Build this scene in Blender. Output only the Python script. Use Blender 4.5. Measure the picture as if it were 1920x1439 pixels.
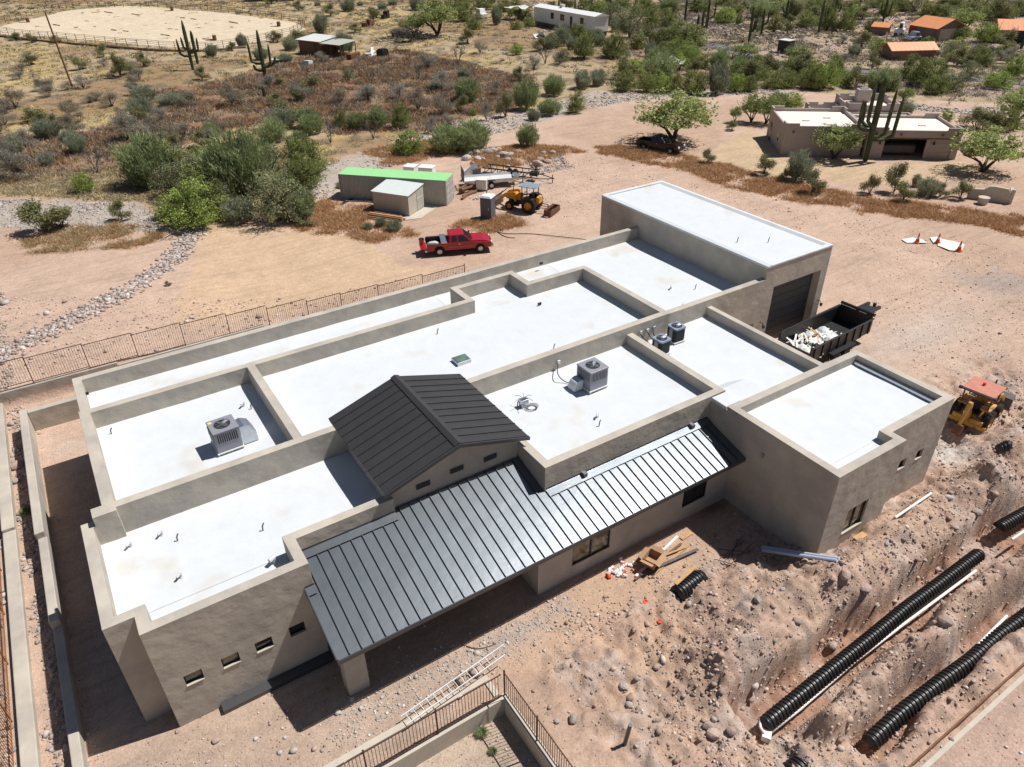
import bpy, math, random
import numpy as np
from mathutils import Vector, Matrix
random.seed(7); R=math.radians
C=bpy.context.scene.collection
for o in list(bpy.data.objects): bpy.data.objects.remove(o)
scene=bpy.context.scene
# ------------------------------------------------------------ camera
F_PX=1370.375
PIT,ROL,YAW=R(33.0841),R(-0.85755),R(57.78007)
CAM=Vector((2.5936,-40.5195,25.0))
fw=Vector((math.cos(PIT)*math.cos(YAW),math.cos(PIT)*math.sin(YAW),-math.sin(PIT)))
rt=Vector((math.sin(YAW),-math.cos(YAW),0)); up_=rt.cross(fw)
CX=math.cos(ROL)*rt+math.sin(ROL)*up_; CY=-math.sin(ROL)*rt+math.cos(ROL)*up_
cam_d=bpy.data.cameras.new('camera'); cam=bpy.data.objects.new('camera',cam_d); C.objects.link(cam)
cam_d.sensor_width=36; cam_d.sensor_fit='HORIZONTAL'; cam_d.lens=F_PX/1920*36
cam_d.clip_start=0.5; cam_d.clip_end=4000
m=Matrix((CX,CY,-fw)).transposed().to_4x4(); m.translation=CAM; cam.matrix_world=m
scene.camera=cam
# ------------------------------------------------------------ sky and sun
to_sun=Vector((0.58,-0.115,1.0)).normalized()
el=math.asin(to_sun.z); az=math.atan2(to_sun.x,to_sun.y)
w=bpy.data.worlds.new('World'); scene.world=w; w.use_nodes=True
nt=w.node_tree; nt.nodes.clear()
sky=nt.nodes.new('ShaderNodeTexSky'); sky.sky_type='NISHITA'; sky.sun_disc=False
sky.sun_elevation=el; sky.sun_rotation=az; sky.altitude=600; sky.air_density=1.0; sky.dust_density=0.6
bg=nt.nodes.new('ShaderNodeBackground'); bg.inputs[1].default_value=0.05
ow=nt.nodes.new('ShaderNodeOutputWorld')
nt.links.new(sky.outputs[0],bg.inputs[0]); nt.links.new(bg.outputs[0],ow.inputs[0])
sd=bpy.data.lights.new('sun','SUN'); sd.energy=5.0; sd.angle=R(0.53); sd.color=(1.0,0.968,0.925)
so=bpy.data.objects.new('sun',sd); C.objects.link(so); so.location=(40,-40,80)
so.rotation_euler=to_sun.to_track_quat('Z','Y').to_euler()
scene.view_settings.view_transform='Standard'; scene.view_settings.look='None'
scene.view_settings.exposure=0.08; scene.view_settings.gamma=1.0; scene.view_settings.use_curve_mapping=False
# ------------------------------------------------------------ materials
def lin(r,g,b):
    f=lambda c:(c/255/12.92) if c<=10 else ((c/255+.055)/1.055)**2.4
    return (f(r),f(g),f(b))
def mat(name,col,rough=.8,metal=0.,var=.12,scale=3.,bump=0.,bscale=20.,spec=.3,col2=None,c2s=1.,c2t=(.5,.65),detail=6.,attr=None,objvar=0.,trans=0.,emit=None):
    m=bpy.data.materials.new(name); m.use_nodes=True; n=m.node_tree; L=n.links
    p=n.nodes['Principled BSDF']; p.inputs['Roughness'].default_value=rough; p.inputs['Metallic'].default_value=metal
    p.inputs['Specular IOR Level'].default_value=spec
    tc=n.nodes.new('ShaderNodeTexCoord')
    if attr:
        a=n.nodes.new('ShaderNodeAttribute'); a.attribute_name=attr; base=a.outputs['Color']
    else:
        rgb=n.nodes.new('ShaderNodeRGB'); rgb.outputs[0].default_value=(*col,1); base=rgb.outputs[0]
    if col2:
        n2=n.nodes.new('ShaderNodeTexNoise'); n2.inputs['Scale'].default_value=c2s; n2.inputs['Detail'].default_value=detail
        L.new(tc.outputs['Object'],n2.inputs['Vector'])
        mr=n.nodes.new('ShaderNodeMapRange'); mr.inputs[1].default_value=c2t[0]; mr.inputs[2].default_value=c2t[1]
        L.new(n2.outputs['Fac'],mr.inputs[0])
        mx=n.nodes.new('ShaderNodeMix'); mx.data_type='RGBA'; L.new(mr.outputs[0],mx.inputs['Factor'])
        L.new(base,mx.inputs['A']); mx.inputs['B'].default_value=(*col2,1); base=mx.outputs['Result']
    if var>0:
        ns=n.nodes.new('ShaderNodeTexNoise'); ns.inputs['Scale'].default_value=scale; ns.inputs['Detail'].default_value=detail
        ns.inputs['Roughness'].default_value=.6
        L.new(tc.outputs['Object'],ns.inputs['Vector'])
        mr=n.nodes.new('ShaderNodeMapRange'); mr.inputs[1].default_value=.25; mr.inputs[2].default_value=.75
        mr.inputs[3].default_value=1-var; mr.inputs[4].default_value=1+var
        L.new(ns.outputs['Fac'],mr.inputs[0])
        h=n.nodes.new('ShaderNodeHueSaturation'); L.new(base,h.inputs['Color']); L.new(mr.outputs[0],h.inputs['Value']); base=h.outputs[0]
    if objvar>0:
        oi=n.nodes.new('ShaderNodeObjectInfo'); mr=n.nodes.new('ShaderNodeMapRange')
        mr.inputs[3].default_value=1-objvar; mr.inputs[4].default_value=1+objvar; L.new(oi.outputs['Random'],mr.inputs[0])
        h=n.nodes.new('ShaderNodeHueSaturation'); L.new(base,h.inputs['Color']); L.new(mr.outputs[0],h.inputs['Value']); base=h.outputs[0]
    L.new(base,p.inputs['Base Color'])
    if bump>0:
        nb=n.nodes.new('ShaderNodeTexNoise'); nb.inputs['Scale'].default_value=bscale; nb.inputs['Detail'].default_value=5
        L.new(tc.outputs['Object'],nb.inputs['Vector'])
        b=n.nodes.new('ShaderNodeBump'); b.inputs['Distance'].default_value=bump; b.inputs['Strength'].default_value=1
        L.new(nb.outputs['Fac'],b.inputs['Height']); L.new(b.outputs[0],p.inputs['Normal'])
    if trans>0:
        out=n.nodes['Material Output']; tr=n.nodes.new('ShaderNodeBsdfTranslucent'); L.new(base,tr.inputs[0])
        ms=n.nodes.new('ShaderNodeMixShader'); ms.inputs[0].default_value=trans
        L.new(p.outputs[0],ms.inputs[1]); L.new(tr.outputs[0],ms.inputs[2]); L.new(ms.outputs[0],out.inputs[0])
    return m
M={}
M['stucco']=mat('stucco_tan',(.485,.435,.365),.92,var=.12,scale=1.3,bump=.045,bscale=1.7,col2=(.41,.37,.32),c2s=.5,c2t=(.42,.6),detail=9)
M['foam']=mat('roof_coating_white',(.615,.638,.655),.62,var=.045,scale=1.1,bump=.022,bscale=1.6,col2=(.56,.52,.46),c2s=.4,c2t=(.58,.76))
M['metal']=mat('standing_seam_metal',(.160,.178,.195),.325,metal=.8,var=.08,scale=.8,bump=.008,bscale=1.3,spec=.5)
M['metal2']=mat('dark_seam_metal',(.062,.059,.060),.42,metal=.35,var=.10,scale=.9,bump=.008,bscale=1.3,spec=.5)
M['trim']=mat('dark_trim_metal',(.10,.10,.105),.45,metal=.5,var=.05,spec=.5)
M['galv']=mat('galvanized_metal',(.55,.58,.62),.32,metal=.85,var=.12,scale=6)
M['acgrey']=mat('unit_grey_paint',(.30,.30,.34),.5,metal=.2,var=.05)
M['acdark']=mat('coil_dark',(.035,.037,.042),.6,var=.1)
M['black']=mat('black_paint',(.015,.015,.017),.42,var=.15,scale=4,spec=.5,col2=(.05,.035,.025),c2s=2.5,c2t=(.6,.75))
M['blackpl']=mat('black_plastic',(.016,.016,.017),.38,var=.1,spec=.5)
M['rubber']=mat('tyre_rubber',(.028,.027,.026),.85,var=.2,scale=12)
M['glass']=mat('dark_glass',(.02,.024,.026),.06,var=0,spec=.8)
M['frame']=mat('window_frame_black',(.02,.02,.022),.4,var=0)
M['sticker_reflection']=mat('olive_glass',(.16,.15,.09),.12,var=.5,scale=3,spec=.7,col2=(.05,.05,.04),c2s=2.,c2t=(.45,.6))  # olive mottling: window stickers, and a reflection painted into the wide left window
M['door']=mat('garage_door_grey',(.085,.083,.085),.6,var=.06)
M['red']=mat('red_paint',(.36,.008,.02),.22,var=.05,scale=2,spec=.6)
M['maroon']=mat('dark_maroon_paint',(.018,.007,.008),.2,var=.05,spec=.6)
M['chrome']=mat('chrome',(.6,.6,.6),.2,metal=1,var=0)
M['yellow']=mat('machine_yellow',(.72,.33,.02),.45,var=.18,scale=3,col2=(.25,.14,.05),c2s=2,c2t=(.58,.7))
M['yellow2']=mat('faded_yellow',(.60,.34,.09),.6,var=.2,scale=3,col2=(.20,.11,.05),c2s=2.2,c2t=(.5,.66))
M['redroof']=mat('faded_red_canopy',(.50,.20,.145),.65,var=.2,scale=3)
M['greenglass']=mat('green_glass',(.12,.20,.15),.15,var=.4,scale=4,spec=.7)
M['blueroof']=mat('blue_grey_canopy',(.22,.29,.36),.5,var=.15,col2=(.30,.24,.2),c2s=3,c2t=(.6,.7))
M['rust']=mat('rusty_steel',(.20,.085,.04),.8,var=.3,scale=8,col2=(.10,.06,.045),c2s=4,c2t=(.45,.6))
M['rustfence']=mat('rusty_iron_fence',(.085,.045,.03),.7,var=.2,scale=4,col2=(.25,.10,.035),c2s=.6,c2t=(.6,.7))
M['orangefence']=mat('orange_rust_iron',(.33,.12,.035),.8,var=.3,scale=3)
M['steelgrey']=mat('worn_steel',(.14,.13,.125),.55,metal=.5,var=.2,scale=5)
M['white']=mat('white_paint',(.78,.78,.77),.5,var=.04,scale=2)
M['pvc']=mat('white_pvc',(.80,.79,.76),.35,var=.04)
M['bluepvc']=mat('pale_blue_pvc',(.50,.56,.66),.35,var=.04)
M['greenroof']=mat('mint_green_paint',(.30,.62,.27),.6,var=.06,scale=.8)
M['contgrey']=mat('container_grey',(.43,.43,.385),.65,var=.10,scale=1.5,col2=(.34,.29,.23),c2s=1.2,c2t=(.64,.75))
M['conc']=mat('concrete',(.52,.46,.38),.9,var=.10,scale=2)
M['wood']=mat('lumber',(.48,.29,.14),.8,var=.2,scale=5)
M['oldwood']=mat('old_brown_lumber',(.20,.10,.06),.85,var=.3,scale=4)
M['cardboard']=mat('cardboard',(.42,.26,.15),.85,var=.1)
M['orange']=mat('cone_orange',(.72,.07,.02),.5,var=.05)
M['bark']=mat('bark',(.075,.055,.04),.9,var=.3,scale=6)
M['barkgrey']=mat('dead_wood_grey',(.13,.115,.105),.9,var=.3,scale=4)
M['sagu']=mat('saguaro_green',(.065,.082,.038),.75,var=.25,scale=2,col2=(.16,.14,.08),c2s=.6,c2t=(.5,.7))
M['rock']=mat('boulder_grey',(.42,.37,.33),.9,var=.2,scale=2.5,bump=.03,bscale=6,objvar=.18,col2=(.33,.24,.2),c2s=.8)
M['rockpink']=mat('stone_pinkish',(.40,.30,.25),.9,var=.2,scale=3,bump=.02,bscale=7,objvar=.2)
M['leaf']=mat('foliage',(.1,.12,.04),.75,var=0,attr='tint',objvar=.16,trans=.32,spec=.15)
M['straw']=mat('dry_brush',(.1,.12,.04),.9,var=0,attr='tint',trans=.2,spec=.1)
M['nstucco']=mat('mauve_stucco',(.39,.325,.295),.92,var=.05,scale=1,bump=.01,bscale=5)
M['shedroof']=mat('pale_shed_roof',(.60,.64,.62),.5,var=.05)
M['nroof']=mat('cream_roof',(.80,.72,.62),.7,var=.05,scale=1)
M['orangeroof']=mat('orange_metal_roof',(.72,.30,.13),.45,var=.08,scale=1)
M['tanwall']=mat('brown_stucco',(.25,.165,.125),.9,var=.06)
M['asphalt']=mat('asphalt_grey',(.17,.17,.175),.9,var=.12,scale=1.)
M['teal']=mat('teal_paint',(.05,.28,.30),.6,var=0)
M['tarp']=mat('white_tarp',(.62,.63,.60),.6,var=.12,scale=1)
M['yellowlabel']=mat('yellow_label',(.85,.80,.02),.5,var=0)
M['mauve']=mat('porta_grey',(.13,.135,.16),.5,var=.05)
M['plywood']=mat('white_board',(.72,.69,.62),.7,var=.08,scale=1.5)
M['bucket']=mat('orange_bucket',(.45,.11,.05),.5,var=.1)
M['shade']=mat('solar_screen',(.12,.12,.14),.5,var=.1)
M['canopymauve']=mat('bluegrey_plastic',(.25,.3,.4),.5,var=.1)
# ------------------------------------------------------------ numpy noise
def _h(ix,iy,s):
    n=(ix*374761393+iy*668265263+s*1442695041)&0xffffffff
    n=((n^(n>>13))*1274126177)&0xffffffff
    return ((n^(n>>16))&0xffff)/65535.
def vnoise(x,y,s=0):
    x=np.asarray(x,float); y=np.asarray(y,float)
    ix=np.floor(x).astype(np.int64); iy=np.floor(y).astype(np.int64); fx=x-ix; fy=y-iy
    fx=fx*fx*(3-2*fx); fy=fy*fy*(3-2*fy)
    a=_h(ix,iy,s);b=_h(ix+1,iy,s);c=_h(ix,iy+1,s);d=_h(ix+1,iy+1,s)
    return (a*(1-fx)+b*fx)*(1-fy)+(c*(1-fx)+d*fx)*fy
def fbm(x,y,s=0,o=4,g=.5):
    t=0;a=1;tot=0
    for i in range(o):
        t=t+a*vnoise(x*2**i+i*17.3,y*2**i-i*9.1,s+i*7); tot+=a; a*=g
    return t/tot
def ss(a,b,x):
    t=np.clip((np.asarray(x,float)-a)/(b-a),0,1); return t*t*(3-2*t)
def band(x,a,b,e): return ss(a-e,a+e,x)*(1-ss(b-e,b+e,x))
# macro height of the land
def H0(x,y):
    x=np.asarray(x,float); y=np.asarray(y,float)
    z=np.zeros(np.broadcast(x,y).shape)
    z=z+1.1*(1-ss(1,17,x))*ss(6.45,6.55,y)*(1-ss(14,34,y))          # bank behind the retaining wall
    # sunken yard in front of the iron fence
    z=z-0.9*(1-ss(11.12,11.18,x))*(1-ss(-26.14,-26.08,y))
    wx=.35*(vnoise(x*.5,y*.5,3)-.5)*2; wy=.3*(vnoise(x*.45,y*.45,5)-.5)*2
    yy=y+wy
    # excavation: spoil mounds and trenches
    z=z+1.15*band(x+wx,17.0,39,1.6)*np.exp(-((yy+29.5)/1.25)**2)*(.5+.9*vnoise(x*.35,y*.5,11))
    z=z+.5*np.exp(-(((x-22.8)/2.6)**2+((y+27.6)/1.5)**2))
    z=z+.95*band(x+wx,19.6,40,.5)*np.exp(-((yy+33.42)/.42)**4)*(.65+.6*vnoise(x*.5,y*.5,13))
    z=z+1.3*np.exp(-(((x-41)/2.6)**2+((y+28.9)/1.3)**2))+.7*np.exp(-(((x-37.5)/1.5)**2+((y+30.2)/1.)**2))+.6*np.exp(-(((x-47)/3)**2+((y+29.6)/1.5)**2))
    z=z+.5*band(x,22,48,1)*np.exp(-((yy+33.1)/.7)**2)*.6
    t1=band(x+wx*.6,18.0,50,.2)*band(yy,-32.75,-30.85,.13)
    t2=band(x+wx*.6,20.6,50,.3)*band(yy,-35.1,-34.05,.12)
    t3=band(x+wx*.6,38.2,40.4,.5)*band(y,-31,-28.2,.6)*.7
    z=z*(1-np.clip(t1+t2,0,1))-1.3*t1-1.0*t2-.8*t3+.25*band(x,21,40,1)*np.exp(-((yy+35.5)/.3)**2)
    z=z+.12*band(y,-60,-36.1,.2)*ss(16,20,x)
    z=z-.35*np.exp(-(((x-16.5)/2.2)**2+((y+30.8)/1.6)**2))
    # low mound near the cones and dirt berm past the garage
    z=z+.8*np.exp(-(((x-58)/3.5)**2+((y+9.5)/2.)**2))+.6*np.exp(-(((x-60)/4)**2+((y+21.)/2.2)**2))
    # far rolling desert
    far=ss(35,120,np.hypot(x-20,y+10))
    z=z+far*1.6*(fbm(x*.03,y*.03,21,3)-.5)*(1-.9*band(x,55,110,10)*band(y,-20,40,10))
    return z
def H(x,y): return H0(x,y)
def h1(x,y): return float(H0(np.array([x]),np.array([y]))[0])
def gp(u,v,z=None):
    """ground point seen at a spot of the photograph (1920 px wide)"""
    d=fw+(u-960)/F_PX*CX-(v-719.5)/F_PX*CY
    if z is not None:
        s=(z-CAM.z)/d.z; return CAM+s*d
    zz=0.
    for _ in range(12):
        p=CAM+((zz-CAM.z)/d.z)*d; zz=.5*zz+.5*h1(p.x,p.y)
    p=CAM+((zz-CAM.z)/d.z)*d; p.z=h1(p.x,p.y); return p
def pxm(p): return F_PX/max(1,(Vector(p)-CAM).dot(fw))
# ------------------------------------------------------------ mesh builder
def arr3(v): return Vector(v)
class MB:
    def __init__(s): s.v=[]; s.f=[]; s.T=None
    def _a(s,vs,fs):
        b=len(s.v)
        s.v+= [tuple(s.T@Vector(p)) for p in vs] if s.T else [tuple(p) for p in vs]
        s.f+=[tuple(i+b for i in f) for f in fs]; return s
    def box(s,x0,x1,y0,y1,z0,z1):
        return s._a([(x0,y0,z0),(x1,y0,z0),(x1,y1,z0),(x0,y1,z0),(x0,y0,z1),(x1,y0,z1),(x1,y1,z1),(x0,y1,z1)],
          [(0,3,2,1),(4,5,6,7),(0,1,5,4),(1,2,6,5),(2,3,7,6),(3,0,4,7)])
    def cbox(s,c,d,rz=0,ry=0,rx=0):
        m=Matrix.Translation(c)@Matrix.Rotation(rz,4,'Z')@Matrix.Rotation(ry,4,'Y')@Matrix.Rotation(rx,4,'X')
        x,y,z=d[0]/2,d[1]/2,d[2]/2
        vs=[m@Vector(p) for p in [(-x,-y,-z),(x,-y,-z),(x,y,-z),(-x,y,-z),(-x,-y,z),(x,-y,z),(x,y,z),(-x,y,z)]]
        return s._a(vs,[(0,3,2,1),(4,5,6,7),(0,1,5,4),(1,2,6,5),(2,3,7,6),(3,0,4,7)])
    def frus(s,b,t,z0,z1):
        (a0,a1,c0,c1),(e0,e1,g0,g1)=b,t
        return s._a([(a0,c0,z0),(a1,c0,z0),(a1,c1,z0),(a0,c1,z0),(e0,g0,z1),(e1,g0,z1),(e1,g1,z1),(e0,g1,z1)],
          [(0,3,2,1),(4,5,6,7),(0,1,5,4),(1,2,6,5),(2,3,7,6),(3,0,4,7)])
    def cyl(s,p0,p1,r,n=10,r2=None,cap=True):
        p0=Vector(p0);p1=Vector(p1); r2=r if r2 is None else r2
        d=(p1-p0).normalized(); a=d.orthogonal().normalized(); b=d.cross(a)
        vs=[];fs=[]
        for k in range(n):
            t=2*math.pi*k/n; o=math.cos(t)*a+math.sin(t)*b
            vs.append(p0+r*o); vs.append(p1+r2*o)
        for k in range(n):
            j=(k+1)%n; fs.append((2*k,2*j,2*j+1,2*k+1))
        if cap: fs.append(tuple(2*k for k in range(n))[::-1]); fs.append(tuple(2*k+1 for k in range(n)))
        return s._a(vs,fs)
    def tube(s,pts,r,n=6):
        for i in range(len(pts)-1):
            ra=r[i] if isinstance(r,(list,tuple)) else r; rb=r[i+1] if isinstance(r,(list,tuple)) else r
            s.cyl(pts[i],pts[i+1],ra,n,rb,cap=True)
        return s
    def pipe(s,pts,rad,n=10,cap=True):
        """continuous tube through pts, rad a list"""
        P=[Vector(p) for p in pts]; vs=[];fs=[]; up=None
        for i,p in enumerate(P):
            d=(P[min(i+1,len(P)-1)]-P[max(i-1,0)]).normalized()
            a=d.orthogonal().normalized() if up is None else (up-d*up.dot(d)).normalized()
            up=a; b=d.cross(a); r=rad[i] if isinstance(rad,(list,tuple)) else rad
            for k in range(n):
                t=2*math.pi*k/n; vs.append(p+r*(math.cos(t)*a+math.sin(t)*b))
        for i in range(len(P)-1):
            for k in range(n):
                j=(k+1)%n; fs.append((i*n+k,i*n+j,(i+1)*n+j,(i+1)*n+k))
        if cap: fs.append(tuple(range(n))[::-1]); fs.append(tuple((len(P)-1)*n+k for k in range(n)))
        return s._a(vs,fs)
    def prism(s,poly,z0,z1,ax='z'):
        n=len(poly)
        g={'z':lambda a,b,c:(a,b,c),'y':lambda a,b,c:(a,c,b),'x':lambda a,b,c:(c,a,b)}[ax]
        vs=[g(a,b,z0) for a,b in poly]+[g(a,b,z1) for a,b in poly]
        fs=[tuple(range(n))[::-1],tuple(range(n,2*n))]+[(i,(i+1)%n,n+(i+1)%n,n+i) for i in range(n)]
        return s._a(vs,fs)
    def quad(s,a,b,c,d): return s._a([a,b,c,d],[(0,1,2,3)])
    def lathe(s,prof,c,axis='y',n=20):
        vs=[];fs=[];k=len(prof)
        for i in range(n):
            t=2*math.pi*i/n
            for r,h in prof:
                q=(r*math.cos(t),h,r*math.sin(t)) if axis=='y' else ((r*math.cos(t),r*math.sin(t),h) if axis=='z' else (h,r*math.cos(t),r*math.sin(t)))
                vs.append((c[0]+q[0],c[1]+q[1],c[2]+q[2]))
        for i in range(n):
            j=(i+1)%n
            for q in range(k-1): fs.append((i*k+q,i*k+q+1,j*k+q+1,j*k+q))
        return s._a(vs,fs)
    def mesh(s,name,material,smooth=False):
        me=bpy.data.meshes.new(name); me.from_pydata(s.v,[],s.f); me.update()
        import bmesh as _b
        bm=_b.new(); bm.from_mesh(me); _b.ops.recalc_face_normals(bm,faces=bm.faces); bm.to_mesh(me); bm.free()
        if material: me.materials.append(material)
        if smooth: me.polygons.foreach_set('use_smooth',[True]*len(me.polygons))
        return me
    def build(s,name,material,parent=None,loc=(0,0,0),rot=(0,0,0),smooth=False,bevel=0,seg=2,off=None,**kw):
        if off is not None:
            s.v=[(a-off[0],b-off[1],c-off[2]) for a,b,c in s.v]
        return put(name,s.mesh(name,material,smooth),parent,loc,rot,bevel,seg,**kw)
def put(name,me,parent=None,loc=(0,0,0),rot=(0,0,0),bevel=0,seg=2,ang=35,**kw):
    o=bpy.data.objects.new(name,me); C.objects.link(o)
    if parent: o.parent=parent
    o.location=loc; o.rotation_euler=rot if isinstance(rot,(tuple,list)) else (0,0,rot)
    if bevel:
        b=o.modifiers.new('bevel','BEVEL'); b.width=bevel; b.segments=seg; b.limit_method='ANGLE'; b.angle_limit=R(ang); b.harden_normals=False
    tag(o,**kw); return o
def tag(o,label=None,cat=None,group=None,kind=None):
    if label: o['label']=label
    if cat: o['category']=cat
    if group: o['group']=group
    if kind: o['kind']=kind
    return o
def thing(name,label,cat,loc=(0,0,0),rz=0,group=None,rot=None):
    o=bpy.data.objects.new(name,None); C.objects.link(o); o.empty_display_size=.3
    o.location=loc; o.rotation_euler=rot if rot else (0,0,rz); tag(o,label,cat,group); return o
def copy_tree(o,parent=None):
    c=o.copy(); C.objects.link(c); c.parent=parent
    for ch in list(o.children): copy_tree(ch,c)
    return c
def dup(o,loc,rz=None,label=None,group=None,scale=None):
    c=copy_tree(o); c.location=loc
    if rz is not None: c.rotation_euler=(0,0,rz)
    if label: c['label']=label
    if group: c['group']=group
    if scale: c.scale=(scale,)*3 if not isinstance(scale,(tuple,list)) else scale
    return c
def npmesh(name,V,Fa,material,col=None,smooth=False):
    """fast mesh from numpy arrays; Fa (n,k) all same k"""
    me=bpy.data.meshes.new(name); k=Fa.shape[1]
    me.vertices.add(len(V)); me.vertices.foreach_set('co',np.ascontiguousarray(V,dtype=np.float32).ravel())
    me.loops.add(Fa.size); me.loops.foreach_set('vertex_index',np.ascontiguousarray(Fa,dtype=np.int32).ravel())
    me.polygons.add(len(Fa)); me.polygons.foreach_set('loop_start',np.arange(0,Fa.size,k,dtype=np.int32))
    me.update(calc_edges=True)
    if smooth: me.polygons.foreach_set('use_smooth',np.ones(len(Fa),bool))
    if col is not None:
        at=me.color_attributes.new('tint','FLOAT_COLOR','POINT')
        c=np.ones((len(V),4),np.float32); c[:,:3]=col; at.data.foreach_set('color',c.ravel())
    me.materials.append(material); return me
# ------------------------------------------------------------ ground
def w2(poly,z=None): return np.array([[*(gp(u,v,z).xy)] for u,v in poly])
def inpoly(x,y,P):
    x=np.asarray(x);y=np.asarray(y); r=np.zeros(x.shape,bool); n=len(P); j=n-1
    lo=P.min(0)-1;hi=P.max(0)+1
    for i in range(n):
        xi,yi=P[i];xj,yj=P[j]
        if yi!=yj:
            c=((yi>y)!=(yj>y))&(x<(xj-xi)*(y-yi)/(yj-yi)+xi); r^=c
        j=i
    return r
Z_ARENA=w2([(-40,64),(60,36),(130,22),(235,12),(330,18),(470,33),(540,40),(566,46),(572,56),(545,66),(500,76),(450,88),(388,97),(300,92),(180,80),(60,72),(-40,66)],0)
Z_WASH1=w2([(-60,375),(120,378),(262,384),(300,400),(300,432),(150,440),(0,428),(-60,425)])
Z_WASH2=w2([(540,375),(560,322),(625,302),(700,286),(790,255),(850,228),(930,222),(1000,205),(1060,188),(1120,172),(1240,172),(1400,168),(1500,170),(1500,176),(1250,184),(1150,196),(1060,214),(980,238),(900,260),(830,282),(780,296),(735,312),(650,335),(625,372)])
Z_WASH3=w2([(1580,175),(1680,190),(1800,205),(1920,200),(1990,215),(1990,235),(1900,222),(1780,212),(1660,205),(1580,190)])
Z_HILL=w2([(-250,-40),(-250,365),(0,372),(260,380),(380,430),(560,400),(560,320),(640,298),(790,252),(930,220),(1060,186),(1200,170),(1500,168),(1600,180),(1700,190),(1990,200),(2200,200),(2100,-60)],0)
Z_BURN=w2([(300,165),(420,150),(560,108),(700,100),(760,95),(880,120),(1000,150),(975,195),(900,215),(850,250),(760,245),(640,250),(560,225),(430,240),(330,275),(180,330),(0,345),(-60,300),(0,250),(120,255),(300,215)],0)
Z_RUST=[w2(p) for p in [
 [(1120,275),(1200,278),(1290,292),(1400,322),(1500,345),(1600,365),(1750,385),(1990,415),(1990,455),(1850,425),(1700,408),(1560,388),(1400,360),(1290,325),(1200,302),(1130,290)],
 [(575,395),(605,372),(640,376),(700,395),(690,420),(760,425),(790,440),(700,455),(640,440),(560,432)],
 [(690,282),(760,268),(860,265),(880,285),(800,300),(720,312)],
 [(880,280),(960,275),(1010,275),(1080,275),(1100,285),(960,312),(890,315)],
 [(840,420),(950,405),(990,420),(900,440)],
 [(110,425),(290,425),(300,445),(250,465),(60,475),(40,450)]]]
Z_DRIVE=w2([(1230,285),(1330,290),(1400,240),(1440,255),(1480,300),(1640,312),(1800,302),(1830,320),(1740,345),(1600,345),(1450,330),(1330,305)])
Z_SANDY=w2([(340,430),(430,415),(560,425),(700,455),(760,500),(850,500),(700,545),(500,590),(330,620),(330,560),(370,470)])
Z_YARD=w2([(620,1300),(950,1150),(1150,1060),(1290,1040),(1330,1130),(1290,1250),(1150,1330),(1000,1290),(930,1225),(640,1350)],0)
def axis(*seg):
    out=[]
    for a,b,s in seg: out.append(np.arange(a,b-1e-6,s))
    return np.concatenate(out+[np.array([seg[-1][1]])])
gx=axis((-900,-120,60),(-120,-30,5),(-30,-6,1.0),(-6,13,.28),(13,50,.12),(50,130,.7),(130,300,2),(300,1500,60))
gy=axis((-400,-60,20),(-60,-37,.8),(-37,-22.9,.12),(-22.9,12,.6),(12,130,.7),(130,300,2),(300,1500,60))
gx=np.sort(np.concatenate([gx,[11.12,11.18]])); gy=np.sort(np.concatenate([gy,[-26.14,-26.08,6.45,6.55]]))
X,Y=np.meshgrid(gx,gy)
Zg=H0(X,Y)
rough=band(X,12.5,50,1.)*band(Y,-36,-25.6,.6)+.9*band(X,36.5,52,1)*band(Y,-36,-22,1)
rough=np.clip(rough,0,1)
fl=fbm(X*1.1,Y*1.1,31,5,.55)-.5; fl2=fbm(X*3.1,Y*3.1,41,3,.6)-.5
rd=1-abs(2*fbm(X*.9+9,Y*.9,77,4)-1); Zg=Zg+rough*(.60*fl+.38*fl2+.50*(rd-.8)*ss(-.9,-.2,Zg)+.16*(fbm(X*7,Y*7,43,2)-.5))
Zg=Zg+.05*(fbm(X*.5,Y*.5,51,4)-.5)*(1-rough)*(ss(20,60,np.hypot(X-10,Y+20))*4+1)
Zg=np.where((X>0.9)&(X<33)&(Y<-2)&(Y>-19),Zg-.1,Zg)
def srgb(*c): return np.array(lin(*c))/1.27
tint=np.empty(X.shape+(3,)); wxn=X+3.0*(fbm(X*.12,Y*.12,61,4)-.5)*2; wyn=Y+3.0*(fbm(X*.12+40,Y*.12,71,4)-.5)*2
sx=X+.8*(fbm(X*.6,Y*.6,61,3)-.5)*2; sy=Y+.8*(fbm(X*.6+40,Y*.6,71,3)-.5)*2
big=fbm(X*.06,Y*.06,81,4)[...,None]
tint[:]=srgb(206,177,156)*(1-ss(.45,.62,big))+srgb(196,166,144)*ss(.45,.62,big)
def paint(mask,c,k=1.): 
    mk=(mask*k)[...,None] if mask.dtype!=bool else (mask[...,None]*k)
    tint[:]=tint*(1-mk)+srgb(*c)*mk
n1=fbm(X*.05,Y*.05,91,5); n2=fbm(X*.16,Y*.16,95,5); n3=fbm(X*.5,Y*.5,99,4)
hill=inpoly(wxn,wyn,Z_HILL)
left=1-ss(60,120,X-.3*Y)
paint(hill,(184,163,132)); 
paint(hill*ss(.42,.60,n2)*(0.35+.65*left),(196,172,118),.8)
paint(hill*ss(.50,.62,n1)*left,(150,120,88),.7)
paint(hill*ss(.56,.66,n3)*.8,(128,112,92))
paint(hill*(1-left)*ss(.45,.6,n2),(176,156,146),.8)
paint(inpoly(wxn,wyn,Z_BURN)*1.,(152,118,92),.85)
paint(inpoly(wxn,wyn,Z_BURN)*ss(.5,.6,n3),(128,104,88),.7)
paint(inpoly(wxn,wyn,Z_BURN)*ss(.53,.62,n2),(150,132,118),.6)
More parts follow.
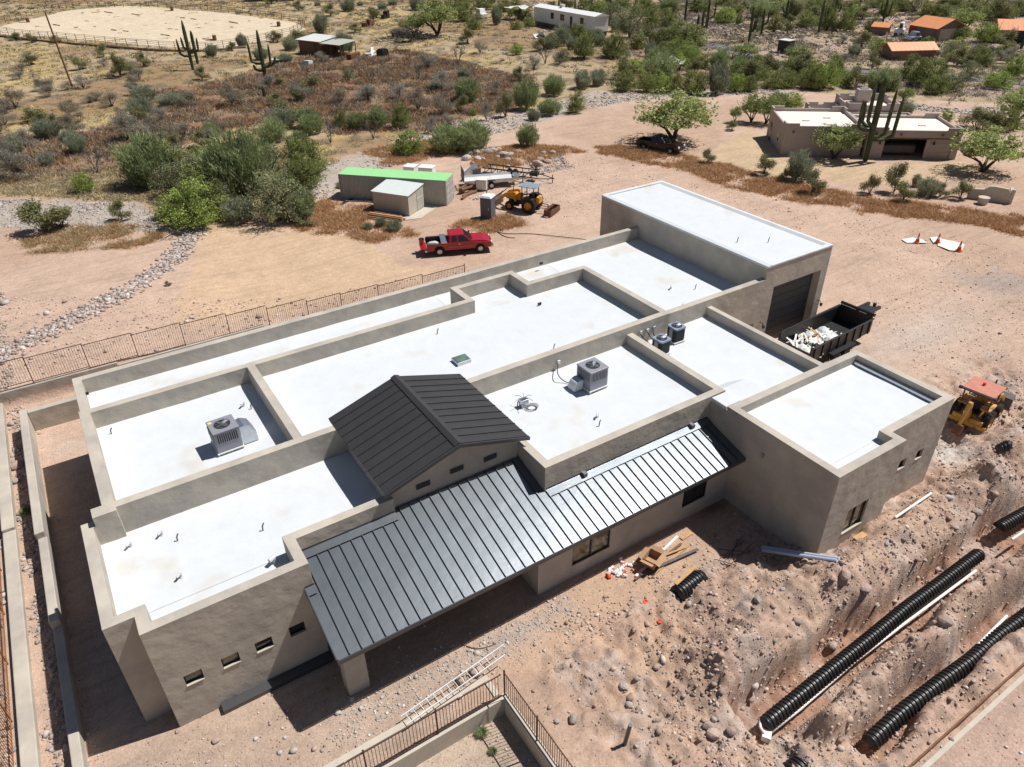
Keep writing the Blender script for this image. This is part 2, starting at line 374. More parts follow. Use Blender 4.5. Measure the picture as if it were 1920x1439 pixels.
for P in (Z_WASH1,Z_WASH2,Z_WASH3): paint(inpoly(sx,sy,P),(186,174,162)); paint(inpoly(sx,sy,P)*ss(.45,.6,n2),(205,184,162),.7)
for P in Z_RUST: paint(inpoly(wxn*.3+sx*.7,wyn*.3+sy*.7,P)*ss(.30,.6,n3),(190,142,104),.6)
paint(inpoly(sx,sy,Z_DRIVE),(204,178,146))
paint(inpoly(sx,sy,Z_SANDY),(210,180,150))
paint(inpoly(X,Y,Z_ARENA),(222,204,176))
# near the house
paint(inpoly(sx,sy,Z_YARD),(204,172,146),.8)
paint(rough*ss(.35,.6,fbm(X*.4,Y*.4,15,4)),(190,160,142),.8)
paint(rough*(1-ss(-1.0,-.2,Zg)),(172,132,110),.8)
paint(rough*ss(.55,.65,fbm(X*.7,Y*.7,17,4)),(200,182,170),.6)
paint(1.*band(X,-4,9.5,1)*band(Y,-26,-20.8,.5),(186,166,148),.55)
paint(np.exp(-(((X-12)/3.2)**2+((Y+24)/.6)**2)),(176,166,158),.7)
paint((X<11.1)*(Y<-26.1)*1.,(198,178,158),.8)
paint(band(X,10,60,2)*band(Y,-60,-36.3,.3),(198,168,152),.8)
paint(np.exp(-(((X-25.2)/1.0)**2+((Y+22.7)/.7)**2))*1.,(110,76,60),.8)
paint(np.exp(-(((X-38.9)/1.6)**2+((Y+26.9)/1.0)**2)*1.5),(215,212,205),.7)
paint(np.exp(-(((X+1.2)/1.2)**2+((Y-.2)/2.2)**2)*1.2)*ss(.4,.6,n3),(200,196,188),.6)
paint(np.exp(-(((X-50)/6)**2+((Y+18.5)/2.)**2)),(200,190,182),.5)
paint(np.exp(-(((X-63)/5)**2+((Y+17)/3.)**2))*ss(.35,.55,n3),(172,160,152),.7)
lum=tint.mean(-1,keepdims=True); tint=(lum+(tint-lum)*.98)*np.array([1.0,1.0,1.0])*1.02
nx,ny=len(gx),len(gy)
V=np.stack([X,Y,Zg],-1).reshape(-1,3)
ii=np.arange(nx*ny).reshape(ny,nx)
Fg=np.stack([ii[:-1,:-1],ii[:-1,1:],ii[1:,1:],ii[1:,:-1]],-1).reshape(-1,4)
def ground_mat():
    m=mat('desert_ground',(.5,.4,.3),.95,var=0,attr='tint',spec=.1); n=m.node_tree;L=n.links;p=n.nodes['Principled BSDF']
    tc=[q for q in n.nodes if q.type=='TEX_COORD'][0]; base=[q for q in n.nodes if q.type=='ATTRIBUTE'][0].outputs['Color']
    def mul(sc,lo,hi,det=6,a=.3,b=.7,mapping=None):
        nonlocal base
        ns=n.nodes.new('ShaderNodeTexNoise'); ns.inputs['Scale'].default_value=sc; ns.inputs['Detail'].default_value=det; ns.inputs['Roughness'].default_value=.65
        src=tc.outputs['Object']
        if mapping:
            mp=n.nodes.new('ShaderNodeMapping'); mp.inputs['Rotation'].default_value=(0,0,mapping[0]); mp.inputs['Scale'].default_value=mapping[1]; L.new(src,mp.inputs[0]); src=mp.outputs[0]
        L.new(src,ns.inputs['Vector']); mr=n.nodes.new('ShaderNodeMapRange')
        for i,v in enumerate((a,b,lo,hi)): mr.inputs[i+1].default_value=v
        L.new(ns.outputs['Fac'],mr.inputs[0]); h=n.nodes.new('ShaderNodeHueSaturation'); L.new(base,h.inputs['Color']); L.new(mr.outputs[0],h.inputs['Value']); base=h.outputs[0]
        return ns
    mul(.35,.90,1.10); mul(2.2,.88,1.12); mul(11,.80,1.18,8)
    mul(.9,.93,1.03,4,.36,.5,(R(-24),(.14,1.6,1)))      # wheel tracks
    mul(1.1,.94,1.03,5,.36,.46,(R(33),(.12,1.6,1)))
    # scattered small stones
    vo=n.nodes.new('ShaderNodeTexVoronoi'); vo.inputs['Scale'].default_value=5.5; L.new(tc.outputs['Object'],vo.inputs['Vector'])
    mr=n.nodes.new('ShaderNodeMapRange')
    for i,v in enumerate((.10,.16,1,0)): mr.inputs[i+1].default_value=v
    L.new(vo.outputs['Distance'],mr.inputs[0])
    wn=n.nodes.new('ShaderNodeMath'); wn.operation='GREATER_THAN'; wn.inputs[1].default_value=.62
    sp=n.nodes.new('ShaderNodeSeparateColor'); L.new(vo.outputs['Color'],sp.inputs[0]); L.new(sp.outputs[0],wn.inputs[0])
    mm=n.nodes.new('ShaderNodeMath'); mm.operation='MULTIPLY'; L.new(mr.outputs[0],mm.inputs[0]); L.new(wn.outputs[0],mm.inputs[1])
    mx=n.nodes.new('ShaderNodeMix'); mx.data_type='RGBA'; L.new(mm.outputs[0],mx.inputs['Factor']); L.new(base,mx.inputs['A'])
    cr=n.nodes.new('ShaderNodeMix'); cr.data_type='RGBA'; L.new(sp.outputs[1],cr.inputs['Factor']); cr.inputs['A'].default_value=(.16,.11,.085,1); cr.inputs['B'].default_value=(.52,.44,.39,1)
    L.new(cr.outputs['Result'],mx.inputs['B']); base=mx.outputs['Result']
    L.new(base,p.inputs['Base Color'])
    nb=n.nodes.new('ShaderNodeTexNoise'); nb.inputs['Scale'].default_value=6; nb.inputs['Detail'].default_value=9; nb.inputs['Roughness'].default_value=.7; L.new(tc.outputs['Object'],nb.inputs['Vector'])
    b=n.nodes.new('ShaderNodeBump'); b.inputs['Distance'].default_value=.09; b.inputs['Strength'].default_value=.8; L.new(nb.outputs['Fac'],b.inputs['Height'])
    b2=n.nodes.new('ShaderNodeBump'); b2.inputs['Distance'].default_value=.05; L.new(mm.outputs[0],b2.inputs['Height']); L.new(b.outputs[0],b2.inputs['Normal'])
    L.new(b2.outputs[0],p.inputs['Normal']); return m
gme=npmesh('ground',V,Fg,ground_mat(),tint.reshape(-1,3),True)
put('ground',gme,kind='structure')
from mathutils.bvhtree import BVHTree
# bilinear lookup of the finished ground
def gz(x,y):
    i=int(np.clip(np.searchsorted(gx,x)-1,0,nx-2)); j=int(np.clip(np.searchsorted(gy,y)-1,0,ny-2))
    a=(x-gx[i])/(gx[i+1]-gx[i]); b=(y-gy[j])/(gy[j+1]-gy[j])
    return float((Zg[j,i]*(1-a)+Zg[j,i+1]*a)*(1-b)+(Zg[j+1,i]*(1-a)+Zg[j+1,i+1]*a)*b)
def gza(x,y):
    i=np.clip(np.searchsorted(gx,x)-1,0,nx-2); j=np.clip(np.searchsorted(gy,y)-1,0,ny-2)
    a=(x-gx[i])/(gx[i+1]-gx[i]); b=(y-gy[j])/(gy[j+1]-gy[j])
    return (Zg[j,i]*(1-a)+Zg[j,i+1]*a)*(1-b)+(Zg[j+1,i]*(1-a)+Zg[j+1,i+1]*a)*b
def on(u,v,dz=0.):
    p=gp(u,v); p.z=gz(p.x,p.y)+dz; return p
# road strip, far right
def ribbon(name,pts,width,material,dz=.05,**kw):
    P=[Vector(on(u,v)) for u,v in pts]; Q=[]
    for i in range(len(P)-1):
        for k in range(6): Q.append(P[i].lerp(P[i+1],k/6))
    Q.append(P[-1]); vs=[];fs=[]
    for i,p in enumerate(Q):
        d=(Q[min(i+1,len(Q)-1)]-Q[max(0,i-1)]); d.z=0; d.normalize(); n=Vector((-d.y,d.x,0))*width/2
        for s in (-1,-.33,.33,1):
            q=p+n*s; q.z=gz(q.x,q.y)+dz; vs.append(q)
    for i in range(len(Q)-1):
        for k in range(3): a=i*4+k; fs.append((a,a+1,a+5,a+4))
    mb=MB(); mb._a(vs,fs); return mb.build(name,material,**kw)
ribbon('road',[(1180,60),(1250,72),(1305,78),(1345,88),(1385,100),(1430,113),(1470,122),(1530,130),(1600,133),(1700,140),(1800,148),(1920,158),(2080,172)],3.6,M['asphalt'],.09,kind='structure')
# ------------------------------------------------------------ the house under construction
HO=Vector((18,-12,0))
house=thing('house','large tan stucco house under construction with white flat roofs and dark metal roof sections','house',HO)
# wall rectangles x0,x1,y0,y1,top
T56=5.6
WR=[(.4,38.2,-2.0,-1.6,5.0),(.4,.8,-6.15,-1.6,5.0),
 (.4,.85,-14.15,-6.15,T56),(.4,21.1,-6.55,-6.15,T56),(21.1,21.5,-6.55,-4.2,T56),(21.5,25.6,-4.6,-4.2,T56),(25.2,25.6,-6.55,-4.6,T56),
 (25.6,29.9,-6.55,-6.15,T56),(29.5,29.9,-13.95,-6.15,T56),(.4,29.9,-14.15,-13.75,T56),(0,.85,-14.35,-13.75,T56),
 (8.1,8.5,-13.75,-6.55,T56),
 (-.5,-.1,-19.8,-13.95,5.17),(-.5,0,-14.35,-13.95,5.17),(-.5,.9,-19.8,-19.4,5.17),(.5,.9,-20.7,-19.4,5.17),
 (.5,6.25,-20.7,-20.3,5.17),(5.85,6.25,-20.7,-18.85,5.17),(5.85,10.3,-19.25,-18.85,5.17),
 (16.45,16.85,-21.05,-18.85,5.17),(16.45,26.75,-21.05,-20.65,5.17),(26.75,27.15,-21.05,-14.15,5.17),
 (33.25,33.6,-22.1,-13.85,4.87),(29.9,38.2,-13.85,-13.45,5.35),
 (26.2,26.6,-28.25,-22.1,5.17),(26.2,35.7,-22.5,-22.1,5.17),(35.3,35.7,-27.55,-22.1,5.17),(26.2,30.8,-28.25,-27.85,5.17),(30.4,30.8,-28.25,-27.15,5.17),(30.4,35.7,-27.55,-27.15,5.17),
 (38.2,44.4,-13.85,2.5,6.12),
 (14.9,26.2,-22.85,-22.5,3.2),(14.9,15.25,-22.85,-20.3,3.2),(26.2,26.75,-22.1,-21.05,4.95)]
DK=[(.8,38.2,-6.15,-2.0,4.08),(21.5,25.2,-6.55,-4.6,4.72),(25.6,38.2,-6.16,-2.0,4.08),(29.9,38.2,-13.45,-2.0,4.08),
 (.85,8.1,-13.75,-6.55,4.62),(8.5,29.5,-13.75,-6.55,4.72),(-.1,10.3,-18.85,-14.15,4.15),(-.1,5.85,-19.4,-18.85,4.15),(.9,5.85,-20.3,-19.4,4.15),
 (10.3,16.45,-18.85,-14.15,4.15),(16.45,26.75,-20.65,-14.15,4.5),(27.15,33.25,-22.1,-13.85,4.23),(26.6,35.3,-27.15,-22.5,4.62),(26.6,30.4,-27.85,-27.15,4.62)]
xs=sorted({v for r in WR+DK for v in r[:2]}|{1.2,1.82,2.5,3.12,3.72,4.35,5.0,5.6,39.15,43.75,36.7,37.85,16.7,18.8,23.2,24.75,27.75,29.2,32.5,33.05,33.9,34.45}); ys=sorted({v for r in WR+DK for v in r[2:4]})
NX,NY=len(xs)-1,len(ys)-1
top=[[None]*NY for _ in range(NX)]; low=[[None]*NY for _ in range(NX)]
for i in range(NX):
    for j in range(NY):
        cx,cy=(xs[i]+xs[i+1])/2,(ys[j]+ys[j+1])/2
        for r in DK:
            if r[0]<cx<r[1] and r[2]<cy<r[3]: low[i][j]=r[4]
        for r in WR:
            if r[0]<cx<r[1] and r[2]<cy<r[3]: top[i][j]=max(top[i][j] or 0,r[4])
# openings: wall plane y (south faces), x0,x1,z0,z1,depth
OPEN=[(-20.7,1.2,1.82,1.88,2.42,.16),(-20.7,2.5,3.12,1.88,2.42,.16),(-20.7,3.72,4.35,1.88,2.42,.16),(-20.7,5.0,5.6,1.88,2.42,.16),
 (-22.85,16.7,18.8,.75,2.1,.1),(-22.85,23.2,24.75,.85,2.2,.1),(-28.25,27.75,29.2,1.1,2.55,.14),(-27.55,32.5,33.05,2.15,2.7,.16),(-27.55,33.9,34.45,2.15,2.7,.16),
 (-13.85,39.15,43.75,-.1,4.62,.6),(-13.85,36.7,37.85,-.1,2.4,.6)]
vid={};hv=[];hf=[]
def vv(x,y,z):
    k=(round(x,3),round(y,3),round(z,3))
    if k not in vid: vid[k]=len(hv); hv.append((x-HO.x,y-HO.y,z-HO.z))
    return vid[k]
def face(*p): hf.append(tuple(vv(*q) for q in p))
def cell(i,j): return top[i][j] if 0<=i<NX and 0<=j<NY else None
def lowc(i,j):
    if 0<=i<NX and 0<=j<NY and low[i][j] is not None: return low[i][j]-.12
    return -1.9
for i in range(NX):
    for j in range(NY):
        t=top[i][j]
        if t is None: continue
        x0,x1,y0,y1=xs[i],xs[i+1],ys[j],ys[j+1]
        face((x0,y0,t),(x1,y0,t),(x1,y1,t),(x0,y1,t))
        for di,dj in ((-1,0),(1,0),(0,-1),(0,1)):
            nb=cell(i+di,j+dj)
            b=nb if nb is not None else lowc(i+di,j+dj)
            if b>=t-1e-6: continue
            if di==-1: a=((x0,y1),(x0,y0))
            elif di==1: a=((x1,y0),(x1,y1))
            elif dj==-1: a=((x0,y0),(x1,y0))
            else: a=((x1,y1),(x0,y1))
            cuts=[]
            if dj==-1:
                cuts=[o for o in OPEN if abs(o[0]-y0)<1e-3 and o[1]<=x0+1e-3 and x1<=o[2]+1e-3]
            (ax,ay),(bx,by)=a
            if not cuts: face((ax,ay,b),(bx,by,b),(bx,by,t),(ax,ay,t))
            else:
                o=cuts[0]; zb,zt,dp=o[3],o[4],o[5]; yi=y0+dp
                face((ax,ay,b),(bx,by,b),(bx,by,zb),(ax,ay,zb)); face((ax,ay,zt),(bx,by,zt),(bx,by,t),(ax,ay,t))
                face((ax,ay,zb),(bx,by,zb),(bx,yi,zb),(ax,yi,zb)); face((ax,ay,zt),(bx,by,zt),(bx,yi,zt),(ax,yi,zt))
                if abs(ax-o[1])<1e-3: face((ax,ay,zb),(ax,ay,zt),(ax,yi,zt),(ax,yi,zb))
                if abs(bx-o[2])<1e-3: face((bx,by,zb),(bx,by,zt),(bx,yi,zt),(bx,yi,zb))
mbh=MB(); mbh.v=hv; mbh.f=hf
hw=mbh.build('wall',M['stucco'],house,bevel=.07,seg=3)
def hpart(mb,name,material,parent=house,**kw): return mb.build(name,material,parent,off=HO,**kw)
# roof decks: foam-coated, slightly domed; each its own sheet tucked into the walls
def deck(rects,name='roof_deck'):
    for (x0,x1,y0,y1,z) in rects:
        n=max(2,int((x1-x0)/.5)); k=max(2,int((y1-y0)/.5)); mb=MB(); vs=[];fs=[]
        for b in range(k+1):
            for a in range(n+1):
                x=x0-.05+(x1-x0+.1)*a/n; y=y0-.05+(y1-y0+.1)*b/k
                e=min(a,n-a,b,k-b)*.5
                vs.append((x,y,z+.07*math.exp(-e*2.2)+.03*(float(vnoise(x*.6,y*.6,7))-.5)))
        for b in range(k):
            for a in range(n): q=b*(n+1)+a; fs.append((q,q+1,q+n+2,q+n+1))
        mb._a(vs,fs); hpart(mb,name,M['foam'],smooth=True)
deck([(.8,21.1,-6.15,-2.0,4.08),(21.1,25.6,-4.2,-2.0,4.08),(25.6,29.9,-6.15,-2.0,4.081),(29.9,38.2,-13.45,-2.0,4.083)])
deck([(.85,8.1,-13.75,-6.55,4.62),(8.5,29.5,-13.75,-6.55,4.72),(21.5,25.2,-6.45,-4.6,4.722)])
deck([(-.1,16.45,-18.85,-14.15,4.15),(-.1,5.85,-19.4,-18.8,4.152),(.9,5.85,-20.3,-19.3,4.154)])
deck([(16.85,26.75,-20.65,-14.15,4.5),(16.2,16.9,-18.85,-14.15,4.503),(27.15,33.25,-22.1,-13.85,4.23),(26.6,35.3,-27.15,-22.5,4.62),(26.6,30.4,-27.85,-27.1,4.623)])
# flashing strip along the wing's far parapet, inside
mb=MB(); mb.box(35.12,35.297,-27.1,-22.55,4.7,4.86); hpart(mb,'flashing',M['galv'],bevel=.02)
# garage top: white coated cap with low curb
mb=MB(); mb.prism([(38.17,6.1),(38.17,6.24),(38.5,6.3),(38.75,6.16),(43.85,6.16),(44.1,6.3),(44.43,6.24),(44.43,6.1)],-13.88,2.53,'y')
mb.v=[(a,b,c) for a,b,c in mb.v]; hpart(mb,'garage_roof',M['foam'],bevel=.03)
for y0,y1 in ((-13.885,-13.55),(2.2,2.535)):
    mb=MB(); mb.box(38.5,44.1,y0,y1,6.11,6.28); hpart(mb,'roof_curb',M['foam'],bevel=.05)
# white-coated sill between the two roofs over the inner corner
mb=MB(); mb.box(26.14,27.2,-22.04,-21.1,4.952,5.15); hpart(mb,'coated_parapet',M['foam'],bevel=.05)
mb=MB(); mb.prism([(-22.1,5.12),(-20.7,5.0),(-19.6,4.2),(-22.1,4.2)],27.1,29.0,'x'); hpart(mb,'roof_cricket',M['foam'],bevel=.04)
# windows
def window(o,panes,glass,two=True,sill=True):
    y,x0,x1,z0,z1,dp=o; yi=y+dp; f=.05
    mb=MB(); mb.box(x0+.002,x1-.002,yi-.06,yi+.02,z0+.002,z0+f).box(x0+.002,x1-.002,yi-.06,yi+.02,z1-f,z1-.002).box(x0+.002,x0+f,yi-.059,yi+.019,z0+f,z1-f).box(x1-f,x1-.002,yi-.059,yi+.019,z0+f,z1-f)
    for k in range(1,panes):
        xc=x0+(x1-x0)*k/panes; mb.box(xc-.035,xc+.035,yi-.065,yi+.018,z0+f,z1-f)
    wf=hpart(mb,'window',M['frame'])
    for k in range(panes):
        a=x0+(x1-x0)*k/panes;b=x0+(x1-x0)*(k+1)/panes; mb=MB(); mb.box(a+.03,b-.03,yi-.02,yi-.008,z0+.03,z1-.03); hpart(mb,'pane',M[glass],wf)
    if sill:
        mb=MB(); mb.box(x0+.002,x1-.002,y-.03,yi-.07,z0-.0,z0+.025); hpart(mb,'sill',M['conc'],wf,bevel=.008)
for k,o in enumerate(OPEN[:4]): window(o,1,'sticker_reflection' if k<2 else 'glass')
window(OPEN[4],2,'sticker_reflection'); window(OPEN[5],2,'glass',sill=False); window(OPEN[6],2,'sticker_reflection'); window(OPEN[7],1,'glass'); window(OPEN[8],1,'glass')  # first window: reflection of debris put into the pane colour
# garage door, five sections deep in its reveal
gd=MB(); gd.box(39.1,43.8,-13.29,-13.2,-.2,4.67); gdo=hpart(gd,'garage_door',M['door'])
for k in range(8):
    mb=MB(); mb.box(39.15,43.75,-13.33,-13.292,-.1+k*.59+.008,-.1+(k+1)*.59-.008); hpart(mb,'door_panel',M['door'],gdo,bevel=.008,seg=1)
    for q in range(0): pass
mb=MB(); mb.box(36.7,37.85,-13.3,-13.25,-.1,2.4); dd=hpart(mb,'door',M['frame'])
mb=MB(); mb.cyl((37.7,-13.33,1.0),(37.7,-13.33,1.15),.02,6); hpart(mb,'handle',M['chrome'],dd)
for (x,z) in ((38.4,2.3),(44.1,2.3)):
    mb=MB(); mb.tube([(x,-13.86,z),(x,-14.05,z+.05),(x,-14.2,z-.1)],.02,6).cyl((x,-14.2,z-.1),(x,-14.2,z-.3),.11,10,.06); hpart(mb,'wall_lamp',M['black'])
mb=MB(); mb.box(26.12,26.198,-24.6,-24.45,3.75,3.95); hpart(mb,'junction_box',M['galv'])
# recessed entry wall under the canopy
mb=MB(); mb.box(6.25,14.9,-20.3,-20.0,-1,3.9); hpart(mb,'entry_wall',M['stucco'])
mb=MB(); mb.box(9.2,11.4,-20.36,-20.302,.02,2.3); e=hpart(mb,'entry_door',M['frame'])
for k in (0,1):
    mb=MB(); mb.box(9.28+k*1.08,10.24+k*1.08,-20.38,-20.362,.15,2.2); hpart(mb,'pane',M['glass'],e)
mb=MB(); mb.box(2.0,6.25,-21.1,-20.702,-.3,.22).box(6.25,9.1,-21.1,-20.35,-.3,.22); hpart(mb,'base_ledge',M['trim'],bevel=.01)
# canopy column and beam
mb=MB(); mb.box(6.2,7.05,-22.95,-22.3,-.4,3.02); hpart(mb,'column',M['stucco'],bevel=.04)
SL=.2826
def cz(y): return 3.12+SL*(y+23.6)
# canopy roof: sloping slab with fascia, then one pan per seam bay
def slab(poly,th=.16):
    mb=MB(); n=len(poly); vs=[(x,y,cz(y)-th) for x,y in poly]+[(x,y,cz(y)) for x,y in poly]
    mb._a(vs,[tuple(range(n))[::-1],tuple(range(n,2*n))]+[(i,(i+1)%n,n+(i+1)%n,n+i) for i in range(n)]); return mb
can=hpart(slab([(5.95,-23.55),(26.15,-23.55),(26.15,-21.07),(16.43,-21.07),(16.43,-19.0),(10.32,-19.0),(10.32,-19.27),(6.27,-19.27),(6.27,-20.72),(5.95,-20.72)]),'canopy_roof',M['trim'])
N=44; wdt=(26.2-5.9)/N
def pan(x0,x1,ya,yb,parent,zf,up=(0,0,1),name='roof_panel',material=None,rib=True):
    mb=MB(); nrm=Vector((0,-SL,1)).normalized()
    def P(x,y,h): return (x,y-SL*h*.0,zf(y)+h)
    c=x0; e=x1
    pr=[(c,.012),(c,.088),(c+.024,.088),(c+.024,.014),(e-.001,.014)]
    vs=[P(x,ya,h) for x,h in pr]+[P(x,yb,h) for x,h in pr]
    fs=[(i,i+1,6+i-1+0,5+i) for i in range(4)]
    fs=[(i,i+1,i+6,i+5) for i in range(4)]; fs.append((0,1,2,3,4)); fs.append((9,8,7,6,5)); mb._a(vs,fs)
    return hpart(mb,name,material or M['metal'],parent)
for k in range(N):
    x0=5.9+k*wdt; x1=x0+wdt
    if x1<6.3: yt=-20.72
    elif x0<10.3: yt=-19.27
    elif x0<16.4: yt=-19.02
    else: yt=-21.07
    if x0<6.27<x1: yt=-20.72
    pan(x0,x1,-23.62,yt-.0,can,cz)
# eave trim, gable-side rake, head flashings
mb=MB(); mb.box(5.9,26.2,-23.66,-23.625,2.92,3.125); hpart(mb,'eave_fascia',M['trim'])
mb=MB(); mb.box(6.2,26.15,-23.5,-22.95,2.74,2.95); hpart(mb,'soffit_beam',M['stucco'])
def fl(x0,x1,y):
    mb=MB(); mb._a([(x0,y-.34,cz(y-.34)+.094),(x1,y-.34,cz(y-.34)+.094),(x1,y,cz(y)+.094),(x0,y,cz(y)+.094),(x0,y,cz(y)+.18),(x1,y,cz(y)+.18)],[(0,1,2,3),(3,2,5,4)])
    hpart(mb,'head_flashing',M['metal'])
fl(6.3,10.3,-19.26); fl(16.5,26.15,-21.06); fl(5.9,6.27,-20.71)
mb=MB(); mb._a([(5.88,-23.62,cz(-23.62)-.16),(5.88,-20.72,cz(-20.72)-.16),(5.88,-20.72,cz(-20.72)+.07),(5.88,-23.62,cz(-23.62)+.07),(5.945,-23.62,cz(-23.62)-.16),(5.945,-20.72,cz(-20.72)-.16),(5.945,-20.72,cz(-20.72)+.07),(5.945,-23.62,cz(-23.62)+.07)],[(0,1,2,3),(4,7,6,5),(0,3,7,4),(1,5,6,2),(3,2,6,7),(0,4,5,1)]); hpart(mb,'rake_trim',M['trim'])
for x in (18.4,24.9):
    mb=MB(); mb.box(x,x+.18,-21.3,-21.06,cz(-21.1)+.08,cz(-21.1)+.26); hpart(mb,'scupper',M['galv'])
# gable (clerestory) tower
GX0,GX1,GR,GE,GT=10.3,16.4,13.35,5.62,6.68
mb=MB(); zr=6.5
mb.prism([(GX0,3.9),(GX1,3.9),(GX1,5.5),(GR,zr-.06),(GX0,5.5)],-18.95,-13.9,'y'); hpart(mb,'gable_wall',M['stucco'])
for k,(x,z) in enumerate(((11.75,5.0),(13.35,5.1),(15.0,5.0))):
    mb=MB(); mb.box(x-.32,x+.32,-19.0,-18.952,z-.12,z+.12); fr=hpart(mb,'gable_vent',M['trim'])
    for q in range(4):
        m2=MB(); m2.cbox((x,-19.015,z-.08+q*.055),(.56,.03,.012),rx=R(30)); hpart(m2,'louver',M['steelgrey'],fr)
mb=MB(); s=(GT-GE)/(GR-9.95)
pr=[(9.95,GE-.14),(GR,GT-.14),(16.75,GE-.14),(16.75,GE),(GR,GT),(9.95,GE)]
mb.prism(pr,-19.32,-13.18,'y'); gr=hpart(mb,'gable_roof',M['trim'])
NG=11; gw=(19.34-13.16)/NG
for side in (0,1):
    for k in range(NG):
        y0=-19.34+k*gw; y1=y0+gw; mb=MB()
        xa=9.92 if side==0 else 16.78
        def Q(x,y,h): return (x,y,GE+s*(abs(xa-x)-.03)+h)
        pr=[(y0,.012),(y0,.058),(y0+.022,.058),(y0+.022,.014),(y1-.001,.014)]
        xr_=GR-.09 if side==0 else GR+.09
        vs=[Q(xa,y,h) for y,h in pr]+[Q(xr_,y,h) for y,h in pr]
        mb._a(vs,[(i,i+1,i+6,i+5) for i in range(4)]+[(0,1,2,3,4),(9,8,7,6,5)]); hpart(mb,'roof_panel',M['metal2'],gr)
mb=MB(); mb._a([(GR-.22,-19.36,GT-.01),(GR,-19.36,GT+.085),(GR+.22,-19.36,GT-.01),(GR-.22,-13.14,GT-.01),(GR,-13.14,GT+.085),(GR+.22,-13.14,GT-.01)],[(0,1,4,3),(1,2,5,4),(0,2,1),(3,4,5)]); hpart(mb,'ridge_cap',M['metal2'],gr)
mb=MB(); mb.prism([(9.9,GE-.16),(GR,GT-.16),(16.8,GE-.16),(16.8,GE+.01),(GR,GT+.01),(9.9,GE+.01)],-19.40,-19.345,'y'); hpart(mb,'rake_board',M['trim'],gr)
# skylight on the middle roof
p=gp(865,676,4.8); mb=MB(); mb.box(p.x-.42,p.x+.42,p.y-.36,p.y+.36,4.7,4.92); sk=hpart(mb,'skylight',M['galv'],bevel=.02)
mb=MB(); mb.box(p.x-.35,p.x+.35,p.y-.29,p.y+.29,4.922,4.94); hpart(mb,'pane',M['greenglass'],sk)
# drains, vent stubs with their little elbows
def zdeck(x,y):
    for r in DK:
        if r[0]<x<r[2-1] and r[2]<y<r[3]: return r[4]
    return 4.5
for u,v,k in [(247,1025,1),(305,1004,1),(333,1015,0),(341,1083,1),(493,995,0),(516,1056,2),(458,762,1),(471,768,0),(209,815,0),(1120,783,1),(1123,800,0),(1258,542,1),(1303,543,0),(1280,575,1),(1440,455,0),(820,627,0),(1038,656,0),(970,763,0),(1382,455,0)]:
    z=4.4
    for _ in range(3):
        p=gp(u,v,z); z=6.16 if p.x>38.2 and p.y>-13.8 else zdeck(p.x,p.y)
    p=gp(u,v,z)
    mb=MB()
    if k==1: mb.cyl((p.x,p.y,z-.03),(p.x,p.y,z+.28),.055,8).cyl((p.x,p.y,z+.24),(p.x-.16,p.y-.12,z+.2),.05,8).cyl((p.x,p.y,z-.02),(p.x,p.y,z+.05),.13,10,.08)
    elif k==2: mb.cyl((p.x,p.y,z-.03),(p.x,p.y,z+.35),.09,8).cyl((p.x,p.y,z+.3),(p.x-.2,p.y-.1,z+.3),.09,8)
    else: mb.tube([(p.x,p.y,z-.03),(p.x+.02,p.y,z+.22),(p.x+.1,p.y+.02,z+.34)],.028,6)
    hpart(mb,'vent_pipe',M['foam'] if k else M['steelgrey'],smooth=False)
for u,v in [(162,740),(521,636),(551,697),(1012,571),(1052,545),(1015,495),(880,581),(902,560)]:
    z=4.3
    for _ in range(3): p=gp(u,v,z); z=zdeck(p.x,p.y)
    p=gp(u,v,z+.1); mb=MB(); mb.box(p.x-.12,p.x+.12,p.y-.02,p.y+.06,z+.06,z+.2); hpart(mb,'scupper',M['black'])
# conduit boxes on the inner parapets
for u,v in [(1044,678),(1224,615),(1212,620),(1201,625)]:
    p=gp(u,v,5.0); y=-14.17; mb=MB(); mb.box(p.x-.09,p.x+.09,y-.1,y+.01,4.95,5.15); hpart(mb,'conduit_box',M['galv'],bevel=.01)
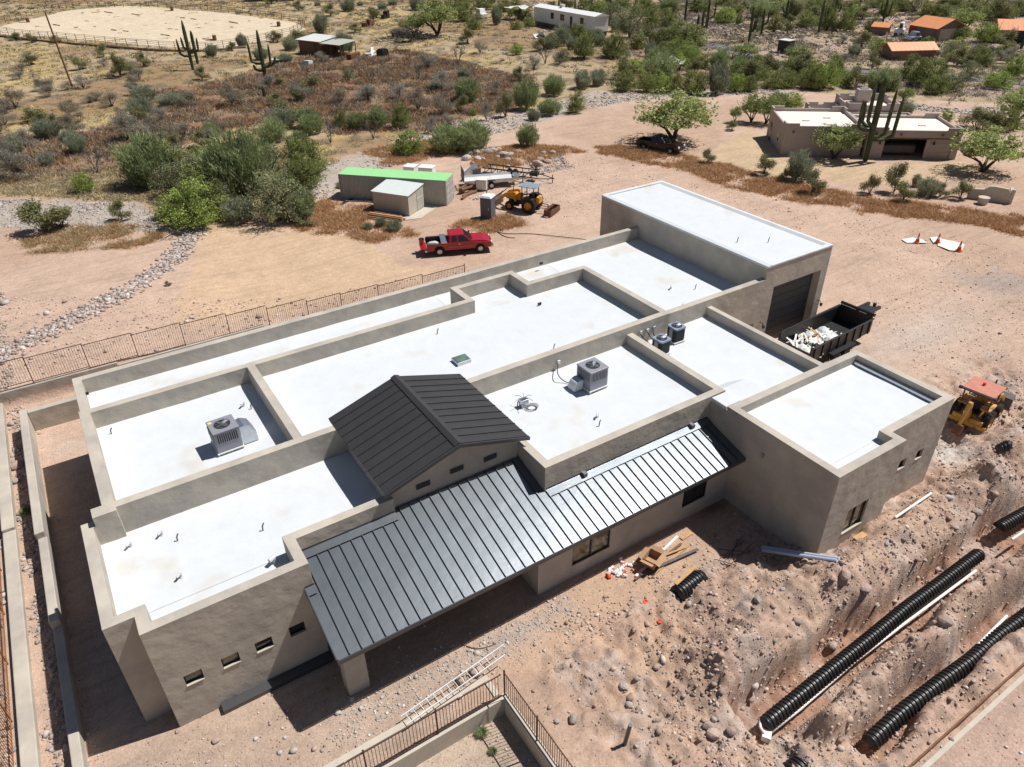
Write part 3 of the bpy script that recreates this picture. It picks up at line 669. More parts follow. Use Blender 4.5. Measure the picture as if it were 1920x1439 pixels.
# ------------------------------------------------------------ rooftop units
def package_unit(x,y,z,rz,label,duct,yellow=False):
    t=thing('packaged_air_conditioner',label,'air conditioner',(x,y,z),rz)
    W,D,Hh=.56,.56,1.0
    mb=MB(); mb.box(-W,W,-D,D,.12,1.12); body=mb.build('cabinet',M['acgrey'],t,bevel=.02)
    mb=MB(); mb.box(-W-.02,W+.02,-D-.02,D+.02,1.122,1.2)
    top=mb.build('top_panel',M['acgrey'],t,bevel=.02)
    mb=MB(); mb.cyl((0,0,1.201),(0,0,1.212),.36,28); mb.build('fan_well',M['acdark'],t)
    mb=MB()
    for k in range(4):
        a=k*math.pi/2+.5; mb.cbox((.17*math.cos(a),.17*math.sin(a),1.225),(.26,.15,.012),rz=a,rx=.35)
    mb.cyl((0,0,1.213),(0,0,1.25),.06,12); mb.build('fan',M['galv'],t)
    g=MB()
    for r in (.12,.2,.28,.36):
        pts=[(r*math.cos(2*math.pi*k/24),r*math.sin(2*math.pi*k/24),1.262) for k in range(25)]; g.tube(pts,.004,4)
    for k in range(6): g.cyl((0,0,1.264),(.37*math.cos(k*1.047),.37*math.sin(k*1.047),1.262),.005,4)
    g.build('fan_grille',M['steelgrey'],t)
    # coil openings with upright louvers
    for sx,sy,ax in ((0,-1,'x'),(-1,0,'y'),(1,0,'y')):
        cg=MB()
        if ax=='x': cg.box(-.45,.45,-D-.006,-D+.0,.62,1.05)
        else: cg.box(sx*W-(.006 if sx<0 else 0),sx*W+(.006 if sx>0 else 0),-.45,.45,.62,1.05)
        c=cg.build('coil',M['acdark'],t); l=MB()
        for k in range(11):
            q=-.45+.9*k/10
            if ax=='x': l.box(q-.016,q+.016,-D-.03,-D-.007,.62,1.05)
            else:
                a,b=sorted((sx*(W+.007),sx*(W+.03))); l.box(a,b,q-.016,q+.016,.62,1.05)
        l.build('louvers',M['acgrey'],c)
    mb=MB(); mb.box(-W-.04,W+.04,-D-.04,D+.04,.06,.118)
    mb.build('base_rail',M['white'],t,bevel=.01)
    for a in (-1,1):
        for b in (-1,1):
            mb=MB(); mb.box(a*.55-.03,a*.55+.03,b*.55-.03,b*.55+.03,0,.058); mb.build('leg',M['white'],t)
    if yellow: mb=MB(); mb.box(-.52,-.38,.3,.44,1.203,1.207); mb.build('label_sticker',M['yellowlabel'],t); 
    mb=MB()
    dx=duct
    pr=[(0.0,.15),(0,.95),(.25,1.0),(.55,.85),(.72,.5),(.75,-.0),(.12,-.0)]
    mb.prism([(W*1.0+a,b) for a,b in pr] if dx=='x' else [(a,b) for a,b in pr],-.38,.38,'y')
    if dx=='x': mb.build('duct_elbow',M['galv'],t,bevel=.02)
    else:
        q=MB(); q.prism([(-W-a*.8,b*.6) for a,b in pr],-.05,.5,'y'); q.build('duct_elbow',M['foam'],t,bevel=.05)
    return t
p=gp(451,852,4.62); package_unit(5.72,-11.25,4.65,R(2),'grey rooftop air conditioner with yellow label and curved metal duct','x',True)
package_unit(22.62,-16.35,4.55,R(1),'grey rooftop air conditioner on white rails with foamed elbow duct','y')
def condenser(x,y,z,rz,label):
    t=thing('condenser_unit',label,'air conditioner',(x,y,z),rz)
    def rr(h,s,z0,z1,mt,nm,par,n=4):
        pts=[]
        for cx,cy,a0 in ((s-h,s-h,0),(-s+h,s-h,90),(-s+h,-s+h,180),(s-h,-s+h,270)):
            for k in range(n+1): a=R(a0+90*k/n); pts.append((cx+h*math.cos(a),cy+h*math.sin(a)))
        m=MB(); m.prism(pts,z0,z1); return m.build(nm,mt,par)
    rr(.02,.42,0,.05,M['white'],'pad',t,1)
    core=rr(.1,.36,.055,.80,M['acdark'],'coil',t)
    for k in range(9): rr(.1,.375,.10+k*.077,.125+k*.077,M['acdark'],'guard_band',t,3)
    rr(.1,.39,.802,.90,M['canopymauve'],'top_cap',t)
    m=MB(); m.cyl((0,0,.901),(0,0,.91),.30,24); m.build('fan_well',M['acdark'],t)
    m=MB()
    for k in range(3):
        a=k*2.094; m.cbox((.14*math.cos(a),.14*math.sin(a),.925),(.24,.14,.01),rz=a,rx=.3)
    m.cyl((0,0,.912),(0,0,.945),.07,10); m.build('fan',M['galv'],t)
    m=MB()
    for r in (.1,.17,.24,.3):
        m.tube([(r*math.cos(2*math.pi*k/20),r*math.sin(2*math.pi*k/20),.955) for k in range(21)],.004,4)
    m.build('fan_grille',M['steelgrey'],t)
    m=MB(); m.box(-.39,-.362,-.12,.14,.1,.78); m.build('service_panel',M['acgrey'],t)
    return t
a=gp(1238,664,4.28); condenser(a.x+.1,a.y+.12,4.3,R(3),'nearer of two dark condensers, close to the roof divider wall')
a=gp(1268,640,4.28); condenser(a.x+.05,a.y+.15,4.3,R(-2),'farther of two dark condensers, beside the tall parapet corner')
def cable(name,pts,r,mt,label,cat,**kw):
    """smooth cable through points"""
    P=[Vector(p) for p in pts]; out=[]
    for i in range(len(P)-1):
        p0=P[max(i-1,0)];p1=P[i];p2=P[i+1];p3=P[min(i+2,len(P)-1)]
        for k in range(6):
            t=k/6; out.append(.5*((2*p1)+(-p0+p2)*t+(2*p0-5*p1+4*p2-p3)*t*t+(-p0+3*p1-3*p2+p3)*t**3))
    out.append(P[-1]); mb=MB(); o=P[0].copy(); mb.pipe([q-o for q in out],r,5)
    return mb.build(name,mt,loc=o,label=label,cat=cat,**kw)
cable('cable',[gp(1044,680,5.0)+Vector((0,-.1,0)),gp(1046,702,4.9),gp(1060,716,4.6),gp(1085,722,4.6)],.025,M['blackpl'],'black whip cable running from parapet box to rooftop unit','cable')
for (a,b,c,lb) in (((1201,626),(1208,636),(1222,648),'leftmost black line set hanging from wall to near condenser'),((1213,621),(1221,634),(1228,642),'middle black line set hanging from wall to near condenser'),((1224,616),(1226,628),(1240,640),'rightmost black line set hanging from wall to the condensers')):
    A=gp(*a,5.0);A.y=-14.2; cable('line_set',[A,gp(*b,4.8),gp(*c,4.35)],.028,M['blackpl'],lb,'cable')
# loose antenna bracket and coiled wire on the roof
a=gp(982,762,4.52); t=thing('antenna_mount','small grey electrical box with splayed wires and coiled cable on roof','antenna mount',(a.x,a.y,4.53))
mb=MB(); mb.box(-.2,.2,-.14,.14,0,.42); mb.build('box',M['galv'],t,bevel=.01)
mb=MB()
for k in range(6): an=k*1.05; mb.tube([(0,0,.42),(.25*math.cos(an),.25*math.sin(an),.55),(.5*math.cos(an),.5*math.sin(an),.45)],.012,5)
mb.build('wires',M['steelgrey'],t)
mb=MB()
for k in range(4):
    mb.tube([(.25+(.22+.04*k)*math.cos(q*.45),-.35+(.18+.03*k)*math.sin(q*.45),.02+.02*k) for q in range(15)],.012,4)
mb.build('coiled_cable',M['steelgrey'],t)
# ------------------------------------------------------------ iron fences and garden walls
def iron_fence(name,label,panels,mat_,post=.05,gap=.115,cat='fence',group=None):
    """panels: list of (x0,y0,x1,y1,zbase,ztop). every picket a part"""
    x0,y0=panels[0][0],panels[0][1]; t=thing(name,label,cat,(x0,y0,panels[0][4]),group=group); O=Vector((x0,y0,panels[0][4])); cnt=0
    cache={}
    for i,(a,b,c,d,zb,zt) in enumerate(panels):
        A=Vector((a,b,0));B=Vector((c,d,0)); L=(B-A).length; u=(B-A)/L; rz=math.atan2(u.y,u.x); h=round(zt-zb,2)
        for end in ((0,1) if i==len(panels)-1 else (0,)):
            q=(A if end==0 else B); mb=MB(); mb.box(-post/2,post/2,-post/2,post/2,-.05,h+.06); mb.box(-post*.7,post*.7,-post*.7,post*.7,h+.061,h+.085)
            k=('post',h); 
            if k not in cache: cache[k]=mb.mesh('post',mat_)
            put('post',cache[k],t,(q.x-O.x,q.y-O.y,zb-O.z),rz)
        for zz in (.12,h-.04):
            mb=MB(); mb.box(post/2,L-post/2,-.018,.018,zz-.018,zz+.018); put('rail',mb.mesh('rail',mat_),t,(A.x-O.x,A.y-O.y,zb-O.z),rz)
        k=('picket',h)
        if k not in cache:
            mb=MB(); mb.box(-.0085,.0085,-.0085,.0085,.139,h-.059); cache[k]=mb.mesh('picket',mat_)
        n=int((L-post)/gap)
        if cnt+n<=300:
            for q in range(1,n):
                pp=A+u*(post/2+(L-post)*q/n); put('picket',cache[k],t,(pp.x-O.x,pp.y-O.y,zb-O.z),rz); cnt+=1
        else:
            mb=MB()
            for q in range(1,n):
                xx=post/2+(L-post)*q/n; mb.box(xx-.0085,xx+.0085,-.0085,.0085,.139,h-.059)
            o=put('pickets',mb.mesh('pickets',mat_),t,(A.x-O.x,A.y-O.y,zb-O.z),rz); o['kind']='stuff'
    return t
# north fence on the retaining wall, stepping down
px=[-7.6,-4.9,-2.0,1.1,3.9,6.8,9.7,12.4,15.2,17.7,20.6,24.3,28.0]; pt=[3.1,3.05,2.95,2.85,2.7,2.55,2.35,2.1,1.85,1.75,1.62,1.45,1.3]
pan=[(px[i],6.6,px[i+1],6.6,max(pt[i]-1.78,gz(px[i]+1,6.8)-.1),pt[i]) for i in range(12)]
iron_fence('iron_fence','long rust brown iron fence stepping down behind the house',pan,M['rustfence'],gap=.135)
def gwall(name,label,segs,mt='stucco',cat='wall',cap=.05,bev=.04,grp=None):
    """segs x0,x1,y0,y1,z0,z1"""
    s0=segs[0]; O=Vector(((s0[0]+s0[1])/2,(s0[2]+s0[3])/2,0)); t=thing(name,label,cat,O,group=grp)
    for s in segs:
        mb=MB(); mb.box(*s); mb.build('wall_section',M[mt],t,off=O,bevel=bev)
    return t
gwall('retaining_wall','tan block retaining wall under the stepped iron fence',[(-9,-5.0,6.5,6.75,-1,1.3),(-4.99,2.62,6.5,6.75,-1,1.13),(2.63,12,6.48,6.75,-1,.95),(12.01,29,6.48,6.75,-1,.2)])
gwall('garden_wall','stepped low tan wall along the shaded west side of the house',[(-2.95,-2.55,-8.3,3.4,-1,1.35),(-2.9,-2.52,-13.9,-8.31,-1,1.05),(-2.88,-2.52,-22.0,-13.91,-1,.65),(-2.54,3.5,3.0,3.4,-1,1.3)])
gwall('perimeter_wall','long straight tan perimeter wall at far left of the lot',[(-4.45,-3.9,-6,25,-1,.5),(-4.45,-3.9,-26,-6.01,-1,.35)])
iron_fence('iron_fence','rusty orange iron fence beside the perimeter wall at left edge',[(-4.62,-26+2.9*i,-4.62,-26+2.9*(i+1),.3,1.75) for i in range(11)],M['orangefence'],gap=.16)
# front courtyard fence on low wall, L shaped
gwall('courtyard_wall','low tan wall carrying the iron fence in the foreground',[(2.0,11.25,-26.25,-26.02,-1.6,.06),(11.02,11.25,-36.0,-26.26,-1.6,.05)],'conc',bev=.02)
iron_fence('iron_fence','brown iron courtyard fence with pickets at bottom centre of the view',[(x,-26.13,x+2.72,-26.13,.06,1.45) for x in (.13,2.85,5.57,8.29)]+[(11.13,-26.13-2.15*k,11.13,-26.13-2.15*(k+1),.06,1.45) for k in range(4)],M['rustfence'],gap=.125)
gwall('footing_curb','narrow pale concrete footing strip parallel to the courtyard fence',[(4.0,11.0,-25.25,-25.0,-.3,.07),(10.76,11.0,-25.98,-25.26,-.3,.065)],'conc',bev=.01)
# ------------------------------------------------------------ ladder, post, lumber, pipes
def beam(name,u0,v0,u1,v1,w,h,mt,label,cat,dz=.0,group=None,round_=False,dz2=None,z0=None):
    a=on(u0,v0);b=on(u1,v1)
    if z0 is not None: a=gp(u0,v0,z0); b=gp(u1,v1,z0)
    a.z+=h/2+dz; b.z+=h/2+(dz if dz2 is None else dz2); c=(a+b)/2; L=(b-a).length
    mb=MB()
    if round_: mb.cyl((-L/2,0,0),(L/2,0,0),w/2,10)
    else: mb.box(-L/2,L/2,-w/2,w/2,-h/2,h/2)
    o=mb.build(name,M[mt],loc=c,bevel=0 if round_ else .004,seg=1,label=label,cat=cat,group=group)
    d=(b-a); o.rotation_euler=(0,-math.asin(d.z/L),math.atan2(d.y,d.x)); return o
# ladder lying across rocks
a=gp(757,1352,.35); b=gp(941,1222,.55); t=thing('ladder','white aluminium ladder lying beside the courtyard fence','ladder',a)
d=b-a; L=d.length; t.rotation_euler=(0,-math.asin(d.z/L),math.atan2(d.y,d.x))
for s in (-1,1):
    mb=MB(); mb.box(0,L+(.25 if s>0 else 0),s*.2-.015,s*.2+.015,-.03,.03); mb.build('side_rail',M['white'],t)
rg=MB(); rg.cyl((0,-.185,0),(0,.185,0),.016,6); rgm=rg.mesh('rung',M['white'])
for k in range(int(L/.3)): put('rung',rgm,t,(.2+k*.3,0,0))
p=on(1172,1390); mb=MB(); mb.cyl((0,0,-.3),(.0,0,1.25),.075,12); mb.build('steel_post',M['steelgrey'],loc=p,label='short grey steel post standing in dirt by the courtyard fence',cat='post',rot=(R(4),R(3),0))
p=on(1205,1103)
beam('timber',1192,1083,1270,1008,.12,.1,'pvc','pale grey channel lying under the cardboard box, leftmost of the pile','board',.0)
beam('timber',1190,1090,1277,1022,.1,.06,'oldwood','dark weathered stick in the lumber pile by the cardboard box','board',.06)
beam('timber',1200,1082,1308,1034,.14,.05,'steelgrey','grey steel strip lying on the lumber pile under the box','board',.12)
beam('timber',1217,1085,1290,1025,.12,.04,'wood','yellow plank crossing the pile beneath the grey strip','board',.03)
beam('timber',1206,1060,1285,1030,.10,.04,'wood','short yellow plank at the top right end of the lumber pile','board',.10)
beam('timber',1277,1012,1295,1000,.22,.04,'wood','short pale board end lying apart beyond the lumber pile','board',.02)
# cardboard box, open
p=on(1221,1060); t=thing('cardboard_box','open brown cardboard box on the lumber pile before the house','box',(p.x,p.y,p.z+.2),R(20))
mb=MB(); mb.box(-.38,.38,-.3,.3,0,.02).box(-.38,-.365,-.3,.3,.021,.4).box(.365,.38,-.3,.3,.021,.4).box(-.364,.364,-.3,-.285,.021,.4).box(-.364,.364,.285,.3,.021,.4); mb.build('body',M['cardboard'],t)
for k,(c,dd,ry,rx) in enumerate((((-.5,0,.37),(.26,.6,.01),R(20),0),((.5,0,.37),(.26,.6,.01),R(-20),0),((0,-.42,.37),(.74,.26,.01),0,R(20)),((0,.42,.37),(.74,.26,.01),0,R(-20)))):
    mb=MB(); mb.cbox(c,dd,0,ry,rx); mb.build('flap',M['cardboard'],t)
# loose fittings
random.seed(3)
for k in range(26):
    u=random.gauss(1160,14); v=random.gauss(1068,9)+ (1160-u)*.2; p=on(u,v); c=random.choice(['pvc','pvc','white','orange'])
    mb=MB(); r=random.uniform(.05,.1)
    mb.cyl((-r,0,0),(r,0,0),r*.8,8); 
    if random.random()<.5: mb.cyl((0,0,0),(0,r*1.6,0),r*.75,8)
    mb.build('pipe_fitting',M[c],loc=(p.x,p.y,p.z+r*.7),rot=(random.uniform(-.4,.4),random.uniform(-.6,.6),random.uniform(0,6)),label='small plastic pipe fitting scattered in the litter near the window' ,cat='pipe fitting',group='scattered pipe fittings by the wall')
beam('pipe',1164,1055,1186,1064,.11,.11,'pvc','short white pipe lying in the scattered fittings','pipe',0,round_=True)
for k,(u,v,lb) in enumerate(((1211,1127,'orange plastic ring on bare dirt, nearer the house'),(1238,1163,'orange plastic ring on bare dirt, farther from the house'))):
    p=on(u,v); mb=MB(); mb.lathe([(.06,0),(.12,0),(.12,.04),(.06,.04),(.06,0)],(0,0,0),'z',14); mb.build('plastic_ring',M['orange'],loc=(p.x,p.y,p.z),label=lb,cat='ring')
# pipes by the wing
beam('pipe',1427,1030,1572,1053,.16,.16,'bluepvc','long pale pipe lying at the wing corner, nearer the wing wall','pipe',.02,round_=True)
beam('pipe',1429,1037,1568,1056,.16,.16,'bluepvc','long pale pipe lying at the wing corner, nearer the camera','pipe',.0,round_=True)
beam('pipe',1676,977,1744,930,.12,.12,'pvc','white pipe lying on the dirt right of the wing window','pipe',.03,round_=True)
beam('timber',1676,974,1718,940,.09,.06,'oldwood','brown stick lying beside the white pipe near the wing','board',.02)
beam('timber',1603,1013,1622,1000,.3,.04,'wood','small tan board leaning by the wing wall under the window','board',.02)
for k,(a,b,c,d) in enumerate([(1350,1045,1395,1015),(1358,1052,1392,1008),(1345,1030,1400,1035),(1365,1060,1384,1012),(1372,1058,1408,1022),(1340,1048,1380,1062),(1380,1045,1412,1030)]):
    beam('rebar_stake',a,b,c,d,.035,.035,'steelgrey' if k%2 else 'oldwood','thin stake in the bundle lying in shade beside the wing','stake',.03,group='stakes bundled in the shade',round_=True)
# ------------------------------------------------------------ infiltration chambers
def chamber(pts,label,w=.46,h=.42,pitch=.155):
    P=[Vector(p) for p in pts]; O=P[0].copy(); t=thing('drainage_chamber',label,'drain pipe',O)
    Q=[];
    for i in range(len(P)-1):
        n=max(1,round((P[i+1]-P[i]).length/.05))
        for k in range(n): Q.append(P[i].lerp(P[i+1],k/n))
    Q.append(P[-1])
    # smooth path
    for _ in range(30): Q=[Q[0]]+[(Q[i-1]+Q[i]*2+Q[i+1])/4 for i in range(1,len(Q)-1)]+[Q[-1]]
    S=[0]
    for i in range(1,len(Q)): S.append(S[-1]+(Q[i]-Q[i-1]).length)
    def at(s):
        s=max(0,min(S[-1]-1e-4,s)); i=max(0,int(np.searchsorted(S,s))-1); i=min(i,len(Q)-2)
        return Q[i].lerp(Q[i+1],(s-S[i])/max(1e-6,S[i+1]-S[i])),(Q[i+1]-Q[i]).normalized()
    def ring(s,ww,hh):
        c,d=at(s); n=Vector((-d.y,d.x,0)).normalized()
        return [c-O+n*ww*math.cos(math.pi*k/12)+Vector((0,0,hh*math.sin(math.pi*k/12))) for k in range(13)]
    mb=MB(); N=int(S[-1]/.3); rings=[ring(S[-1]*i/N,w-.055,h-.05) for i in range(N+1)]
    vs=[q for r in rings for q in r]; mb._a(vs,[(i*13+k,i*13+k+1,(i+1)*13+k+1,(i+1)*13+k) for i in range(N) for k in range(12)]+[tuple(range(13))[::-1],tuple(N*13+k for k in range(13))])
    body=mb.build('chamber_body',M['blackpl'],t,smooth=True)
    n=int(S[-1]/pitch)
    for i in range(n):
        s=(i+.5)*pitch; mb=MB(); a=pitch*.30
        prs=[ring(s-a,w-.06,h-.055),ring(s-a*.7,w-.012,h-.01),ring(s-a*.2,w,h),ring(s+a*.2,w,h),ring(s+a*.7,w-.012,h-.01),ring(s+a,w-.06,h-.055)]
        vs=[q for r in prs for q in r]; mb._a(vs,[(j*13+k,j*13+k+1,(j+1)*13+k+1,(j+1)*13+k) for j in range(5) for k in range(12)])
        mb.build('corrugation',M['blackpl'],t,smooth=True)
    return t
def pz(u,v,z): p=gp(u,v,z); return p
chamber([pz(1432,1362,-.62),pz(1540,1273,-.62),pz(1640,1192,-.62),pz(1700,1142,-.62),pz(1760,1098,-.62),pz(1836,1040,-.62)],'longer black corrugated drainage chamber lying in the first trench',.325,.36,.19)
chamber([pz(1628,1396,-.45),pz(1690,1338,-.45),pz(1765,1280,-.45),pz(1820,1240,-.45),pz(1870,1195,-.45),pz(1935,1148,-.45),pz(2010,1095,-.45)],'black corrugated drainage chamber in the trench nearest the wooden board',.32,.34,.205)
chamber([pz(1872,992,-.5),pz(1925,962,-.5),pz(2000,925,-.5)],'black corrugated drainage chamber at the right edge of the view',.34,.36,.19)
chamber([pz(1897,845,.25),pz(1925,812,.25),pz(1960,780,.25)],'short black corrugated pipe lying on the dirt pile past the wing',.4,.42,.175)
chamber([pz(1480,1452,-.2),pz(1500,1438,-.15),pz(1510,1425,-.3)],'end of a buried black corrugated chamber at the bottom edge',.4,.3,.175)
t=chamber([on(1268,1118,.02),on(1316,1080,.02)],'short black corrugated chamber with a plank on the dirt yard',.40,.42,.175)
beam('timber',1264,1112,1304,1072,.16,.04,'wood','weathered plank resting on the short black chamber','board',.42)
a=on(1738,838);b=on(1752,828); chamber([on(1868,850,.1),on(1890,838,.15)],'crushed black corrugated pipe end poking from the dirt pile',.3,.3,.175)
# supply line with junction box
ps=[gp(1437,1380,-.75),gp(1500,1330,-.75),gp(1600,1243,-.75),gp(1690,1174,-.7),gp(1830,1070,-.65)]; O=ps[0].copy(); t=thing('white_drain_line','long white pipe running beside the black chamber in the trench','pipe',O)
mb=MB(); mb.pipe([q-O for q in ps],.06,10); mb.build('pipe_run',M['pvc'],t,smooth=True)
mb=MB(); mb.box(-.2,.16,-.16,.16,-.1,.16); mb.build('junction_box',M['pvc'],t,rot=(0,0,.6),bevel=.02)
mb=MB(); mb.pipe([(-.1,.05,.15),(-.05,.3,.22),(.25,.55,.25)],.055,8); mb.build('inlet_pipe',M['pvc'],t,smooth=True)
ps=[gp(1833,1210,-.3),gp(1888,1155,-.3)]; mb=MB(); O=ps[0].copy(); mb.pipe([q-O for q in ps],.06,10); mb.build('pipe',M['pvc'],loc=O,label='white pipe length between the second trench and the ridge',cat='pipe')
ps=[gp(1897,1012,-.35),gp(1930,990,-.35)]; mb=MB(); O=ps[0].copy(); mb.pipe([q-O for q in ps],.06,10); mb.build('pipe',M['pvc'],loc=O,label='short white pipe at the right edge below the small chamber',cat='pipe')
# form board with stakes
t=thing('form_board','long brown form board on edge across the lower right corner','board',(20.3,-36.1,0))
for k in range(4):
    mb=MB(); mb.box(k*4.9,(k+1)*4.9-.02,-.03,.03,.0,.34); mb.build('plank',M['oldwood'],t,bevel=.005,seg=1)
mb=MB(); mb.box(0,19,-.36,-.2,.1,.16); mb.build('string_ledge',M['conc'],t)
# ------------------------------------------------------------ vehicles
def wheel(par,x,y,z,r,w,rim,rimr=.58,lug=0):
    s=1 if y>0 else -1
    mb=MB(); k=w/2
    mb.lathe([(r*.55,-k),(r*.9,-k),(r,-k*.6),(r,k*.6),(r*.9,k),(r*.55,k)],(0,0,0),'y',22)
    t=mb.build('wheel',M['rubber'],par,(x,y,z))
    if lug:
        for q in range(lug):
            a=2*math.pi*q/lug; m=MB(); m.cbox((r*1.0*math.cos(a),0,r*1.0*math.sin(a)),(.05,w*.9,.05),ry=-a,rz=0); m.build('tread_lug',M['rubber'],t)
    mb=MB(); mb.lathe([(0,s*k*.45),(r*rimr*.4,s*k*.45),(r*rimr*.55,s*k*.2),(r*rimr*.9,s*k*.3),(r*rimr,s*k*.95),(r*rimr,-s*k*.9),(0,-s*k*.9)],(0,0,0),'y',20); mb.build('rim',M[rim],t)
    return t
def side_poly(L0,L1,zb,zt,wx,r):
    """side panel outline with round wheel cutouts"""
    pts=[(L0,zb)]
    for c in wx:
        for k in range(9): a=math.pi-math.pi*k/8; pts.append((c+r*math.cos(a),zb+max(0,r*math.sin(a)*1.0)))
    pts.append((L1,zb)); pts+= zt
    return pts
def pickup(name,label,paint_,loc,rz,tailgate=True,cargo=True):
    t=thing(name,label,'pickup truck',loc,rz)
    wx=(-1.72,1.80); P=M[paint_]
    mb=MB()
    for s in (-1,1):
        a,b=sorted((s*.86,s*1.0))
        mb.prism(side_poly(-2.75,2.72,.50,[(2.80,.72),(2.74,.98),(1.15,1.13),(-.9,1.12),(-2.75,1.10)],wx,.47),a,b,'y')
    mb.prism([(1.15,.5),(2.74,.5),(2.82,.72),(2.76,.98),(2.2,1.12),(1.15,1.19)],-.858,.858,'y')
    mb.box(-.92,1.149,-.858,.858,.45,1.12)
    mb.frus((-.9,1.12,-.96,.96),(-.82,.42,-.74,.74),1.121,1.74)
    body=mb.build('body',P,t,bevel=.035,seg=2)
    mb=MB(); mb.box(-2.72,-.93,-.855,.855,.56,.6).box(-.99,-.925,-.855,.855,.61,1.1).box(-2.74,-.94,-.858,-.82,.6,1.09).box(-2.74,-.94,.82,.858,.6,1.09); mb.build('bed_liner',M['black'],t)
    # glass: quads proud of the cab faces
    def pane(pts,nm):
        c=sum((Vector(p) for p in pts),Vector())/len(pts); n=(Vector(pts[1])-Vector(pts[0])).cross(Vector(pts[2])-Vector(pts[1])).normalized()
        if n.dot(c-Vector((0,0,1.2)))<0: n=-n
        m=MB(); k=len(pts); vs=[Vector(p)+n*.004 for p in pts]+[Vector(p)+n*.014 for p in pts]
        m._a(vs,[tuple(range(k)),tuple(range(k,2*k))[::-1]]+[(i,(i+1)%k,k+(i+1)%k,k+i) for i in range(k)]); m.build(nm,M['glass'],t)
    def cabpt(fx,y_,fz):   # on cab side
        z=1.121+fz*.619; hw=.96-.22*fz; return (fx,y_*hw,z)
    for s in (-1,1):
        pane([cabpt(-.62,s,.12),cabpt(-.18,s,.12),cabpt(-.2,s,.86),cabpt(-.6,s,.86)],'rear_side_window')
        pane([cabpt(-.05,s,.10),cabpt(.88,s,.10),cabpt(.38,s,.86),cabpt(-.04,s,.86)],'door_window')
        m=MB(); m.box(1.0,1.16,s*1.0-.0+(-.0 if s>0 else -.22),s*1.0+(.22 if s>0 else 0),1.14,1.32); m.build('mirror',P,t,bevel=.02)
        m=MB(); a,b=sorted((s*1.001,s*1.02)); m.box(-1.0,1.2,a,b,.74,.79); m.build('side_molding',M['steelgrey'] if paint_=='maroon' else M['redroof'],t)
        m=MB(); a,b=sorted((s*1.001,s*1.012)); m.box(-.13,-.11,a,b,.55,1.1).box(1.06,1.08,a,b,.55,1.1); m.build('door_gap',M['black'],t)
        m=MB(); m.box(-.08,.06,*sorted((s*1.001,s*1.03)),.98,1.03); m.build('door_handle',M['chrome'],t)
        m=MB(); m.box(2.70,2.835,*sorted((s*.55,s*.93)),.74,.95); m.build('headlight',M['white'],t,bevel=.02)
    pane([(1.09,-.86,1.18),(1.09,.86,1.18),(.47,.70,1.70),(.47,-.70,1.70)],'windshield')
    pane([(-.892,-.8,1.2),(-.892,.8,1.2),(-.833,.68,1.66),(-.833,-.68,1.66)],'rear_window')
    m=MB(); m.box(2.76,2.95,-.95,.95,.42,.66); m.build('front_bumper',M['chrome'] if paint_=='red' else M['black'],t,bevel=.04)
    m=MB(); m.box(-2.95,-2.76,-.92,.92,.42,.6); m.build('rear_bumper',M['chrome'] if paint_=='red' else M['black'],t,bevel=.03)
    m=MB(); m.box(2.79,2.84,-.5,.5,.72,.94); m.build('grille',M['black'],t)
    for x in wx:
        for s in (-1,1): wheel(t,x,s*.87,.39,.39,.27,'galv')
    m=MB()
    if tailgate: m.box(-3.33,-2.78,-.80,.80,.64,.70)
    else: m.box(-2.8,-2.74,-.85,.85,.6,1.09)
    m.build('tailgate',P,t,bevel=.02)
    for s in (-1,1):
        m=MB(); m.cyl((2.74,s*.74,.85),(2.74,s*.74,.85),.01,3) if False else m.box(-2.79,-2.752,*sorted((s*.84,s*.99)),.75,1.0); m.build('tail_light',M['orange'],t)
    m=MB(); m.box(-2.6,-2.3,-.3,.3,.25,.5).cyl((-1.72,-.8,.39),(-1.72,.8,.39),.07,8).cyl((1.8,-.8,.39),(1.8,.8,.39),.07,8).box(-2.5,2.5,-.45,.45,.35,.45); m.build('chassis',M['black'],t)
    if cargo:
        m=MB(); m.box(-1.55,-1.05,-.98,.98,1.121,1.26); m.build('tool_box',M['galv'],t,bevel=.02)
        m=MB(); m.box(-2.7,-1.6,-.99,-.88,1.105,1.13).box(-2.7,-1.6,.88,.99,1.105,1.13); m.build('bed_rail',M['steelgrey'],t)
    return t
a=gp(825,477); a=gp(829,474); b=gp(907,469)
tp=on(866,472); d=(gp(903,474,.0)-gp(823,481,.0)); rz=math.atan2(d.y,d.x)
f=gp(903,474,0);r_=gp(823,481,0); n=Vector((-d.y,d.x,0)).normalized(); c=(f+r_)/2+n*.87+(d.normalized()*(-.04))
pickup('pickup_truck','red extended cab pickup with open tailgate parked on the dirt lot','red',(c.x,c.y,gz(c.x,c.y)),rz)
RT=(c,rz)
def loc_on(tc,rz,x,y,z): q=Matrix.Rotation(rz,3,'Z')@Vector((x,y,0)); return (tc.x+q.x,tc.y+q.y,gz(tc.x,tc.y)+z)
t=thing('bucket','orange bucket standing on the open tailgate of the red truck','bucket',loc_on(c,rz,-3.12,.35,.702))
m=MB(); m.cyl((0,0,0),(0,0,.48),.20,16,.24); m.build('body',M['bucket'],t); m=MB(); m.cyl((0,0,.482),(0,0,.52),.25,16); m.build('lid',M['black'],t)
t=thing('plastic_wrap_bundle','white wrapped bundle lying in the bed of the red truck','bundle',loc_on(c,rz,-2.2,-.1,.62),rz)
m=MB(); m.pipe([(-.5,0,.18),(-.2,.03,.24),(.2,0,.26),(.55,-.05,.2)],[.12,.2,.22,.1],8); m.build('wrap',M['tarp'],t,smooth=True)
m=MB(); m.pipe([(-.45,.35,.12),(.5,.3,.15)],[.1,.12],8); m.build('roll',M['tarp'],t,smooth=True)
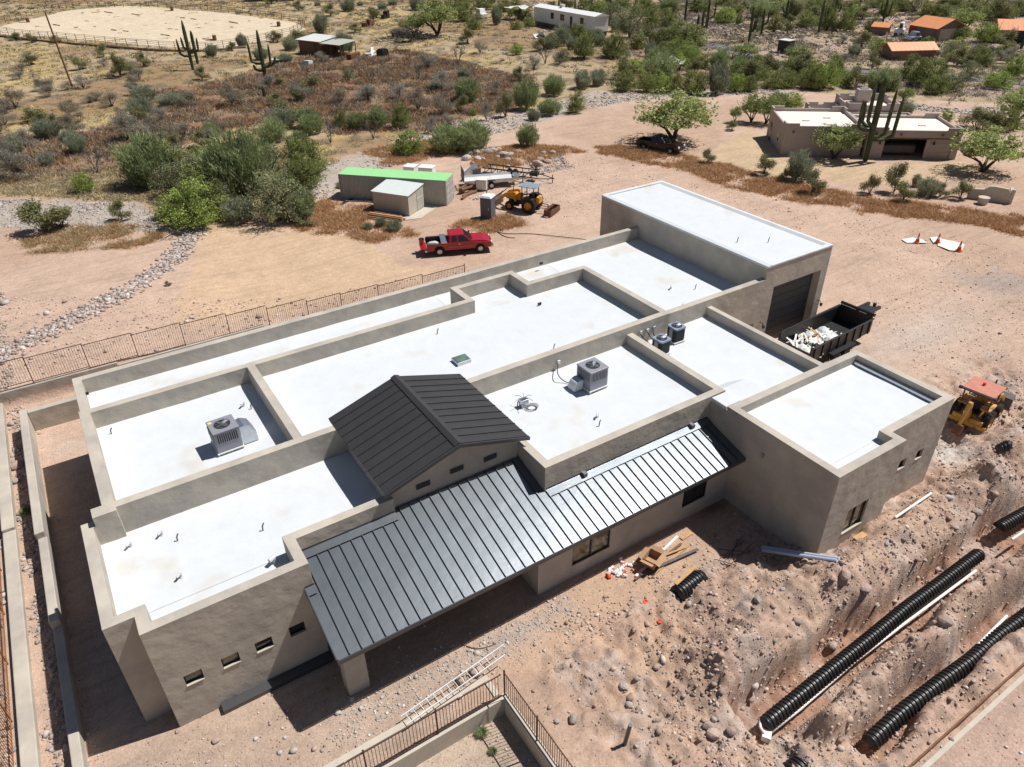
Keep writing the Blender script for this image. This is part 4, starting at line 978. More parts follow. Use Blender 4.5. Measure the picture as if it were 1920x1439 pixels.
A=gp(1205,280,0);B=gp(1258,289,0); d=B-A; c=(A+B)/2; rz=math.atan2(d.y,d.x); n=Vector((-d.y,d.x,0)).normalized(); c=c+n*.8
pickup('pickup_truck','dark maroon pickup parked in the shade of the green tree','maroon',(c.x,c.y,gz(c.x,c.y)),rz,tailgate=False,cargo=False)
# ---------------- tractor loader
A=gp(957,394,0);B=gp(993,400,0); d=B-A; rz=math.atan2(d.y,d.x); c=gp(975,393,0); n=Vector((-d.y,d.x,0)).normalized()
c=(A+B)/2+n*.8; t=thing('tractor_loader','yellow tractor loader with blue-grey canopy and box blade by the portable toilet','tractor',(c.x,c.y,gz(c.x,c.y)),rz+math.pi)
# local: x forward (toward loader bucket)
for s in (-1,1):
    wheel(t,-.95,s*.82,.72,.72,.46,'yellow',.60,20); wheel(t,1.15,s*.80,.45,.45,.30,'yellow',.62,14)
m=MB(); m.box(-1.5,1.5,-.32,.32,.55,.95).cyl((1.15,-.7,.45),(1.15,.7,.45),.09,8).cyl((-.95,-.6,.72),(-.95,.6,.72),.16,8); m.build('chassis',M['black'],t,bevel=.03)
m=MB(); m.prism([(.15,.95),(1.75,.95),(1.75,1.30),(1.2,1.48),(.15,1.55)],-.36,.36,'y'); m.build('hood',M['yellow'],t,bevel=.06)
for s in (-1,1):
    m=MB(); m.prism([(.55,.85),(.75,.85),(.85,1.7),(.6,1.75)],s*.52-.06,s*.52+.06,'y'); m.build('loader_tower',M['yellow'],t,bevel=.01)
    m=MB(); m.prism([(.62,1.60),(.8,1.80),(1.8,1.55),(2.85,.62),(2.98,.35),(2.82,.30),(2.62,.52),(1.68,1.30)],s*.52-.05,s*.52+.05,'y') ; m.build('loader_arm',M['yellow'],t,bevel=.01)
    m=MB(); m.cyl((.85,s*.52,1.05),(1.8,s*.52,1.25),.05,8); m.cyl((2.0,s*.42,1.7),(2.9,s*.42,.95),.045,8); m.build('hydraulic_cylinder',M['steelgrey'],t)
    m=MB(); m.prism([(-1.65,1.0),(-1.45,1.42),(-1.0,1.58),(-.4,1.45),(-.2,1.05),(-.35,1.0),(-.55,1.32),(-1.0,1.45),(-1.4,1.3)],s*.82-.25,s*.82+.25,'y'); m.build('fender',M['black'],t)
m=MB(); m.prism([(2.75,.08),(3.35,.02),(3.42,.06),(2.95,.2),(2.88,.6),(3.1,.95),(3.02,.98),(2.78,.62)],-.98,.98,'y')
for s in (-1,1): m.prism([(2.8,.1),(3.4,.04),(3.1,.96),(2.86,.62)],s*.99-.015,s*.99+.015,'y')
m.build('loader_bucket',M['steelgrey'],t)
for (x,s) in ((-.1,-1),(-.1,1),(-1.35,-1),(-1.35,1)):
    m=MB(); m.box(x-.035,x+.035,s*.55-.035,s*.55+.035,1.0,2.42); m.build('canopy_post',M['black'],t)
m=MB(); m.box(-1.65,.2,-.72,.72,2.43,2.50); m.build('canopy_roof',M['blueroof'],t,bevel=.03)
m=MB(); m.box(-1.0,-.55,-.25,.25,1.15,1.28).box(-1.08,-.95,-.25,.25,1.28,1.75); m.build('seat',M['black'],t,bevel=.03)
m=MB(); m.cyl((-.05,0,1.5),(-.25,0,1.72),.03,6); m.lathe([(.15,0),(.18,.02),(.18,.04)],(-.27,0,1.72),'z',14); m.build('steering_wheel',M['black'],t)
m=MB(); m.cyl((1.0,.2,1.5),(1.0,.2,2.25),.04,8); m.build('exhaust_pipe',M['black'],t)
m=MB(); m.prism([(-1.9,.9),(-1.55,.85),(-1.45,1.35),(-1.6,1.6),(-1.85,1.5)],-.42,.42,'y'); m.build('fuel_tank',M['yellow'],t,bevel=.08)
m=MB(); m.box(-2.7,-1.6,-.32,-.26,.5,.56).box(-2.7,-1.6,.26,.32,.5,.56).cyl((-1.6,0,.9),(-2.6,0,.85),.04,8); m.build('hitch_arms',M['rust'],t)
m=MB(); m.cyl((-2.6,0,.85),(-2.75,0,.62),.06,8).box(-2.75,-2.7,-1.05,1.05,.12,.68).box(-3.45,-2.7,-1.08,-1.04,.05,.62).box(-3.45,-2.7,1.04,1.08,.05,.62).box(-3.45,-3.38,-1.04,1.04,.1,.6).box(-2.9,-2.8,-1.0,1.0,.55,.64)
m.build('box_blade',M['rust'],t,bevel=.01)
for k in range(5):
    m=MB(); m.box(-2.95,-2.88,-.85+k*.42,-.8+k*.42,.0,.6); m.build('shank',M['rust'],t)
# ---------------- backhoe with red canopy near the wing corner
c=gp(1826,786,0); d=gp(1872,752,0)-gp(1812,808,0); t=thing('backhoe','faded yellow backhoe with red canopy beyond the wing corner','backhoe',(c.x,c.y,gz(c.x,c.y)),math.atan2(d.y,d.x)); t.scale=(.88,)*3
for s in (-1,1):
    wheel(t,-.85,s*.9,.72,.72,.48,'yellow2',.55,18); wheel(t,1.35,s*.85,.45,.45,.32,'yellow2',.55)
m=MB(); m.box(-1.4,1.7,-.36,.36,.5,1.0).box(-1.7,-1.3,-.9,.9,.5,.9); m.build('chassis',M['yellow2'],t,bevel=.04)
m=MB(); m.prism([(.2,1.0),(1.85,1.0),(1.85,1.35),(.2,1.6)],-.42,.42,'y'); m.build('hood',M['yellow2'],t,bevel=.05)
for q in (-.95,.4): m=MB(); m.box(-1.3,-.1,q,q+.55,1.45,1.6); m.build('fender',M['yellow2'],t,bevel=.04)
m=MB(); m.box(-1.2,.1,-.4,.4,1.0,1.12).box(-.9,-.45,-.28,.28,1.2,1.35).box(-1.0,-.88,-.28,.28,1.35,1.85); m.build('seat',M['black'],t,bevel=.03)
for (x,s) in ((.1,-1),(.1,1),(-1.25,-1),(-1.25,1)):
    m=MB(); m.box(x-.04,x+.04,s*.8-.04,s*.8+.04,1.0,2.62); m.build('canopy_post',M['rust'],t)
m=MB(); m.box(-1.5,.35,-.95,.95,2.63,2.72); m.build('canopy_roof',M['redroof'],t,bevel=.07,seg=3)
m=MB(); m.box(-1.62,-1.52,-1.05,1.05,2.6,2.68); m.build('light_bar',M['black'],t)
m=MB(); m.cyl((-.4,.1,2.73),(-.4,.1,2.9),.09,10); m.build('beacon',M['orange'],t)
for s in (-1,1):
    m=MB(); m.box(-1.72,-1.55,s*1.0-.09,s*1.0+.09,2.62,2.78); m.build('work_light',M['black'],t)
m=MB(); m.cyl((1.1,-.15,1.5),(1.1,-.15,2.6),.05,8); m.build('exhaust_pipe',M['black'],t)
for s in (-1,1):
    m=MB(); m.prism([(.6,1.55),(.8,1.75),(2.1,1.3),(2.9,.5),(2.8,.35),(2.0,1.1)],s*.6-.05,s*.6+.05,'y'); m.build('loader_arm',M['yellow2'],t)
    m=MB(); m.cyl((.9,s*.6,1.0),(2.0,s*.6,1.15),.05,8); m.build('hydraulic_cylinder',M['steelgrey'],t)
m=MB(); m.prism([(2.7,.08),(3.4,.02),(2.9,.2),(2.85,.7),(3.15,.95),(2.75,.75)],-1.1,1.1,'y'); m.build('loader_bucket',M['steelgrey'],t)
m=MB(); m.prism([(-1.75,.6),(-1.95,.9),(-2.4,2.25),(-2.25,2.35),(-2.05,2.2),(-1.6,1.0)],-.12,.12,'y'); m.build('boom',M['yellow2'],t,bevel=.02)
m=MB(); m.prism([(-2.45,2.35),(-2.2,2.3),(-2.9,.85),(-3.05,.9)],-.1,.1,'y'); m.build('dipper_arm',M['yellow2'],t,bevel=.02)
m=MB(); m.prism([(-3.05,.95),(-2.85,.9),(-2.55,.55),(-2.65,.2),(-2.9,.1),(-3.15,.35)],-.25,.25,'y'); m.build('digging_bucket',M['rust'],t)
m=MB(); m.box(-1.75,-1.55,-1.15,1.15,.35,.6); m.build('stabilizer_frame',M['yellow2'],t)
for s in (-1,1):
    m=MB(); m.cyl((-1.65,s*1.05,.6),(-1.75,s*1.75,.12),.06,8).box(-1.95,-1.55,s*1.75-.2,s*1.75+.2,.03,.1); m.build('stabilizer_leg',M['rust'],t)
m=MB()
for k in range(6): m.pipe([(-1.3,-.25+k*.1,1.3),(-1.6,-.2+k*.08,1.9),(-2.0,-.1+k*.04,1.6)],.02,5)
m.build('hoses',M['black'],t)
# ---------------- dump trailer
P1=gp(1625,590,1.75);P0=gp(1470,628,1.75)
A=gp(1461,626,1.75);Bq=gp(1575,573,1.75);Cq=gp(1632,608,1.75)
d=(Bq-A); rz=math.atan2(d.y,d.x); L=d.length; W=(Cq-Bq).length
t=thing('dump_trailer','black gooseneck dump trailer loaded with scrap beside the garage','trailer',(A.x,A.y,0),rz)
Lt,Wt=L,min(W,2.5)
m=MB(); m.box(0,Lt,-Wt,-Wt+.06,.75,1.75).box(0,Lt,-.06,0,.75,1.75).box(0,.06,-Wt+.06,-.06,.75,1.35).box(Lt-.06,Lt,-Wt+.06,-.06,.75,1.9).box(.06,Lt-.06,-Wt+.06,-.06,.7,.75); m.build('bed',M['black'],t)
for k in range(8):
    x=.3+k*(Lt-.6)/7
    for y0,y1 in ((-Wt-.07,-Wt-.001),(.001,.07)):
        m=MB(); m.box(x-.04,x+.04,y0,y1,.75,1.7); m.build('side_rib',M['black'],t)
for y0,y1 in ((-Wt-.08,-Wt+.03),(-.03,.08)):
    m=MB(); m.box(0,Lt,y0,y1,1.752,1.83); m.build('top_rail',M['black'],t,bevel=.01)
m=MB(); m.cyl((Lt+.1,-Wt,1.98),(Lt+.1,0,1.98),.11,12); m.build('tarp_roller',M['blackpl'],t)
for y in (-Wt+.1,-.1):
    m=MB(); m.box(.0,.07,y-.04,y+.04,1.36,2.15); m.build('corner_post',M['black'],t)
m=MB(); m.box(-.1,Lt+.5,-Wt+.5,-Wt+.62,.5,.69).box(-.1,Lt+.5,-.62,-.5,.5,.69); m.build('frame',M['black'],t)
m=MB(); m.prism([(Lt,.5),(Lt+.5,.5),(Lt+1.0,1.5),(Lt+2.2,1.5),(Lt+2.2,1.7),(Lt+.9,1.7),(Lt+.35,.72),(Lt,.72)],-Wt+.75,-Wt+.95,'y').prism([(Lt,.5),(Lt+.5,.5),(Lt+1.0,1.5),(Lt+2.2,1.5),(Lt+2.2,1.7),(Lt+.9,1.7),(Lt+.35,.72),(Lt,.72)],-.95,-.75,'y').box(Lt+1.0,Lt+1.8,-Wt+.96,-.96,1.5,1.66).box(Lt+2.15,Lt+2.3,-1.35,-1.15,.6,1.75); m.build('gooseneck',M['black'],t,bevel=.01)
m=MB(); m.box(Lt+.6,Lt+.72,-Wt+.8,-Wt+.92,0,.7).box(Lt+.6,Lt+.72,-.92,-.8,0,.7); m.build('landing_leg',M['rust'],t)
for x in (Lt*.38,Lt*.55):
    for y in (-Wt-.22,.22): wheel(t,x,y,.38,.38,.24,'steelgrey')
for q in (.08,-Wt-.41): m=MB(); m.box(Lt*.28,Lt*.66,q,q+.33,.82,.86); m.build('fender',M['black'],t)
T=t; rm=Matrix.Rotation(rz,4,'Z')
random.seed(5)
q=rm@Vector((1.5,-Wt/2,0)); s=thing('scrap_pile','heap of white trim scraps and plastic inside the black dump trailer','scrap',(A.x+q.x,A.y+q.y,.76),rz)
for k in range(90):
    x=random.uniform(-1.3,2.8);y=random.uniform(-1.0,1.0); z=max(.03,.6*(1-(x/3.2)**2)*(1-(y/1.4)**2))*random.uniform(.4,1.1)
    m=MB(); L_=random.uniform(.4,1.3); m.box(-L_/2,L_/2,-.06,.06,-.02,.02) if random.random()<.75 else m.box(-L_/2,L_/2,-.2,.2,-.015,.015)
    m.build('scrap_board',M[random.choice(['plywood','white','tarp','white','white','tarp','wood'])],s,(x,y,z),(random.gauss(0,.25),random.gauss(0,.25),random.gauss(.6,.6)))
for (x,y) in ((-1.1,-.6),(-.7,-.75),(.9,.5),(-.9,-.2),(1.6,-.3),(2.2,.4)):
    m=MB(); m.lathe([(0,0),(.35,.03),(.45,.2),(.3,.38),(.12,.5),(0,.55)],(0,0,0),'z',9); o=m.build('plastic_bag',M['white'],s,(x,y,.12))
# ---------------- container, shed, toilet etc.
def qbox_frame(u0,v0,u1,v1):
    A=on(u0,v0);B=on(u1,v1); d=B-A; return A,math.atan2(d.y,d.x),Vector((d.x,d.y)).length
A,rz,L=qbox_frame(640,372,838,386)
t=thing('shipping_container','long grey shipping container with mint green roof','container',(A.x,A.y,gz(A.x,A.y)-.1),rz)
cw,ch=2.44,2.6
m=MB(); m.box(0,L,.04,cw-.04,.1,ch-.05); m.build('body',M['contgrey'],t)
m=MB(); m.box(-.03,L+.03,-.03,cw+.03,ch-.049,ch); m.build('roof',M['greenroof'],t,bevel=.02)
m=MB(); m.box(0,L,-.02,.04,0,.14).box(0,L,cw-.04,cw+.02,0,.14).box(0,.1,-.02,.1,.14,ch-.05).box(L-.1,L,-.02,.1,.14,ch-.05).box(L-.1,L,cw-.1,cw+.02,.14,ch-.05).box(0,.1,cw-.1,cw+.02,.14,ch-.05); m.build('frame',M['contgrey'],t)
nb=int(L/.28); rm_=None
for k in range(nb):
    m=MB(); x=.2+k*(L-.4)/nb; m.prism([(x,.0),(x+.06,-.03),(x+.14,-.03),(x+.2,.0)],.16,ch-.1,'z'); m.v=[(a,b+.035,c) for a,b,c in m.v]; m.build('corrugation',M['contgrey'],t)
for k in (0,1):
    y0=.06+k*(cw/2-.04); m=MB(); m.box(L+.001,L+.04,y0,y0+cw/2-.08,.16,ch-.1); dr=m.build('door',M['contgrey'],t,bevel=.01)
    for q in (.3,.85):
        mm=MB(); mm.cyl((L+.07,y0+q,.14),(L+.07,y0+q,ch-.1),.022,6); mm.build('lock_rod',M['white'],dr)
    for z in (.8,1.45,2.1):
        mm=MB(); mm.box(L+.041,L+.055,y0+.05,y0+1.05,z-.02,z+.02); mm.build('door_bar',M['white'],dr)
A,rz,L=qbox_frame(702,396,768,406)
sh=thing('metal_shed','small cream metal shed with sloping pale roof before the container','shed',(A.x,A.y,gz(A.x,A.y)),rz)
sd_=2.9
m=MB(); m.prism([(0,0),(sd_,0),(sd_,2.25),(0,1.95)],0,L,'x'); m.build('walls',M['conc'],sh)
m=MB(); m.prism([(-.12,1.96),(sd_+.1,2.27),(sd_+.1,2.31),(-.12,2.0)],-.1,L+.1,'x'); m.build('roof',M['shedroof'],sh)
m=MB(); m.box(L+.001,L+.03,1.55,2.7,.05,1.95); dr=m.build('door',M['contgrey'],sh); m=MB(); m.box(L+.031,L+.045,1.5,2.75,1.2,1.24); m.build('door_bar',M['white'],dr)
m=MB(); m._a([on(745,415,.03),on(790,382,.03),on(822,387,.03),on(790,410,.03)],[(0,1,2,3)]); m._a([],[]); o=m.build('concrete_pad',M['conc'],kind='structure')
random.seed(9)
for k in range(11):
    u=702+random.uniform(-14,4); v=400+k*1.1+random.uniform(-1,1)
    beam('timber',u+2,v,u+58+random.uniform(-8,8),v+7+random.uniform(-1,1),.22,.12,random.choice(['oldwood','wood','oldwood']),'weathered plank in the stack lying before the cream shed','board',.02+.1*(k%3),group='planks stacked before the shed')
p=on(767,391); m=MB(); m.lathe([(.16,0),(.3,0),(.34,.1),(.3,.2),(.16,.2),(.16,0)],(0,0,0),'z',18); m.build('tyre',M['rubber'],loc=p,label='loose tyre lying flat on the concrete pad by the shed',cat='tyre')
A,rz,L=qbox_frame(901,411,924,414)
t=thing('portable_toilet','grey portable toilet with white roof near the yellow tractor','portable toilet',(A.x,A.y,gz(A.x,A.y)),rz)
m=MB(); m.box(0,1.12,0,1.12,.08,2.1); m.build('cabin',M['mauve'],t,bevel=.03)
m=MB(); m.frus((-.05,1.17,-.05,1.17),(.1,1.02,.1,1.02),2.101,2.3); m.build('roof',M['white'],t,bevel=.04)
m=MB(); m.box(.12,1.0,-.03,-.001,.12,2.0); dr=m.build('door',M['mauve'],t,bevel=.01)
m=MB(); m.box(.85,.9,-.06,-.031,1.0,1.2); m.build('handle',M['white'],dr)
m=MB(); m.cyl((.35,.9,2.2),(.35,.9,2.62),.05,8); m.build('vent_pipe',M['black'],t)
m=MB(); m.box(-.08,1.2,-.08,1.2,0,.079); m.build('skid',M['black'],t)
for (u0,v0,u1,v1,dd,hh,lb,mt) in ((893,359,912,360,1.1,1.15,'cream steel cabinet standing beside the flatbed trailer','plywood'),(757,329,777,331,1.2,.9,'left of two white crates peeking over the green container roof','white'),(785,330,811,332,1.2,.9,'right of two white crates peeking over the green container roof','white')):
    A,rz,L=qbox_frame(u0,v0,u1,v1)
    t=thing('storage_cabinet',lb,'cabinet',(A.x,A.y,gz(A.x,A.y)),rz)
    m=MB(); m.box(0,L,0,dd,.12,hh); m.build('body',M[mt],t,bevel=.02)
    m=MB(); m.box(-.04,L+.04,-.04,dd+.04,hh+.001,hh+.06); m.build('lid',M[mt],t,bevel=.01)
    for k in (0,1): m=MB(); m.box(.03+k*L/2,L/2-.03+k*L/2,-.03,-.001,.18,hh-.08); m.build('door',M[mt],t,bevel=.01)
    m=MB(); m.box(.02,.14,.05,dd-.05,0,.119).box(L-.14,L-.02,.05,dd-.05,0,.119); m.build('skid',M['black'],t)
# flatbed trailer
A,rz,L=qbox_frame(880,366,955,352); 
A=on(872,358);B=on(945,352); d=B-A; rz=math.atan2(d.y,d.x)
t=thing('flatbed_trailer','white tandem flatbed trailer with raised rear ramp behind the cream cabinet','trailer',(A.x,A.y,gz(A.x,A.y)),rz)
m=MB(); m.box(0,5.4,0,2.1,.62,.72); m.build('deck',M['tarp'],t)
m=MB(); m.box(0,5.4,-.06,-.001,.6,.95).box(0,5.4,2.101,2.16,.6,.95); m.build('side_rail',M['galv'],t)
for y in (-.3,2.4):
    for x in (1.8,2.8): wheel(t,x,y,.38,.38,.22,'white')
    m=MB(); m.prism([(1.3,.75),(1.45,.92),(3.15,.92),(3.3,.75),(3.3,.8),(3.15,.97),(1.45,.97),(1.3,.8)],y-.15,y+.15,'y'); m.build('fender',M['black'],t)
m=MB()
for k in range(9): m.box(-.06,-.01,.1+k*.23,.15+k*.23,.72,2.0)
m.box(-.07,-.0,.05,2.05,2.0,2.06).box(-.07,0,.05,2.05,1.3,1.35); m.build('ramp_gate',M['steelgrey'],t)
m=MB(); m.prism([(0,0),(0,.12),(1.5,1.1),(1.5,.98)],.0,.0,'z') if False else m.cyl((5.4,.1,.6),(6.7,1.05,.55),.05,6).cyl((5.4,2.0,.6),(6.7,1.05,.55),.05,6).cyl((6.5,1.05,.0),(6.5,1.05,.9),.05,6); m.build('tongue',M['black'],t)
m=MB(); m.box(5.45,5.95,.6,1.5,.62,1.05); m.build('tool_box',M['galv'],t,bevel=.02)
A=on(905,332);B=on(1010,345); d=B-A; rz=math.atan2(d.y,d.x)
t=thing('pipe_trailer','long black pipe-frame trailer lying behind the white flatbed','trailer',(A.x,A.y,gz(A.x,A.y)),rz); L=d.length
for z,yy in ((.55,0),(.55,1.5),(1.0,0),(1.0,1.5)):
    m=MB(); m.box(0,L*(.92 if z>.8 else 1),yy-.04,yy+.04,z-.05,z+.05); m.build('long_rail',M['black'],t)
for k in range(8):
    x=.3+k*(L-.8)/7*.92; m=MB(); m.box(x-.03,x+.03,.05,1.45,.52,.58).box(x-.03,x+.03,-.03,.03,.6,.95).box(x-.03,x+.03,1.47,1.53,.6,.95); m.build('cross_member',M['black'],t)
for x in (L*.38,L*.48):
    for y in (-.28,1.78): wheel(t,x,y,.36,.36,.22,'steelgrey')
m=MB(); m.cyl((L,.05,.5),(L+1.5,.75,.5),.05,6).cyl((L,1.45,.5),(L+1.5,.75,.5),.05,6).cyl((L+1.3,.75,0),(L+1.3,.75,.9),.05,6).box(L-.4,L-.3,.3,.4,.6,1.9).box(L-.9,L-.8,1.1,1.2,.6,1.5).box(L-1.3,L-.4,.5,1.2,.58,.95); m.build('tongue_and_winch',M['black'],t)
beam('log',893,362,868,372,.3,.3,'oldwood','lower dark timber in the stack at the container door end','log',.0,round_=True,group='timbers at the container end')
beam('log',888,358,866,366,.3,.3,'oldwood','upper dark timber in the stack at the container door end','log',.32,round_=True,group='timbers at the container end')
beam('pipe',930,337,942,328,.2,.2,'pvc','white pipe piece leaning near the boulder pile','pipe',.1,round_=True)
# cones and white sheets
for (u,v,lb) in ((1719,456,'leftmost orange traffic cone beside the small white sheet'),(1757,457,'middle orange traffic cone at the end of a white sheet'),(1797,472,'rightmost orange traffic cone on the large white sheet')):
    p=on(u,v,.06); t=thing('traffic_cone',lb,'traffic cone',p)
    m=MB(); m.box(-.24,.24,-.24,.24,0,.04); m.build('base',M['orange'],t,bevel=.01)
    m=MB(); m.lathe([(.19,.041),(.12,.35)],(0,0,0),'z',16); m.build('lower_cone',M['orange'],t)
    m=MB(); m.lathe([(.12,.351),(.085,.55)],(0,0,0),'z',16); m.build('white_band',M['white'],t)
    m=MB(); m.lathe([(.085,.551),(.035,.85),(0,.85)],(0,0,0),'z',16); m.build('tip',M['orange'],t)
def sheet(pts,lb):
    P=[on(u,v,.05+.03*(i%2)) for i,(u,v) in enumerate(pts)]; O=P[0].copy(); m=MB(); k=len(P)
    vs=[p-O for p in P]+[p-O+Vector((0,0,.03)) for p in P]; m._a(vs,[tuple(range(k))[::-1],tuple(range(k,2*k))]+[(i,(i+1)%k,k+(i+1)%k,k+i) for i in range(k)])
    m.build('white_sheet',M['plywood'],loc=O,label=lb,cat='sheet')
sheet([(1690,450),(1712,447),(1728,450),(1738,458),(1700,457)],'smallest white sheet on the dirt with a cone at left')
sheet([(1743,447),(1760,446),(1770,455),(1750,459)],'middle white sheet on the dirt under a cone')
sheet([(1757,462),(1762,450),(1790,455),(1808,460),(1802,474),(1780,472)],'largest white sheet on the dirt with a cone on its corner')
cable('hose',[on(905,422,.03),on(940,437,.03),on(1000,440,.03),on(1070,447,.03),on(1115,452,.03)],.03,M['black'],'dark hose lying across dirt behind the red truck','hose')
cable('hose',[on(920,425,.03),on(935,437,.03),on(950,445,.03),on(966,447,.03)],.03,M['black'],'short dark hose end curling near the red truck','hose')
cable('hose',[on(866,1209,.03),on(890,1217,.03),on(912,1215,.03),on(930,1208,.03)],.02,M['oldwood'],'brown bent wire lying in front of the canopy shade','wire')
# scrap around the trailers
SM=[('steel_scrap',955,372,966,366,.3,.15,'steelgrey','grey steel offcut lying right of the cream cabinet'),('steel_scrap',958,378,985,371,.1,.1,'black','thin black bar on the dirt between cabinet and tractor'),
('steel_scrap',968,368,1005,363,.12,.1,'black','black bar lying before the pipe trailer tongue'),('plank',866,376,886,361,.25,.2,'oldwood','brown timber leaning between container doors and trailer wheel'),('plank',862,366,880,354,.25,.6,'oldwood','stack of brown timbers right behind the container doors'),
('pipe',652,372,700,378,.12,.12,'galv','grey pipe lying along the container wall, farther one'),('pipe',648,378,698,380,.1,.1,'white','pale pipe lying along the container wall, nearer one'),('plank',640,384,660,374,.3,.08,'black','black plank at the left end of the container'),
('steel_scrap',872,340,893,322,.35,.9,'galv','galvanized scrap heaped behind the trailer ramp, left piece'),('steel_scrap',880,330,900,326,.5,.6,'steelgrey','dark grey scrap heaped behind the trailer ramp, right piece'),('plank',868,330,884,320,.4,.3,'plywood','white sheet edge in the scrap behind the trailer ramp'),
('steel_scrap',985,372,1002,370,.4,.12,'black','small black grate lying before the pipe trailer'),('plank',905,352,940,344,.3,.25,'galv','grey channel resting between the two trailers')]
for nm,a,b,c,d,w_,h_,mt,lb in SM: beam(nm,a,b,c,d,w_,h_,mt,lb,'scrap' if nm=='steel_scrap' else nm,.02)
for (u,v,lb) in ((812,378,'dark hand cart standing against the container near its doors'),(757,392,'thin dark tools leaning on the cream shed corner')):
    p=on(u,v); t=thing('hand_tools',lb,'tools',p,R(-40)); m=MB(); m.cyl((-.3,0,0),(-.3,.3,1.5),.03,5).cyl((.1,0,0),(.15,.3,1.4),.03,5); m.build('handles',M['black'],t); m=MB(); m.box(-.45,.25,-.12,.2,0,.28); m.build('base',M['black'],t)
p=on(893,373); t=thing('rubble_pile','small heap of white rubble before the cream cabinet','rubble',p)
for k in range(12):
    m=MB(); m.cbox((random.uniform(-.5,.5),random.uniform(-.35,.35),random.uniform(.03,.2)),(random.uniform(.1,.3),random.uniform(.1,.25),random.uniform(.05,.15)),random.uniform(0,3),random.uniform(-.5,.5)); m.build('chunk',M['plywood'],t)
# ---------------- neighbour house
def anchored(u0,v0,u1,v1):
    A=on(u0,v0);B=on(u1,v1); d=B-A; return A,math.atan2(d.y,d.x),Vector((d.x,d.y)).length
A,rz,L=anchored(1463,292,1788,298)
t=thing('neighbour_house','mauve stucco house with cream flat roofs and open garage behind the tall saguaro','house',(A.x,A.y,gz(A.x,A.y)-.15),rz)
NW=L; rw=Matrix.Rotation(-rz,4,'Z')
def nl(u,v,z):
    p=gp(u,v,z)-A; q=rw@Vector((p.x,p.y,0)); return q.x,q.y
print('neighbour',NW,[tuple(round(c,1) for c in nl(u,v,z)) for u,v,z in ((1436,200,3.6),(1600,210,3.6),(1660,212,3.6),(1760,215,3.6),(1795,240,3.6),(1436,262,0),(1508,168,3.6),(1610,163,3.6),(1700,205,3.6),(1568,165,4.2))])
def block(x0,x1,y0,y1,h,roofz,par=t,wt=.25,steps=True):
    hh=h
    for (a,b,c,d) in ((x0,x1,y0,y0+wt),(x0,x1,y1-wt,y1),(x0,x0+wt,y0+wt,y1-wt),(x1-wt,x1,y0+wt,y1-wt)):
        m=MB(); m.box(a,b,c,d,-.2,hh); m.build('wall',M['nstucco'],par,bevel=.05)
    if steps:   # raised corner parapets
        for (a,b,c,d) in ((x0,x0+1.6,y0,y0+wt),(x1-1.6,x1,y0,y0+wt),(x0,x0+1.6,y1-wt,y1),(x1-1.6,x1,y1-wt,y1),(x0,x0+wt,y0+wt,y0+1.4),(x1-wt,x1,y0+wt,y0+1.4),(x0,x0+wt,y1-1.4,y1-wt),(x1-wt,x1,y1-1.4,y1-wt)):
            m=MB(); m.box(a,b,c,d,hh-.05,hh+.28); m.build('stepped_parapet',M['nstucco'],par,bevel=.04)
    m=MB(); m.box(x0+wt-.02,x1-wt+.02,y0+wt-.02,y1-wt+.02,roofz-.1,roofz); m.build('flat_roof',M['nroof'],par)
E1=.46*NW
m=MB()
block(0,E1,0,9.2,3.55,3.2)
# right block front wall with openings
x0,x1=E1+.3,NW; fy=-.35
def wallseg(a,b,z0,z1,y=fy,nm='wall'):
    m=MB(); m.box(a,b,y,y+.25,z0,z1); m.build(nm,M['nstucco'],t)
g0,g1,s0,s1=x0+2.0,x0+2.0+4.9,x1-3.6,x1-.75
wallseg(x0,g0,-.2,3.3);wallseg(g0+.001,s0-.001,2.45,3.3) ;wallseg(g1,s0,-.2,2.449);wallseg(s0,x1,2.45,3.3) ;wallseg(s1,x1,-.2,2.449)
for (a,b,c,d) in ((x0,x1,6.9,7.15),(x1-.25,x1,fy+.251,6.899),(x0,x0+.25,fy+.251,6.899)):
    m=MB(); m.box(a,b,c,d,-.2,3.3); m.build('wall',M['nstucco'],t,bevel=.04)
for (a,b,c,d) in ((x0,x0+2.2,fy,fy+.25),(x1-1.6,x1,fy,fy+.25),(x1-1.6,x1,6.9,7.15),(x1-.25,x1,fy+.3,fy+1.6)):
    m=MB(); m.box(a+.005,b-.005,c+.005,d-.005,3.25,3.6); m.build('stepped_parapet',M['nstucco'],t,bevel=.04)
m=MB(); m.box(x0+.2,x1-.2,fy+.2,6.95,2.9,3.0); m.build('flat_roof',M['nroof'],t)
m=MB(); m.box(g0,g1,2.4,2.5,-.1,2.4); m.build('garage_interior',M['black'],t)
m=MB(); m.box(g0-.05,g1+.05,fy-.03,fy-.001,2.36,2.5).box(s0-.05,s1+.05,fy-.03,fy-.001,2.36,2.5); m.build('lintel',M['oldwood'],t)
m=MB(); m.box(s0,s1,fy+.15,fy+.2,-.1,2.44); gdn=m.build('garage_door',M['nstucco'],t)
for k in range(5): m=MB(); m.box(s0+.02,s1-.02,fy+.125,fy+.149,-.05+k*.49,.41+k*.49); m.build('door_panel',M['nstucco'],gdn,bevel=.01,seg=1)
